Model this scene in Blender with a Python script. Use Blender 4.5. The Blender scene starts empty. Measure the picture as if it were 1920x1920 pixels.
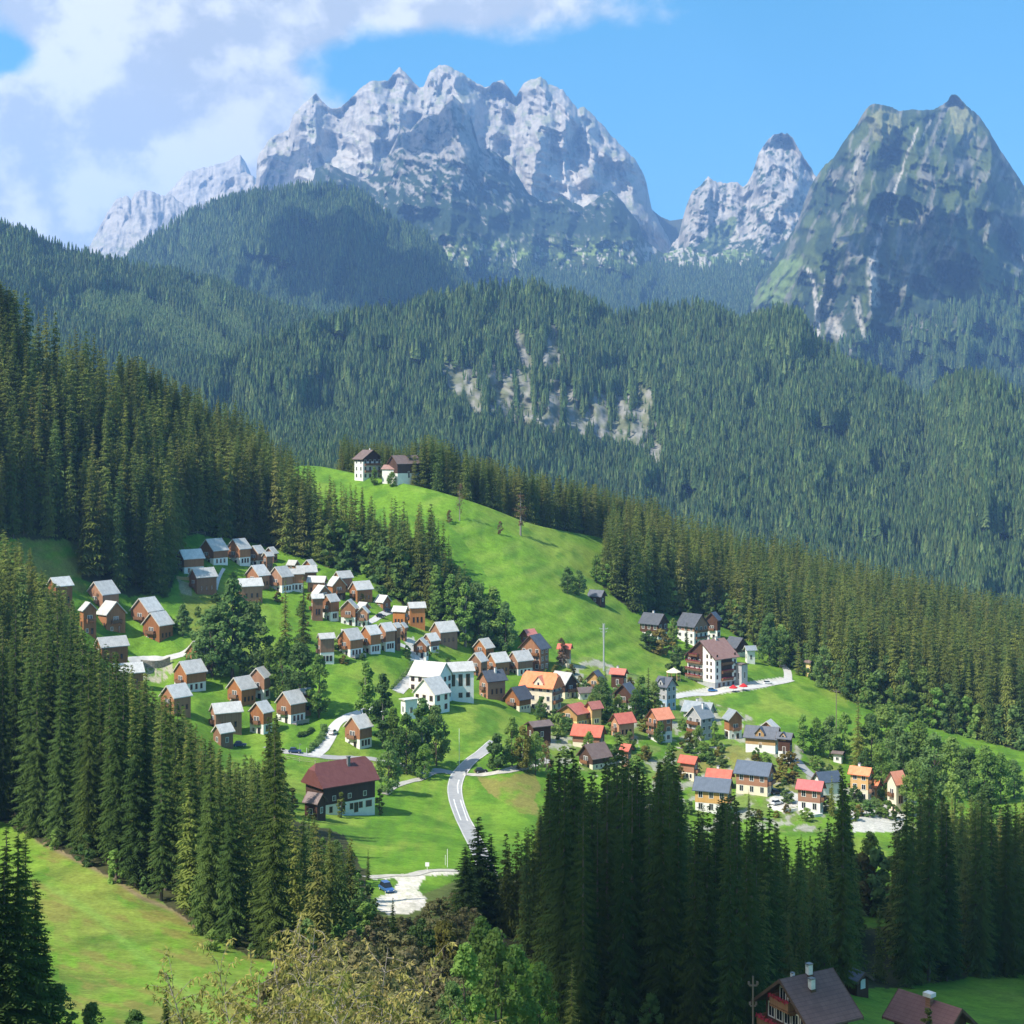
import bpy, bmesh, math, random
import numpy as np
from mathutils import Vector, Matrix

rad = math.radians
SC = bpy.context.scene
C = SC.collection
F = 3000.0          # focal length in photo pixels (1920 px wide photo)
HZ = 800.0          # photo row of the horizon
HAZE = 5.6e-5

# ------------------------------------------------------------------ camera
cam_d = bpy.data.cameras.new("camera")
cam_d.sensor_width = 36.0
cam_d.lens = F / 1920.0 * 36.0
cam_d.shift_y = -(960.0 - HZ) / 1920.0
cam_d.clip_start = 0.5
cam_d.clip_end = 60000.0
cam = bpy.data.objects.new("camera", cam_d)
cam.location = (0, 0, 0)
cam.rotation_euler = (rad(90), 0, 0)
C.objects.link(cam)
SC.camera = cam

# ------------------------------------------------------------------ sun, sky, exposure
SUN_EL = 50.0
sh = Vector((-0.82, -0.57)).normalized()
SUN = Vector((sh.x * math.cos(rad(SUN_EL)), sh.y * math.cos(rad(SUN_EL)), math.sin(rad(SUN_EL))))
sun_d = bpy.data.lights.new("sun", 'SUN')
sun_d.energy = 5.0
sun_d.angle = rad(0.5)
sun_d.color = (1.0, 0.95, 0.86)
sun = bpy.data.objects.new("sun", sun_d)
sun.rotation_euler = SUN.to_track_quat('Z', 'Y').to_euler()
C.objects.link(sun)

SC.view_settings.view_transform = 'Standard'
SC.view_settings.look = 'None'
SC.view_settings.exposure = 0.66
SC.view_settings.gamma = 1.0
SC.cycles.use_denoising = True
SC.cycles.max_bounces = 5
SC.cycles.diffuse_bounces = 3
SC.cycles.glossy_bounces = 2
SC.cycles.transmission_bounces = 3
SC.cycles.transparent_max_bounces = 8
SC.cycles.volume_bounces = 1
SC.cycles.caustics_reflective = False
SC.cycles.caustics_refractive = False

class NT:
    """small node-tree helper"""
    def __init__(s, tree): s.t = tree; s.n = tree.nodes; s.l = tree.links
    def add(s, typ, **kw):
        n = s.n.new(typ)
        for k, v in kw.items():
            if k.startswith('_'): continue
            setattr(n, k, v)
        return n
    def set(s, n, **kw):
        for k, v in kw.items():
            n.inputs[k.replace('_', ' ')].default_value = v
    def link(s, a, b): s.l.new(a, b)
    def math(s, op, a, b=None, c=None, clamp=False):
        n = s.n.new('ShaderNodeMath'); n.operation = op; n.use_clamp = clamp
        for i, x in enumerate((a, b, c)):
            if x is None: continue
            if isinstance(x, (int, float)): n.inputs[i].default_value = x
            else: s.l.new(x, n.inputs[i])
        return n.outputs[0]
    def mix(s, fac, a, b, blend='MIX'):
        n = s.n.new('ShaderNodeMix'); n.data_type = 'RGBA'; n.blend_type = blend
        for i, x in ((0, fac), (6, a), (7, b)):
            if isinstance(x, (int, float)): n.inputs[i].default_value = x
            elif isinstance(x, (tuple, list)): n.inputs[i].default_value = (*x[:3], 1)
            else: s.l.new(x, n.inputs[i])
        return n.outputs[2]
    def noise(s, vec, scale, detail=4, rough=0.55, dist=0.0):
        n = s.n.new('ShaderNodeTexNoise'); n.inputs['Scale'].default_value = scale
        n.inputs['Detail'].default_value = detail; n.inputs['Roughness'].default_value = rough
        n.inputs['Distortion'].default_value = dist
        if vec is not None: s.l.new(vec, n.inputs['Vector'])
        return n.outputs['Fac']
    def ramp(s, fac, stops):
        n = s.n.new('ShaderNodeValToRGB')
        while len(n.color_ramp.elements) < len(stops): n.color_ramp.elements.new(0.5)
        for e, (p, c) in zip(n.color_ramp.elements, stops):
            e.position = p; e.color = (*c, 1) if len(c) == 3 else c
        s.l.new(fac, n.inputs[0]); return n.outputs[0]
    def maprange(s, v, a, b, c=0.0, d=1.0, smooth=True):
        n = s.n.new('ShaderNodeMapRange')
        n.interpolation_type = 'SMOOTHSTEP' if smooth else 'LINEAR'
        n.inputs[1].default_value = a; n.inputs[2].default_value = b
        n.inputs[3].default_value = c; n.inputs[4].default_value = d
        s.l.new(v, n.inputs[0]); return n.outputs[0]

def build_world():
    w = bpy.data.worlds.new("World"); SC.world = w; w.use_nodes = True
    t = NT(w.node_tree); t.n.clear()
    out = t.add('ShaderNodeOutputWorld')
    tc = t.add('ShaderNodeTexCoord')
    d = tc.outputs['Generated']
    sep = t.add('ShaderNodeSeparateXYZ'); t.link(d, sep.inputs[0])
    x, y, z = sep.outputs
    # sky: the thin mountain air keeps its blue down low, so the lookup sits a little higher
    zz = t.math('MULTIPLY_ADD', z, 1.4, 0.16)
    cmb = t.add('ShaderNodeCombineXYZ'); t.link(x, cmb.inputs[0]); t.link(y, cmb.inputs[1]); t.link(zz, cmb.inputs[2])
    nrm = t.add('ShaderNodeVectorMath', operation='NORMALIZE'); t.link(cmb.outputs[0], nrm.inputs[0])
    sky = t.add('ShaderNodeTexSky'); sky.sky_type = 'NISHITA'; sky.sun_disc = False
    sky.sun_elevation = rad(SUN_EL); sky.sun_rotation = math.atan2(SUN.x, SUN.y)
    sky.altitude = 1200; sky.air_density = 1.0; sky.dust_density = 0.4; sky.ozone_density = 1.5
    t.link(nrm.outputs[0], sky.inputs[0])
    hs = t.add('ShaderNodeHueSaturation'); hs.inputs['Saturation'].default_value = 1.3
    hs.inputs['Hue'].default_value = 0.472; hs.inputs['Value'].default_value = 1.18
    t.link(sky.outputs[0], hs.inputs['Color'])
    bg = t.add('ShaderNodeBackground'); bg.inputs[1].default_value = 0.15
    t.link(hs.outputs[0], bg.inputs[0])
    # clouds, laid out by sky direction
    ys = t.math('MAXIMUM', y, 0.05)
    a = t.math('DIVIDE', x, ys); b = t.math('DIVIDE', z, ys)     # tangent of bearing / elevation
    v = t.add('ShaderNodeCombineXYZ'); t.link(a, v.inputs[0]); t.link(t.math('MULTIPLY', b, 1.15), v.inputs[1])
    t.link(t.math('MULTIPLY', y, 0.3), v.inputs[2])
    vec = v.outputs[0]
    n1 = t.noise(vec, 6.5, 9, 0.56, 0.15)
    n2 = t.noise(vec, 17.0, 7, 0.6, 0.1)
    shape = t.math('MULTIPLY_ADD', n2, 0.42, t.math('MULTIPLY', n1, 0.78))
    # cumulus bank to the left (bearing below about -4 degrees), thinning towards the right
    left = t.maprange(a, -0.175, -0.075, 0.36, -0.20)
    gapy = t.math('MULTIPLY', t.maprange(a, -0.33, -0.27, 1.0, 0.0), t.maprange(b, 0.205, 0.235, 0.0, -0.6))
    top = t.math('MULTIPLY', t.maprange(b, 0.222, 0.262, 0.0, 0.40), t.maprange(a, 0.16, -0.02, 0.0, 1.0))
    low = t.maprange(b, 0.0, 0.11, 0.10, 0.0)
    cov = t.math('ADD', shape, t.math('ADD', t.math('ADD', left, top), t.math('ADD', gapy, t.math('MULTIPLY', low, t.maprange(a, -0.1, -0.2, 0.0, 1.0)))))
    mask = t.maprange(cov, 0.55, 0.78)
    # lit and grey parts of the cloud bank: thick middles grey-blue, edges towards the sun white
    v2 = t.add('ShaderNodeVectorMath', operation='ADD'); v2.inputs[1].default_value = (-0.018, 0.016, 0)
    t.link(vec, v2.inputs[0])
    n3 = t.noise(v2.outputs[0], 6.5, 9, 0.56, 0.15)
    n4 = t.noise(v2.outputs[0], 17.0, 7, 0.6, 0.1)
    sh2 = t.math('MULTIPLY_ADD', n4, 0.42, t.math('MULTIPLY', n3, 0.78))
    dif = t.math('SUBTRACT', shape, sh2)
    lit = t.maprange(dif, -0.07, 0.075)
    ccol = t.mix(lit, (0.43, 0.46, 0.50), (0.73, 0.73, 0.71))
    cb = t.add('ShaderNodeBackground'); t.link(ccol, cb.inputs[0]); cb.inputs[1].default_value = 1.0
    ms = t.add('ShaderNodeMixShader')
    t.link(t.math('MULTIPLY', mask, 0.93), ms.inputs[0]); t.link(bg.outputs[0], ms.inputs[1]); t.link(cb.outputs[0], ms.inputs[2])
    t.link(ms.outputs[0], out.inputs[0])
build_world()

# ------------------------------------------------------------------ numbers
rng = np.random.default_rng(7)
random.seed(7)
def P(u, v, D):
    return Vector(((u - 960.0) / F * D, D, -(v - HZ) / F * D))
def lerp_poly(pts, q, k=1):
    pts = np.array(pts, float)
    return np.interp(q, pts[:, 0], pts[:, k])
_lat = {}
def vnoise(x, y, seed):
    if seed not in _lat: _lat[seed] = np.random.default_rng(seed).random((256, 256))
    L = _lat[seed]
    xi = np.floor(x).astype(int); yi = np.floor(y).astype(int)
    fx = x - xi; fy = y - yi
    fx = fx * fx * fx * (fx * (fx * 6 - 15) + 10); fy = fy * fy * fy * (fy * (fy * 6 - 15) + 10)
    x0 = xi % 256; x1 = (xi + 1) % 256; y0 = yi % 256; y1 = (yi + 1) % 256
    return (L[x0, y0] * (1 - fx) + L[x1, y0] * fx) * (1 - fy) + (L[x0, y1] * (1 - fx) + L[x1, y1] * fx) * fy
def fbm(x, y, o=5, seed=1, gain=0.5):
    s = 0; a = 1; n = 0
    for i in range(o):
        s = s + a * vnoise(x * 2 ** i + 13.7 * i, y * 2 ** i + 7.3 * i, seed + i); n += a; a *= gain
    return s / n                                    # 0..1
def crease(x, y, o=5, seed=1, gain=0.55):
    s = 0; a = 1; n = 0
    for i in range(o):
        s = s + a * (1 - np.abs(2 * vnoise(x * 2 ** i + 5.1 * i, y * 2 ** i + 9.2 * i, seed + i) - 1)); n += a; a *= gain
    return s / n
def ridged(x, y, o=5, seed=1, gain=0.55):
    s = 0; a = 1; n = 0
    for i in range(o):
        r = 1 - np.abs(2 * vnoise(x * 2 ** i + 5.1 * i, y * 2 ** i + 9.2 * i, seed + i) - 1)
        s = s + a * r * r; n += a; a *= gain
    return s / n
def inpoly(u, v, poly):
    u = np.asarray(u, float); v = np.asarray(v, float)
    c = np.zeros(u.shape, bool); j = len(poly) - 1
    for i in range(len(poly)):
        xi, yi = poly[i]; xj, yj = poly[j]
        if yi != yj:
            c ^= ((yi > v) != (yj > v)) & (u < (xj - xi) * (v - yi) / (yj - yi) + xi)
        j = i
    return c
def polydist(u, v, pts):
    """distance in px to a polyline (u,v arrays)"""
    best = np.full(np.shape(u), 1e9)
    for (x0, y0), (x1, y1) in zip(pts[:-1], pts[1:]):
        dx, dy = x1 - x0, y1 - y0; L = dx * dx + dy * dy + 1e-9
        k = np.clip(((u - x0) * dx + (v - y0) * dy) / L, 0, 1)
        best = np.minimum(best, np.hypot(u - x0 - k * dx, v - y0 - k * dy))
    return best
def sstep(x, a, b):
    k = np.clip((x - a) / (b - a), 0, 1); return k * k * (3 - 2 * k)
def mixc(a, b, k):
    return a * (1 - k[..., None]) + np.asarray(b, float) * k[..., None]

def tag(o, label=None, cat=None, group=None, kind=None):
    if label: o['label'] = label
    if cat: o['category'] = cat
    if group: o['group'] = group
    if kind: o['kind'] = kind
    return o
def np_mesh(name, V, faces, mat=None, smooth=False, col=None):
    """mesh from arrays; faces (n,3) or (n,4)"""
    me = bpy.data.meshes.new(name)
    V = np.asarray(V, np.float32); faces = np.asarray(faces, np.int32)
    k = faces.shape[1]
    me.vertices.add(len(V)); me.vertices.foreach_set('co', V.ravel())
    me.loops.add(faces.size); me.loops.foreach_set('vertex_index', faces.ravel())
    me.polygons.add(len(faces))
    me.polygons.foreach_set('loop_start', np.arange(0, faces.size, k, dtype=np.int32))
    if smooth: me.polygons.foreach_set('use_smooth', np.ones(len(faces), bool))
    if col is not None:
        at = me.attributes.new('albedo', 'FLOAT_COLOR', 'POINT')
        c4 = np.ones((len(V), 4), np.float32); c4[:, :3] = col.reshape(-1, 3)
        at.data.foreach_set('color', c4.ravel())
    if mat: me.materials.append(mat)
    me.update(calc_edges=True)
    return me
def grid_faces(nr, nc):
    i = np.arange(nr * nc).reshape(nr, nc)
    return np.stack([i[:-1, :-1], i[1:, :-1], i[1:, 1:], i[:-1, 1:]], -1).reshape(-1, 4)
def link(name, me, parent=None):
    o = bpy.data.objects.new(name, me); C.objects.link(o)
    if parent: o.parent = parent
    return o

# ------------------------------------------------------------------ materials
MATS = {}
def bsdf(name, col, rough=0.8, spec=0.25):
    m = bpy.data.materials.new(name); m.use_nodes = True
    t = NT(m.node_tree); p = t.n['Principled BSDF']
    p.inputs['Base Color'].default_value = (*col, 1)
    p.inputs['Roughness'].default_value = rough
    p.inputs['Specular IOR Level'].default_value = spec
    MATS[name] = m
    return m, t, p
def mat_noise(name, c1, c2, scale=2.0, rough=0.8, spec=0.2, stretch=(1, 1, 1), bump=0.0, detail=4):
    m, t, p = bsdf(name, c1, rough, spec)
    tc = t.add('ShaderNodeTexCoord'); mp = t.add('ShaderNodeMapping'); mp.inputs['Scale'].default_value = stretch
    t.link(tc.outputs['Object'], mp.inputs[0])
    n = t.noise(mp.outputs[0], scale, detail, 0.6)
    k = t.maprange(n, 0.3, 0.7)
    t.link(t.mix(k, c1, c2), p.inputs['Base Color'])
    if bump:
        b = t.add('ShaderNodeBump'); b.inputs['Strength'].default_value = bump; b.inputs['Distance'].default_value = 0.1
        t.link(n, b.inputs['Height']); t.link(b.outputs[0], p.inputs['Normal'])
    return m
def tone(t, col, base, span):
    """each building has weathered a little differently"""
    oi = t.add('ShaderNodeObjectInfo'); hs = t.add('ShaderNodeHueSaturation'); t.link(col, hs.inputs['Color'])
    t.link(t.math('MULTIPLY_ADD', oi.outputs['Random'], span, base), hs.inputs['Value'])
    t.link(t.math('MULTIPLY_ADD', t.math('FRACT', t.math('MULTIPLY', oi.outputs['Random'], 13.7)), 0.25, 0.8), hs.inputs['Saturation'])
    return hs.outputs[0]
def mat_boards(name, c1, c2, pitch=4.0, vertical=True, rough=0.75):
    """timber boards: dark joints every 1/pitch m, colour varying from board to board"""
    m, t, p = bsdf(name, c1, rough, 0.2)
    tc = t.add('ShaderNodeTexCoord'); sp = t.add('ShaderNodeSeparateXYZ'); t.link(tc.outputs['Object'], sp.inputs[0])
    if vertical: q = t.math('ADD', sp.outputs[0], sp.outputs[1])
    else: q = sp.outputs[2]
    q = t.math('MULTIPLY', q, pitch)
    cell = t.math('FLOOR', q); fr = t.math('FRACT', q)
    wn = t.add('ShaderNodeTexWhiteNoise'); wn.noise_dimensions = '1D'; t.link(cell, wn.inputs['W'])
    n = t.noise(tc.outputs['Object'], 1.2, 4, 0.6)
    k = t.math('ADD', t.math('MULTIPLY', wn.outputs['Value'], 0.55), t.math('MULTIPLY', n, 0.5))
    col = t.mix(k, c1, c2)
    j = t.math('MULTIPLY', t.math('LESS_THAN', fr, 0.14), 0.6)
    col = t.mix(j, col, tuple(x * 0.3 for x in c1))
    t.link(tone(t, col, 0.70, 0.42), p.inputs['Base Color'])
    return m
def mat_roof(name, c1, c2, pitch=2.2, rough=0.6, spec=0.3):
    """roof covering with courses down the slope and weathered patches"""
    m, t, p = bsdf(name, c1, rough, spec)
    tc = t.add('ShaderNodeTexCoord'); sp = t.add('ShaderNodeSeparateXYZ'); t.link(tc.outputs['Object'], sp.inputs[0])
    q = t.math('FRACT', t.math('MULTIPLY', sp.outputs[2], pitch))
    q2 = t.math('FRACT', t.math('MULTIPLY', sp.outputs[1], 1.3))
    n = t.noise(tc.outputs['Object'], 0.7, 5, 0.65)
    col = t.mix(t.maprange(n, 0.3, 0.7), c1, c2)
    col = t.mix(t.math('MULTIPLY', t.math('LESS_THAN', q, 0.16), 0.35), col, tuple(x * 0.4 for x in c1))
    col = t.mix(t.math('MULTIPLY', t.math('LESS_THAN', q2, 0.1), 0.25), col, tuple(x * 0.5 for x in c1))
    t.link(tone(t, col, 0.80, 0.32), p.inputs['Base Color'])
    return m
def mat_foliage(name, c1, c2, c3, transl=0.25, scale=0.35, vtint=False):
    """leaves: tone differs from plant to plant and from clump to clump"""
    m = bpy.data.materials.new(name); m.use_nodes = True
    t = NT(m.node_tree); t.n.clear()
    out = t.add('ShaderNodeOutputMaterial')
    oi = t.add('ShaderNodeObjectInfo'); tc = t.add('ShaderNodeTexCoord')
    n = t.noise(tc.outputs['Object'], scale, 3, 0.6)
    r = oi.outputs['Random']
    col = t.mix(t.maprange(n, 0.32, 0.68), c1, c2)
    col = t.mix(t.math('MULTIPLY', t.math('POWER', r, 1.6), 0.85), col, c3)
    hs = t.add('ShaderNodeHueSaturation'); t.link(col, hs.inputs['Color'])
    r2 = t.math('FRACT', t.math('MULTIPLY', r, 17.31))
    t.link(t.math('MULTIPLY_ADD', r2, 0.6, 0.7), hs.inputs['Value'])
    d = t.add('ShaderNodeBsdfDiffuse'); t.link(hs.outputs[0], d.inputs[0])
    tr = t.add('ShaderNodeBsdfTranslucent'); t.link(hs.outputs[0], tr.inputs[0])
    ms = t.add('ShaderNodeMixShader'); ms.inputs[0].default_value = transl
    t.link(d.outputs[0], ms.inputs[1]); t.link(tr.outputs[0], ms.inputs[2])
    t.link(ms.outputs[0], out.inputs[0])
    MATS[name] = m
    return m
def mat_albedo(name, fine=((0.02, 0.25), (0.2, 0.2)), bump=0.3, bump_scale=0.05, rough=0.95, tint=None):
    """ground colour stored on the mesh, broken up by fine world-space grain"""
    m, t, p = bsdf(name, (0.2, 0.2, 0.2), rough, 0.1)
    at = t.add('ShaderNodeAttribute'); at.attribute_name = 'albedo'
    g = t.add('ShaderNodeNewGeometry')
    col = at.outputs['Color']; last = None
    for sc_, am in fine:
        n = t.noise(g.outputs['Position'], sc_, 5, 0.65); last = n
        k = t.math('MULTIPLY_ADD', t.math('SUBTRACT', n, 0.5), am * 4, 1.0)
        cc = t.add('ShaderNodeCombineXYZ')
        for i in range(3): t.link(k, cc.inputs[i])
        col = t.mix(1.0, col, cc.outputs[0], 'MULTIPLY')
    t.link(col, p.inputs['Base Color'])
    if bump:
        b = t.add('ShaderNodeBump'); b.inputs['Strength'].default_value = bump
        b.inputs['Distance'].default_value = 1.0 / bump_scale * 0.15
        t.link(t.noise(g.outputs['Position'], bump_scale, 6, 0.7), b.inputs['Height']); t.link(b.outputs[0], p.inputs['Normal'])
    return m

# ================================================================== NEAR TERRAIN
CREST = [(-320,600,700),(0,690,700),(200,790,760),(400,860,860),(500,882,930),(580,870,960),(640,882,950),(700,895,900),
 (800,915,880),(900,945,880),(1000,985,900),(1150,1012,960),(1300,1060,1040),(1500,1110,1080),(1700,1160,1060),(1920,1210,1020),(2260,1290,980)]
CTRL = [(700,960,860),(860,960,850),(850,1050,810),(950,1080,800),(1000,1040,840),(1100,1080,860),(950,1180,740),(1050,1180,760),
(1150,1200,780),(1100,1120,820),(340,1060,690),(430,1040,720),(450,1100,690),(560,1090,720),(650,1080,740),(700,1000,800),(600,960,830),
(650,1140,700),(780,1160,720),(850,1100,770),(880,1200,730),(100,1020,630),(100,1130,600),(200,1150,620),(300,1190,620),(330,1130,650),
(210,1240,590),(280,1270,590),(250,1300,570),(350,1290,580),(400,1250,600),(480,1190,640),(460,1310,580),(610,1240,630),(700,1240,640),
(440,1370,550),(550,1350,570),(500,1370,555),(660,1350,570),(670,1400,545),(420,1410,530),(560,1420,520),(750,1240,650),(700,1300,600),
(910,1270,690),(980,1260,700),(940,1310,650),(900,1350,600),(1010,1250,715),(1060,1250,720),(820,1330,610),(780,1340,600),(880,1420,560),
(850,1500,505),(870,1560,460),(950,1440,540),(800,1440,540),(750,1460,520),(600,1520,460),(700,1530,460),(700,1600,400),(840,1640,360),
(760,1640,355),(700,1640,350),(720,1700,315),(790,1690,320),(1000,1460,540),(1000,1550,470),(1100,1470,560),(1100,1330,660),(1000,1340,650),
(1150,1390,610),(1250,1400,620),(1180,1300,700),(1250,1280,740),(1330,1290,750),(1440,1285,760),(1480,1270,790),(1230,1200,820),
(1330,1200,840),(1400,1230,820),(1300,1380,640),(1400,1400,630),(1350,1340,690),(1500,1340,700),(1600,1330,740),(1450,1430,600),
(1300,1460,590),(1400,1500,555),(1350,1540,530),(1450,1540,530),(1530,1530,540),(1600,1500,570),(1700,1540,550),(1550,1440,620),
(1600,1410,650),(1780,1380,720),(1920,1420,690),(1700,1350,740),(1880,1480,620),(1800,1560,540),(1200,1560,480),(1500,1600,470),
(1640,1650,430),(1800,1700,380),(1650,1750,350),(1200,1750,330),(1600,1890,220),(1650,1870,250),(1750,1850,270),(1850,1835,290),
(1920,1830,300),(1800,1900,235),(1920,1900,240),(1450,1900,215),(1300,1900,230),(1100,1900,230),(950,1850,240),(800,1800,240),
(800,1930,165),(700,1920,140),(450,1900,160),(300,1900,165),(100,1900,165),(0,1920,150),(80,1590,300),(0,1570,310),(200,1640,275),
(300,1700,255),(400,1770,225),(470,1840,195),(200,1760,225),(0,1300,430),(100,1400,400),(0,1450,370),(300,1450,400),(450,1550,380),
(250,1550,320),(500,1650,310),(600,1650,320),(400,1600,310),(600,1780,240),(0,1180,520),(-300,1500,340),(-300,1900,155),(-300,1150,520),
(-300,900,610),(0,850,660),(200,900,700),(2200,1500,620),(2200,1900,250),(2200,1700,380),(1920,1320,840),(1700,1260,880),(1500,1200,920),(1300,1110,930)]
V_END = 1960.0
U_G = np.arange(-320, 2262, 3.0); NC = len(U_G); NR = 380
VC = lerp_poly(CREST, U_G); VC = np.convolve(np.pad(VC, 12, 'edge'), np.ones(25) / 25, 'valid')
_pts = np.array([(u, v, D) for u, v, D in CREST] + CTRL, float)
def _tps(r): return r * r * np.log(r + 1e-9)
_X = _pts[:, :2] / 1000; _y = np.log(_pts[:, 2])
_n = len(_X); _A = np.zeros((_n + 3, _n + 3))
_A[:_n, :_n] = _tps(np.hypot(_X[:, None, 0] - _X[None, :, 0], _X[:, None, 1] - _X[None, :, 1])) + 0.003 * np.eye(_n)
_A[:_n, _n] = 1; _A[:_n, _n + 1] = _X[:, 0]; _A[:_n, _n + 2] = _X[:, 1]; _A[_n:, :_n] = _A[:_n, _n:].T
_w = np.linalg.solve(_A, np.concatenate([_y, [0, 0, 0]]))
T_G = np.linspace(0, 1, NR)
Ugrid = np.broadcast_to(U_G[None, :], (NR, NC)); Vgrid = VC[None, :] + (V_END - VC[None, :]) * T_G[:, None]
Dg = np.zeros((NR, NC))
for r in range(NR):
    q = np.stack([Ugrid[r], Vgrid[r]], 1) / 1000
    K = _tps(np.hypot(q[:, None, 0] - _X[None, :, 0], q[:, None, 1] - _X[None, :, 1]))
    Dg[r] = np.exp(K @ _w[:_n] + _w[_n] + q @ _w[_n + 1:])
Dg *= 1 + 0.010 * (fbm(Ugrid / 60, Vgrid / 34, 4, 40) - 0.5)
Dg = Dg[::-1]
for r in range(1, NR): Dg[r] = np.maximum(Dg[r], Dg[r - 1] + 0.18)
Dg = Dg[::-1]
def ground_D(u, v):
    u = np.asarray(u, float); v = np.asarray(v, float)
    fc = np.clip((u - U_G[0]) / 3.0, 0, NC - 1.001); c = fc.astype(int); fc = fc - c
    def col(cc):
        t = np.clip((v - VC[cc]) / (V_END - VC[cc]), 0, 1) * (NR - 1)
        r = np.minimum(t.astype(int), NR - 2); k = t - r
        return Dg[r, cc] * (1 - k) + Dg[r + 1, cc] * k
    return col(c) * (1 - fc) + col(c + 1) * fc
def gp(u, v):
    D = float(ground_D(u, v)); return P(u, v, D)
def ground_z(x, y):
    """height of the near terrain under a world point"""
    u = 960 + F * x / y
    fc = min(max((u - U_G[0]) / 3.0, 0), NC - 1.001); c = int(fc); k = fc - c
    z = []
    for cc in (c, c + 1):
        dcol = Dg[::-1, cc]; vcol = (VC[cc] + (V_END - VC[cc]) * T_G)[::-1]
        v = np.interp(y, dcol, vcol); z.append(-(v - HZ) / F * y)
    return z[0] * (1 - k) + z[1] * k

# forest floors (photo pixel outlines of where the trees root)
F_LEFT = [(-320,600),(0,690),(200,790),(400,858),(500,885),(545,950),(600,1000),(700,1035),(800,1050),(850,1115),(900,1185),(955,1212),
 (900,1212),(860,1190),(800,1155),(720,1112),(690,1078),(600,1058),(520,1032),(440,1012),(335,1000),(328,1040),(322,1112),(240,1118),(160,1090),(150,1012),(20,1012),(-320,1012)]
F_ROW = [(-60,1560),(0,1540),(80,1578),(180,1628),(310,1694),(400,1760),(470,1792),(560,1810),(690,1795),(698,1700),(690,1640),(640,1560),(560,1540),(500,1490),(400,1440),(250,1400),(150,1330),(60,1230),(-100,1230)]
F_CEN = [(850,1720),(900,1650),(1000,1640),(1200,1650),(1500,1680),(1580,1740),(1680,1740),(1720,1650),(1950,1620),(2150,1600),(2150,1815),(1920,1822),(1800,1836),(1690,1852),(1620,1852),(1560,1850),(1430,1890),(1425,1958),(1070,1958),(1000,1800),(905,1765),(850,1745)]
F_LOW = [(-120,1128),(60,1142),(140,1195),(165,1290),(60,1330),(-120,1330)]
F_RIGHT = [(1150,1012),(1300,1060),(1500,1110),(1700,1160),(1920,1210),(2260,1290),(2260,1480),(1920,1408),(1780,1372),(1700,1345),(1615,1322),(1560,1295),(1480,1245),(1420,1212),(1360,1175),(1250,1148),(1190,1150),(1130,1100),(1140,1040)]
LOT = [(702,1690),(712,1680),(735,1672),(748,1655),(742,1646),(700,1650),(690,1643),(760,1640),(800,1632),(858,1632),(858,1640),(800,1643),(786,1660),(784,1672),(800,1684),(795,1700),(770,1712),(742,1716),(722,1712),(708,1705)]

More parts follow.
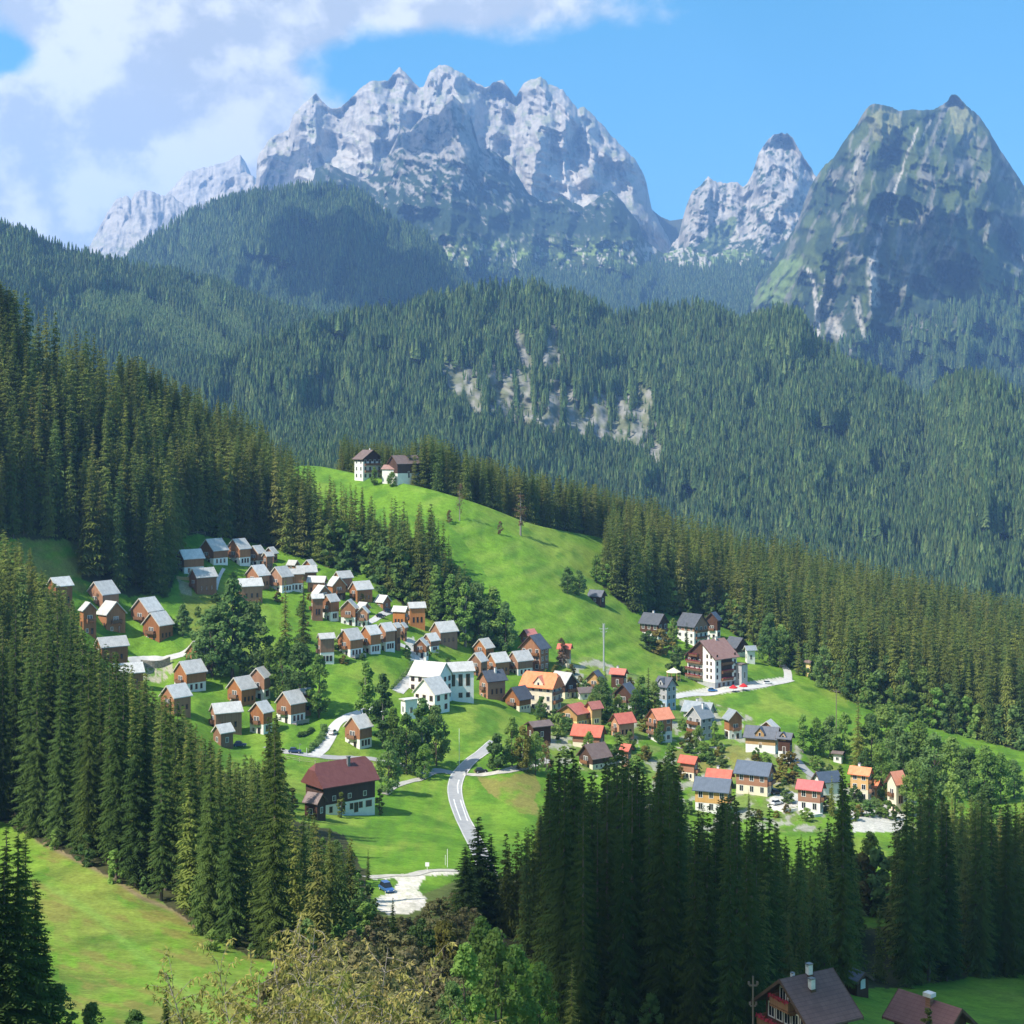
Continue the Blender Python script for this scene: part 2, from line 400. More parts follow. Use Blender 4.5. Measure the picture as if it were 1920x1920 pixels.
def ground_colour():
    U, V = Ugrid, Vgrid
    X = (U - 960) / F * Dg; Y = Dg
    g1 = np.array((0.122, 0.232, 0.022)); g2 = np.array((0.175, 0.250, 0.036)); g3 = np.array((0.074, 0.165, 0.018))
    a = fbm(X / 38, Y / 60, 5, 50); b = fbm(X / 9, Y / 16, 4, 60)
    c = mixc(np.broadcast_to(g1, U.shape + (3,)), g2, sstep(a, 0.45, 0.7))
    c = mixc(c, g3, 0.9 * sstep(b, 0.46, 0.70))
    c = c * (0.80 + 0.40 * fbm(X / 3.5, Y / 7, 4, 65))[..., None]
    # mowing stripes of the big meadow and of the field below the red-roofed farmhouse
    s = 0.5 + 0.5 * np.sin((V * 1.0 + U * 0.33 + 14 * a) / 5.2)
    mead = inpoly(U, V, [(700,890),(1000,985),(1150,1020),(1260,1260),(1100,1260),(980,1180),(860,1000)])
    c = mixc(c, np.array((0.22, 0.31, 0.05)), 0.5 * mead * s * sstep(b, .3, .6))
    s2 = 0.5 + 0.5 * np.sin((U + V * 0.25) / 4.5)
    c = mixc(c, np.array((0.10, 0.235, 0.015)), 0.4 * s2 * inpoly(U, V, [(700,1460),(840,1460),(870,1560),(850,1635),(690,1620)]))
    # drier hay-coloured patches
    dry = np.array((0.20, 0.185, 0.05))
    for poly, k in (([(890,1450),(1010,1450),(1010,1540),(960,1510),(905,1480)],0.95), ([(1265,1408),(1390,1398),(1470,1440),(1530,1470),(1480,1500),(1300,1440)],0.9),
                    ([(1500,1425),(1580,1430),(1560,1470)],0.7), ([(330,1110),(420,1110),(450,1180),(350,1190)],0.45), ([(-200,1000),(150,1010),(160,1110),(-200,1140)],0.8),
                    ([(80,1570),(480,1800),(440,1920),(120,1920)],0.35)):
        m = inpoly(U + 26 * (fbm(U / 25, V / 25, 3, 70) - .5), V + 26 * (fbm(U / 25, V / 25, 3, 75) - .5), poly)
        c = mixc(c, dry, k * m * sstep(fbm(U / 34, V / 16, 4, 80), 0.22, 0.56))
    # brown tussocks and the pale path across the lower left meadow
    lm = inpoly(U, V, [(60,1560),(500,1800),(450,1960),(60,1960)])
    c = mixc(c, np.array((0.19, 0.15, 0.045)), 0.6 * lm * sstep(fbm((U + .5 * V) / 60, (V - .3 * U) / 14, 5, 90), 0.48, 0.68))
    pd = polydist(U, V, [(90,1660),(180,1715),(260,1790),(340,1850),(420,1930)])
    c = mixc(c, np.array((0.17, 0.30, 0.05)), 0.55 * np.exp(-(pd / 9) ** 2))
    # bank above the forest edge
    ed = polydist(U, V, [(70,1575),(130,1605),(200,1640),(270,1685),(330,1708),(400,1765)])
    c = mixc(c, np.array((0.20, 0.15, 0.09)), 0.9 * np.exp(-(ed / 4.5) ** 2))
    # gardens, paths and yards inside the village
    vil = inpoly(U, V, [(960,1250),(1100,1230),(1290,1300),(1400,1340),(1500,1400),(1720,1480),(1720,1560),(1300,1560),(1040,1430)])
    c = mixc(c, np.array((0.16, 0.19, 0.06)), 0.6 * vil * sstep(fbm(U / 16, V / 12, 4, 100), 0.45, 0.6))
    c = mixc(c, np.array((0.34, 0.32, 0.28)), 0.8 * vil * sstep(fbm(U / 22, V / 14, 4, 105), 0.60, 0.66))
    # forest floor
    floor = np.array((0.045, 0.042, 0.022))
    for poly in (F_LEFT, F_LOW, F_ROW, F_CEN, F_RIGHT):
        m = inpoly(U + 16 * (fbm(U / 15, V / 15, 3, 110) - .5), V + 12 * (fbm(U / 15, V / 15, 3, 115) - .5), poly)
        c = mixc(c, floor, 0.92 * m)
    # scrub below the gravel lot
    m = inpoly(U, V, [(700,1712),(860,1650),(900,1950),(470,1958),(560,1810),(690,1790)])
    c = mixc(c, np.array((0.09, 0.105, 0.035)), 0.85 * m)
    # gravel
    m = inpoly(U + 7 * (fbm(U / 6, V / 6, 3, 120) - .5), V + 7 * (fbm(U / 6, V / 6, 3, 125) - .5), LOT)
    c = mixc(c, np.array((0.62, 0.57, 0.49)), m * (0.75 + 0.25 * sstep(fbm(U / 9, V / 5, 4, 130), .35, .6)))
    for yard in ([(1440,1500),(1470,1478),(1500,1490),(1497,1512),(1450,1520)], [(1265,1300),(1345,1285),(1420,1276),(1480,1268),(1482,1276),(1420,1292),(1345,1302),(1268,1308)],
                 [(755,1195),(775,1195),(800,1240),(790,1262),(748,1300),(738,1290),(770,1250),(768,1222)], [(1590,1520),(1640,1500),(1700,1520),(1690,1560),(1600,1560)]):
        m = inpoly(U, V, yard); c = mixc(c, np.array((0.52, 0.49, 0.45)), 0.9 * m)
    # stone retaining slope among the left chalets
    m = inpoly(U + 8 * (fbm(U / 7, V / 7, 3, 140) - .5), V, [(262,1245),(322,1236),(326,1262),(300,1280),(268,1276)])
    c = mixc(c, np.array((0.36, 0.32, 0.26)), 0.85 * m * sstep(fbm(U / 4, V / 4, 3, 145), .3, .6))
    m = inpoly(U, V, [(333,1085),(358,1095),(360,1118),(338,1112)])
    c = mixc(c, np.array((0.33, 0.29, 0.22)), 0.7 * m)
    return c
def build_ground():
    col = ground_colour()
    X = (Ugrid - 960) / F * Dg; Z = -(Vgrid - HZ) / F * Dg
    # behind the crest the land drops into the valley
    back = []
    for dD, dz in ((900, -230), (420, -170), (200, -85), (90, -34), (35, -9)):
        D = Dg[0] + dD
        back.append((( U_G - 960) / F * D, D, Z[0] + dz + 10 * (fbm(U_G / 50, U_G * 0 + dD, 3, 150) - .5)))
    near = []
    for k in (0.9, 0.78, 0.64, 0.5, 0.37, 0.26, 0.16, 0.09, 0.04, 0.01):
        D = Dg[-1] * k
        near.append(((U_G - 960) / F * (D + 70 * (1 - k)), D, -1.7 + (Z[-1] + 1.7) * k ** 0.8))
    Xa = np.concatenate([[b[0] for b in back], X, [n[0] for n in near]])
    Ya = np.concatenate([[b[1] for b in back], Dg, [n[1] for n in near]])
    Za = np.concatenate([[b[2] for b in back], Z, [n[2] for n in near]])
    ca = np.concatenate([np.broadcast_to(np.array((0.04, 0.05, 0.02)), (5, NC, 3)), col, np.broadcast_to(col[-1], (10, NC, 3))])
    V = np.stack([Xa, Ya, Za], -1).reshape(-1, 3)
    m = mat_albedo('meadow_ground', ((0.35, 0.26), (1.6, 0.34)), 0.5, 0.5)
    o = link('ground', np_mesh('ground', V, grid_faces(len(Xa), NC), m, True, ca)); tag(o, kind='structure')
build_ground()

# ================================================================== MOUNTAINS AND FAR HILLS
class Sheet:
    def __init__(s, name, crest, Dc, foot, Df, nr, du=2.0, jag=3.0, jagf=9.0, pw=1.0, relief=None, colour=None, mat=None, seed=200, drop=0.5, backd=0.12):
        u0, u1 = crest[0][0], crest[-1][0]
        s.U = np.arange(u0, u1 + du, du); s.du = du; s.nr = nr
        vc = lerp_poly(crest, s.U) + jag * 2 * (ridged(s.U / jagf, s.U * 0 + 3.3, 4, seed) - 0.45)
        vf = lerp_poly(foot, s.U); dc = lerp_poly(Dc, s.U); df = lerp_poly(Df, s.U)
        s.vc = vc; s.vf = np.maximum(vf, vc + 4)
        T = np.linspace(0, 1, nr)[:, None]
        U = np.broadcast_to(s.U[None], (nr, len(s.U))); V = s.vc + (s.vf - s.vc) * T
        D = dc + (df - dc) * T ** pw
        if relief is not None: D = D + relief(U, V, T) * np.minimum(1, (V - s.vc) / 14.0)
        s.D = D; s.Ug = U; s.Vg = V; s.T = T
        X = (U - 960) / F * D; Z = -(V - HZ) / F * D
        s.pos = np.stack([X, D, Z], -1)
        du_ = np.gradient(s.pos, axis=1); dv_ = np.gradient(s.pos, axis=0)
        n = np.cross(dv_, du_); n /= np.linalg.norm(n, axis=-1, keepdims=True) + 1e-9
        s.n = np.where(n[..., 2:3] < 0, -n, n)
        col = colour(s)
        s.col = col
        # far side, so that the hill is a body and not a screen
        bk = []
        for f, g in ((backd * 2.5, 1.6 * drop), (backd, 0.55 * drop), (backd * 0.25, 0.1 * drop)):
            Db = dc * (1 + f); zb = Z[0] - g * np.maximum(0, Z[0] + 700) * 0.6
            bk.append(np.stack([(s.U - 960) / F * Db, Db, zb], -1))
        V3 = np.concatenate([np.array(bk), s.pos]); ca = np.concatenate([np.repeat(col[:1], 3, 0), col])
        s.o = link(name, np_mesh(name, V3.reshape(-1, 3), grid_faces(nr + 3, len(s.U)), mat, mat is not m_mtn, ca))
        tag(s.o, kind='structure')
    def at(s, u, t):
        fc = np.clip((u - s.U[0]) / s.du, 0, len(s.U) - 1.001); c = fc.astype(int); fc = fc - c
        fr = np.clip(t * (s.nr - 1), 0, s.nr - 1.001); r = fr.astype(int); fr = fr - r
        p = s.pos; w = lambda a: a[..., None]
        return (p[r, c] * w(1 - fc) + p[r, c + 1] * w(fc)) * w(1 - fr) + (p[r + 1, c] * w(1 - fc) + p[r + 1, c + 1] * w(fc)) * w(fr)

ROCK = np.array((0.335, 0.31, 0.275)); ROCKD = np.array((0.185, 0.18, 0.175)); SCREE = np.array((0.43, 0.395, 0.35))
PINE = np.array((0.022, 0.040, 0.020)); ALP = np.array((0.105, 0.145, 0.04)); WOOD = np.array((0.022, 0.040, 0.016)); HILLG = np.array((0.05, 0.075, 0.025))
m_mtn = mat_albedo('limestone', ((0.012, 0.22), (0.05, 0.2)), 0.9, 0.012, 0.95)
m_hill = mat_albedo('wooded_hill_soil', ((0.03, 0.2), (0.2, 0.2)), 0.4, 0.06, 0.95)

def rock_base(s, sd):
    U, V = s.Ug, s.Vg
    k = ridged(U / 10 + 0.5 * fbm(U / 20, V / 20, 3, sd), V / 42, 5, sd + 3)
    c = mixc(np.broadcast_to(ROCK, U.shape + (3,)), ROCKD, 0.85 * sstep(k, 0.42, 0.72))
    st = fbm(U / 26, (V + 0.35 * U) / 5, 4, sd + 11)          # slanting strata
    c = mixc(c, SCREE, 0.6 * sstep(st, 0.55, 0.72))
    return c
def pine_patches(s, c, sd, cover, sx=7.0, sy=5.0):
    U, V = s.Ug, s.Vg
    w = fbm(U / 18, V / 14, 3, sd) * 16
    k = fbm((U + w) / sx, (V - 0.45 * U + w) / sy, 4, sd + 5)
    return mixc(c, PINE, sstep(k, 1 - cover - 0.06, 1 - cover + 0.05))
def gully(sd, a, fx=24, fy=90, a2=0.0):
    def f(U, V, T):
        w = 22 * (fbm(U / 40, V / 40, 4, sd + 20) - .5)
        r = -a * 2.6 * (crease((U + w + .25 * V) / fx, (V + w) / fy, 4, sd, 0.5) - 0.6)
        r = r - a * .35 * (crease((U - .5 * V + w) / (fx * .4), V / (fy * .35), 4, sd + 40, .6) - .6)
        if a2: r = r - a2 * 2 * (crease((U + w) / 105, (V - .3 * U) / 95, 4, sd + 30, .5) - .55)
        return r
    return f

# L3: pale peaks far to the left, half in cloud
def col_far(s):
    c = rock_base(s, 310)
    return mixc(c, ALP, 0.35 * sstep(s.Vg, 400, 470) * sstep(fbm(s.Ug / 14, s.Vg / 9, 4, 315), .5, .65))
Sheet('mountain_range', [(285,420),(310,368),(350,322),(395,312),(425,303),(450,288),(462,305),(472,330),(500,345),(540,400)], [(0,12600)], [(0,480)], [(0,11400)], 70,
      relief=gully(320, 80, 24, 60, 120), colour=col_far, mat=m_mtn, seed=330)
Sheet('mountain_range', [(140,500),(160,475),(185,430),(205,392),(220,373),(240,366),(246,374),(252,362),(262,357),(282,357),(300,366),(320,366),(340,380),(357,392),(372,388),(400,370),(420,342),(440,328),(460,322),(475,331),(490,380),(530,450)], [(0,11400)], [(0,520)], [(0,10200)], 90,
      relief=gully(340, 80, 26, 70, 180), colour=col_far, mat=m_mtn, seed=350)
# L6: dark green saddle
Sheet('mountain_saddle', [(1150,380),(1203,392),(1220,391),(1238,406),(1257,414),(1284,410),(1310,395),(1340,380)], [(0,10800)], [(0,520)], [(0,9500)], 60, jag=0.5,
      relief=gully(360, 60), colour=lambda s: mixc(np.broadcast_to(np.array((.05, .055, .03)), s.Ug.shape + (3,)), ALP, 0.8 * sstep(s.Vg + 8 * fbm(s.Ug / 9, s.Vg / 9, 3, 365), 452, 470)), mat=m_mtn, seed=370)
# L4: pointed rock tower right of the gap
def col_tower(s):
    U, V = s.Ug, s.Vg
    c = rock_base(s, 380)
    g = inpoly(U + 10 * (fbm(U / 9, V / 9, 3, 383) - .5), V, [(1310,460),(1340,425),(1375,405),(1392,415),(1380,450),(1345,480)])
    c = mixc(c, ALP, 0.9 * g)
    sc = np.minimum(polydist(U, V, [(1388,405),(1384,430),(1372,452)]), polydist(U, V, [(1412,385),(1425,398),(1452,412)]))
    c = mixc(c, SCREE, 0.95 * sstep(-sc, -7, -3))
    low = sstep(V + 0.14 * (U - 1400), 420, 480)
    k = fbm((U) / 9, (V + .5 * U) / 6, 4, 386)
    return mixc(c, PINE * 1.3, sstep(k + 0.32 * low, 0.62, 0.70))
Sheet('rock_tower', [(1235,520),(1262,455),(1272,446),(1286,387),(1299,358),(1313,348),(1328,329),(1338,340),(1346,342),(1365,343),(1380,340),(1394,352),(1402,342),(1411,325),(1423,286),(1434,270),(1442,259),(1453,251),(1465,249),(1478,251),(1486,256),(1493,272),(1500,283),(1512,302),(1519,313),(1529,329),(1538,345),(1580,400),(1640,520)],
      [(0,9400)], [(0,600)], [(0,7800)], 150, jag=3, relief=gully(390, 95, 34, 110, 260), colour=col_tower, mat=m_mtn, seed=395)
# L1: the main massif
def col_massif(s):
    U, V = s.Ug, s.Vg
    c = rock_base(s, 400)
    c = mixc(c, ALP * 1.1, 0.45 * sstep(s.n[..., 2], 0.45, 0.75) * sstep(fbm(U / 15, V / 10, 4, 405), 0.50, 0.66))
    # bright scree fans
    for poly in ([(760,260),(800,225),(825,215),(815,240),(785,262)], [(890,300),(925,268),(940,280),(930,310),(900,330)], [(1005,330),(1060,300),(1100,350),(1115,395),(1060,400),(1020,372)], [(600,235),(640,250),(680,255),(672,262),(620,252)], [(600,275),(660,285),(690,300),(640,315),(590,300)], [(545,350),(575,320),(600,320),(585,355)]):
        m = inpoly(U + 12 * (fbm(U / 8, V / 8, 3, 410) - .5), V + 12 * (fbm(U / 8, V / 8, 3, 412) - .5), poly)
        c = mixc(c, SCREE * 1.05, 0.8 * m)
    return c
Sheet('mountain_massif', [(440,440),(466,380),(474,352),(480,342),(482,300),(486,288),(508,258),(524,250),(541,244),(550,216),(563,200),(578,188),(592,174),(604,190),(620,203),(639,201),(652,190),(667,174),(682,160),(700,150),(714,152),(728,150),(738,137),(749,125),(757,133),(770,146),(778,156),(787,164),(794,162),(808,131),(820,124),(831,121),(843,125),(855,131),(873,141),(890,153),(911,164),(926,155),(941,149),(953,164),(967,181),(981,157),(997,149),(1014,143),(1028,157),(1042,162),(1056,169),(1070,188),(1084,204),(1096,199),(1112,216),(1131,235),(1146,253),(1159,267),(1176,284),(1192,300),(1203,318),(1211,338),(1216,362),(1222,390),(1250,440),(1290,520)],
      [(0,10400)], [(0,600)], [(0,8300)], 220, jag=2.5, jagf=11, relief=gully(420, 120, 46, 130, 520), colour=col_massif, mat=m_mtn, seed=430, pw=0.8)
# L2: shaded front peak with its dwarf-pine apron
def col_front(s):
    U, V = s.Ug, s.Vg
    c = rock_base(s, 440) * 0.72  # rock darkened: part of the peak's shade is put into its colour
    low = sstep(V, 255, 420)
    w = 12 * (fbm(U / 18, V / 14, 3, 441) - .5)
    k = fbm((U + w) / 8.5, (V - 0.35 * (U - 850) + w) / 6, 4, 442)
    c = mixc(c, PINE, sstep(k + 0.34 * low + 0.08 * sstep(V, 390, 440), 0.57, 0.65))
    dk = inpoly(U, V, [(590,300),(640,300),(690,350),(760,430),(700,430),(600,350)])
    c = mixc(c, PINE, 0.9 * dk * sstep(fbm(U / 7, V / 5, 3, 446), .3, .45))
    # green-white mottled slopes lower down, then forest
    g = sstep(V + 26 * (fbm(U / 22, V / 12, 4, 450) - .5), 428, 468)
    k2 = fbm(U / 7, V / 7, 4, 452)
    lowc = mixc(np.broadcast_to(HILLG * 0.8, U.shape + (3,)), ALP * 1.5, sstep(k2, .55, .68))
    lowc = mixc(lowc, SCREE, 0.85 * sstep(fbm(U / 4.5, V / 9, 4, 455) + 0.14 * inpoly(U, V, [(1160,450),(1290,440),(1350,470),(1330,510),(1200,520)]), .66, .72) * sstep(-V, -540, -490))
    lowc = mixc(lowc, WOOD, sstep(V + 40 * (fbm(U / 26, V / 20, 4, 457) - .5), 520, 560))
    return mixc(c, lowc, g) if False else c * (1 - g[..., None]) + lowc * g[..., None]
L2 = Sheet('mountain_peak', [(556,420),(570,372),(588,335),(592,316),(604,311),(616,309),(628,313),(639,319),(660,329),(681,335),(700,330),(712,316),(723,300),(735,277),(747,253),(752,240),(756,235),(762,240),(770,244),(782,230),(794,216),(808,213),(822,211),(835,193),(848,177),(858,185),(869,197),(876,207),(883,220),(892,250),(899,277),(907,280),(916,279),(939,291),(962,314),(976,338),(990,361),(1006,372),(1023,380),(1040,375),(1052,367),(1072,378),(1094,389),(1108,380),(1122,370),(1134,361),(1145,356),(1158,368),(1169,380),(1184,400),(1197,417),(1206,445),(1226,464),(1244,476),(1267,468),(1290,462),(1320,470),(1360,470),(1400,462),(1440,470),(1480,470),(1520,480),(1580,520)],
      [(0,8700)], [(0,680)], [(0,5900)], 230, jag=2.0, relief=gully(460, 105, 44, 110, 360), colour=col_front, mat=m_mtn, seed=470, pw=0.85)
# L5: big green and grey peak on the right
def col_right(s):
    U, V = s.Ug, s.Vg
    w = 16 * (fbm(U / 30, V / 30, 3, 480) - .5)
    gr = mixc(np.broadcast_to(np.array((0.026, 0.044, 0.020)), U.shape + (3,)), ALP * 0.62, sstep(fbm((U + w) / 20, V / 45, 5, 482), .46, .66))
    k = ridged((U + 0.42 * V + w) / 26, V / 130, 5, 484)
    k2 = fbm((U + 0.3 * V) / 8, V / 22, 4, 486)
    rk = sstep(0.6 * k + 0.6 * k2, 0.60, 0.76)
    c = mixc(gr, ROCK * 0.66, 0.62 * rk)
    ol = inpoly(U + 6 * (fbm(U / 8, V / 8, 3, 487) - .5), V, [(1622,225),(1650,205),(1690,215),(1690,250),(1665,275),(1640,260)]) | inpoly(U, V, [(1780,185),(1810,200),(1830,230),(1828,255),(1790,250),(1782,215)])
    c = mixc(c, np.array((0.20, 0.20, 0.09)), 0.75 * ol)
    # pale lower-left shoulder meadows
    sh_ = inpoly(U + 9 * (fbm(U / 9, V / 9, 3, 488) - .5), V, [(1396,598),(1425,535),(1462,490),(1500,470),(1508,500),(1470,560),(1440,600)])
    c = mixc(c, np.array((0.15, 0.21, 0.06)), 0.8 * sh_ * sstep(fbm(U / 12, (V + U) / 9, 4, 489), .3, .55))
    # long scree runnels
    for pts, wd, kk in (([(1722,240),(1712,265),(1700,290),(1690,325),(1680,350),(1668,385),(1655,410),(1648,445),(1640,480)], 3.2, .9), ([(1745,225),(1728,262)], 2.2, .8),
                    ([(1638,490),(1636,520),(1640,550),(1640,565)], 15, .75), ([(1516,505),(1526,535),(1532,580),(1534,640)], 5.5, .9), ([(1548,525),(1540,560),(1534,590)], 3.0, .8), ([(1605,560),(1612,600),(1618,630)], 9, .65),
                    ([(1560,605),(1575,630)], 16, .7), ([(1618,690),(1632,660)], 2.5, .8), ([(1745,725),(1756,690)], 2.5, .7), ([(1598,330),(1600,380)], 8, .5), ([(1612,275),(1604,320)], 6, .6), ([(1760,600),(1700,620),(1680,660)], 12, .4)):
        d_ = polydist(U + 7 * (fbm(U / 6, V / 10, 3, 490) - .5), V, pts)
        c = mixc(c, SCREE * 0.95, kk * sstep(-d_, -wd, -wd * 0.35) * sstep(fbm(U / 3.5, V / 8, 3, 492), .2, .5))
    # forest climbing from the right and below
    f = sstep(V + 0.35 * (U - 1800) + 60 * (fbm(U / 24, V / 24, 4, 494) - .5), 560, 640)
    c = mixc(c, WOOD * 1.2, f * sstep(fbm(U / 5, V / 8, 3, 496), .30, .45))
    return c
L5 = Sheet('mountain_flank', [(1360,700),(1380,630),(1394,600),(1407,556),(1430,518),(1457,479),(1484,437),(1496,417),(1508,379),(1518,352),(1527,336),(1546,310),(1565,294),(1581,267),(1595,248),(1608,232),(1616,216),(1623,205),(1632,197),(1642,194),(1658,198),(1673,200),(1685,209),(1700,206),(1712,205),(1730,207),(1750,205),(1764,198),(1777,190),(1781,181),(1785,177),(1791,178),(1797,180),(1812,198),(1824,208),(1835,217),(1845,230),(1854,244),(1874,279),(1893,306),(1920,348),(1990,430),(2100,490),(2260,560)],
      [(0,7300)], [(0,800)], [(0,4300)], 250, jag=1.8, relief=gully(500, 120, 50, 190, 400), colour=col_right, mat=m_mtn, seed=510, pw=0.8)
# wooded hills
def col_wood(s):
    U, V = s.Ug, s.Vg
    return mixc(np.broadcast_to(WOOD * 1.3, U.shape + (3,)), HILLG, sstep(fbm(U / 20, V / 14, 4, 520), .45, .65))
def col_l7(s):
    c = col_wood(s); U, V = s.Ug, s.Vg
    d_ = polydist(U + 10 * (fbm(U / 7, V / 7, 3, 523) - .5), V, [(664,490),(676,530),(700,560),(708,580)])
    c = mixc(c, SCREE, 0.8 * sstep(-d_, -7, -2) * sstep(fbm(U / 4, V / 4, 3, 525), .38, .5))
    k = sstep(U, 740, 860) * sstep(fbm(U / 8, V / 7, 4, 527), .5, .6)
    return mixc(c, ALP * 1.3, 0.7 * k)
L7 = Sheet('hills', [(150,560),(215,505),(235,492),(262,468),(290,446),(340,416),(360,402),(400,384),(470,369),(500,360),(550,357),(590,354),(620,350),(660,362),(700,380),(750,424),(800,446),(830,484),(870,542),(900,590),(930,622),(960,650)],
      [(0,6000)], [(0,690)], [(0,4500)], 120, 4.0, jag=3.5, jagf=38, relief=gully(530, 120, 60, 160, 160), colour=col_l7, mat=m_hill, seed=540)
L9 = Sheet('hills', [(-320,405),(0,436),(50,450),(110,472),(150,482),(200,502),(235,506),(290,521),(330,522),(400,538),(470,566),(540,592),(610,606),(680,622),(760,650),(840,700)],
      [(-320,3300),(0,3300),(400,3900),(840,3700)], [(0,960)], [(0,1650)], 130, 4.0, jag=0.5, relief=gully(550, 55, 120, 160, 90), colour=col_wood, mat=m_hill, seed=560)
CLIFF = [(830,700),(885,672),(930,680),(1000,700),(1060,720),(1110,740),(1175,745),(1215,720),(1225,790),(1250,850),(1235,880),(1180,830),(1120,820),(1060,815),(1000,800),(950,790),(880,765),(840,735)]
def cliff_k(U, V):
    m = inpoly(U + 30 * (fbm(U / 20, V / 20, 3, 570) - .5), V + 30 * (fbm(U / 20, V / 20, 3, 572) - .5), CLIFF)
    k = fbm(U / 11, V / 34, 4, 574)
    m2 = inpoly(U + 16 * (fbm(U / 12, V / 12, 3, 576) - .5), V, [(790,650),(810,640),(850,690),(850,715),(820,690)]) | inpoly(U, V, [(960,620),(1040,610),(1080,690),(980,690)])
    return np.clip(m * sstep(k, .35, .52) + m2 * sstep(k, .44, .56), 0, 1)
def col_l10(s):
    c = col_wood(s); U, V = s.Ug, s.Vg
    k = cliff_k(U, V)
    rk = mixc(np.broadcast_to(np.array((0.235, 0.228, 0.200)), U.shape + (3,)), np.array((0.14, 0.15, 0.085)), sstep(fbm(U / 8, V / 14, 4, 578), .42, .6))
    c = c * (1 - k[..., None]) + rk * k[..., None]
    d_ = polydist(U, V, [(1780,778),(1810,795)]); return mixc(c, np.array((.38, .33, .27)), sstep(-d_, -12, -5))
L10 = Sheet('hills', [(380,720),(420,690),(500,650),(560,630),(620,614),(700,596),(760,585),(820,563),(880,553),(940,545),(1000,548),(1060,560),(1110,575),(1160,602),(1200,594),(1240,583),(1290,580),(1340,589),(1390,613),(1420,608),(1460,595),(1500,604),(1530,642),(1580,678),(1650,714),(1700,745),(1740,760),(1770,730),(1800,716),(1850,713),(1900,740),(1960,775),(2260,865)],
      [(380,2600),(700,3000),(940,3200),(1300,3300),(1740,3000),(1850,2700),(2260,2500)], [(0,1280)], [(0,1640)], 190, 4.0, jag=0.6, relief=gully(580, 40, 90, 200, 90), colour=col_l10, mat=m_hill, seed=590)

# ================================================================== TREE MESHES
m_bark = mat_noise('bark', (0.10, 0.075, 0.055), (0.17, 0.14, 0.11), 3.0, 0.9, 0.1, (1, 1, 0.3))
m_bark_pale = mat_noise('pale_bark', (0.30, 0.27, 0.24), (0.20, 0.17, 0.15), 3.0, 0.9, 0.1, (1, 1, 0.3))
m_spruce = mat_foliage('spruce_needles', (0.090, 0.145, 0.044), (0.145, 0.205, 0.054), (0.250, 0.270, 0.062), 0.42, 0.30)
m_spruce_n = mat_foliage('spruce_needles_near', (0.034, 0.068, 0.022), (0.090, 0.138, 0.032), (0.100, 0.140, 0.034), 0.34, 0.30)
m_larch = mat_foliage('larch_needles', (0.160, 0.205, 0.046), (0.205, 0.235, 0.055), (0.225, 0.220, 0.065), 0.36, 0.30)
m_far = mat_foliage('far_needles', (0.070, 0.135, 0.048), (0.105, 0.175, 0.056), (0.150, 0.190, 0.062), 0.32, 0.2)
m_leaf = mat_foliage('green_leaves', (0.150, 0.270, 0.060), (0.215, 0.330, 0.075), (0.240, 0.320, 0.085), 0.45, 3.0)
m_leaf_d = mat_foliage('dark_leaves', (0.095, 0.185, 0.058), (0.145, 0.240, 0.070), (0.160, 0.235, 0.078), 0.42, 3.0)
m_leaf_y = mat_foliage('yellowing_leaves', (0.150, 0.150, 0.035), (0.200, 0.180, 0.045), (0.230, 0.170, 0.060), 0.3, 0.4)
m_leaf_b = mat_foliage('brown_leaves', (0.170, 0.105, 0.050), (0.200, 0.140, 0.070), (0.160, 0.120, 0.080), 0.2, 0.4)
m_dead = mat_noise('dry_twigs', (0.30, 0.22, 0.15), (0.22, 0.15, 0.10), 1.0, 0.9, 0.1)

def cyl_np(p0, p1, r0, r1, n=6):
    p0 = np.array(p0, float); p1 = np.array(p1, float); d = p1 - p0; d /= np.linalg.norm(d) + 1e-9
    a = np.cross(d, (0.3, 0.9, 0.2)); a /= np.linalg.norm(a); b = np.cross(d, a)
    t = np.linspace(0, 2 * np.pi, n, endpoint=False)
    ring = np.cos(t)[:, None] * a + np.sin(t)[:, None] * b
    V = np.concatenate([p0 + ring * r0, p1 + ring * r1])
    i = np.arange(n); j = (i + 1) % n
    return V, np.stack([i, j, j + n, i + n], 1)
class Geo:
    """collects triangles / quads of several materials into one mesh"""
    def __init__(s): s.V = []; s.F = []; s.M = []; s.n = 0
    def add(s, V, F, m=0):
        F = np.asarray(F)
        if F.shape[1] == 3: F = np.concatenate([F, F[:, 2:3]], 1)
        s.V.append(np.asarray(V, float)); s.F.append(F + s.n); s.M.append(np.full(len(F), m)); s.n += len(V)
    def mesh(s, name, mats, smooth=False):
        V = np.concatenate(s.V); Fq = np.concatenate(s.F); M = np.concatenate(s.M)
        tri = Fq[:, 2] == Fq[:, 3]
        me = bpy.data.meshes.new(name)
        cnt = np.where(tri, 3, 4); st = np.concatenate([[0], np.cumsum(cnt)[:-1]])
        li = Fq.ravel()[~np.stack([np.zeros_like(tri), np.zeros_like(tri), np.zeros_like(tri), tri], 1).ravel().astype(bool)]
        me.vertices.add(len(V)); me.vertices.foreach_set('co', V.astype(np.float32).ravel())
        me.loops.add(len(li)); me.loops.foreach_set('vertex_index', li.astype(np.int32))
        me.polygons.add(len(Fq)); me.polygons.foreach_set('loop_start', st.astype(np.int32))
        me.polygons.foreach_set('material_index', M.astype(np.int32))
        if smooth: me.polygons.foreach_set('use_smooth', np.ones(len(Fq), bool))
        for m in mats: me.materials.append(m)
        me.update(calc_edges=True)
        return me

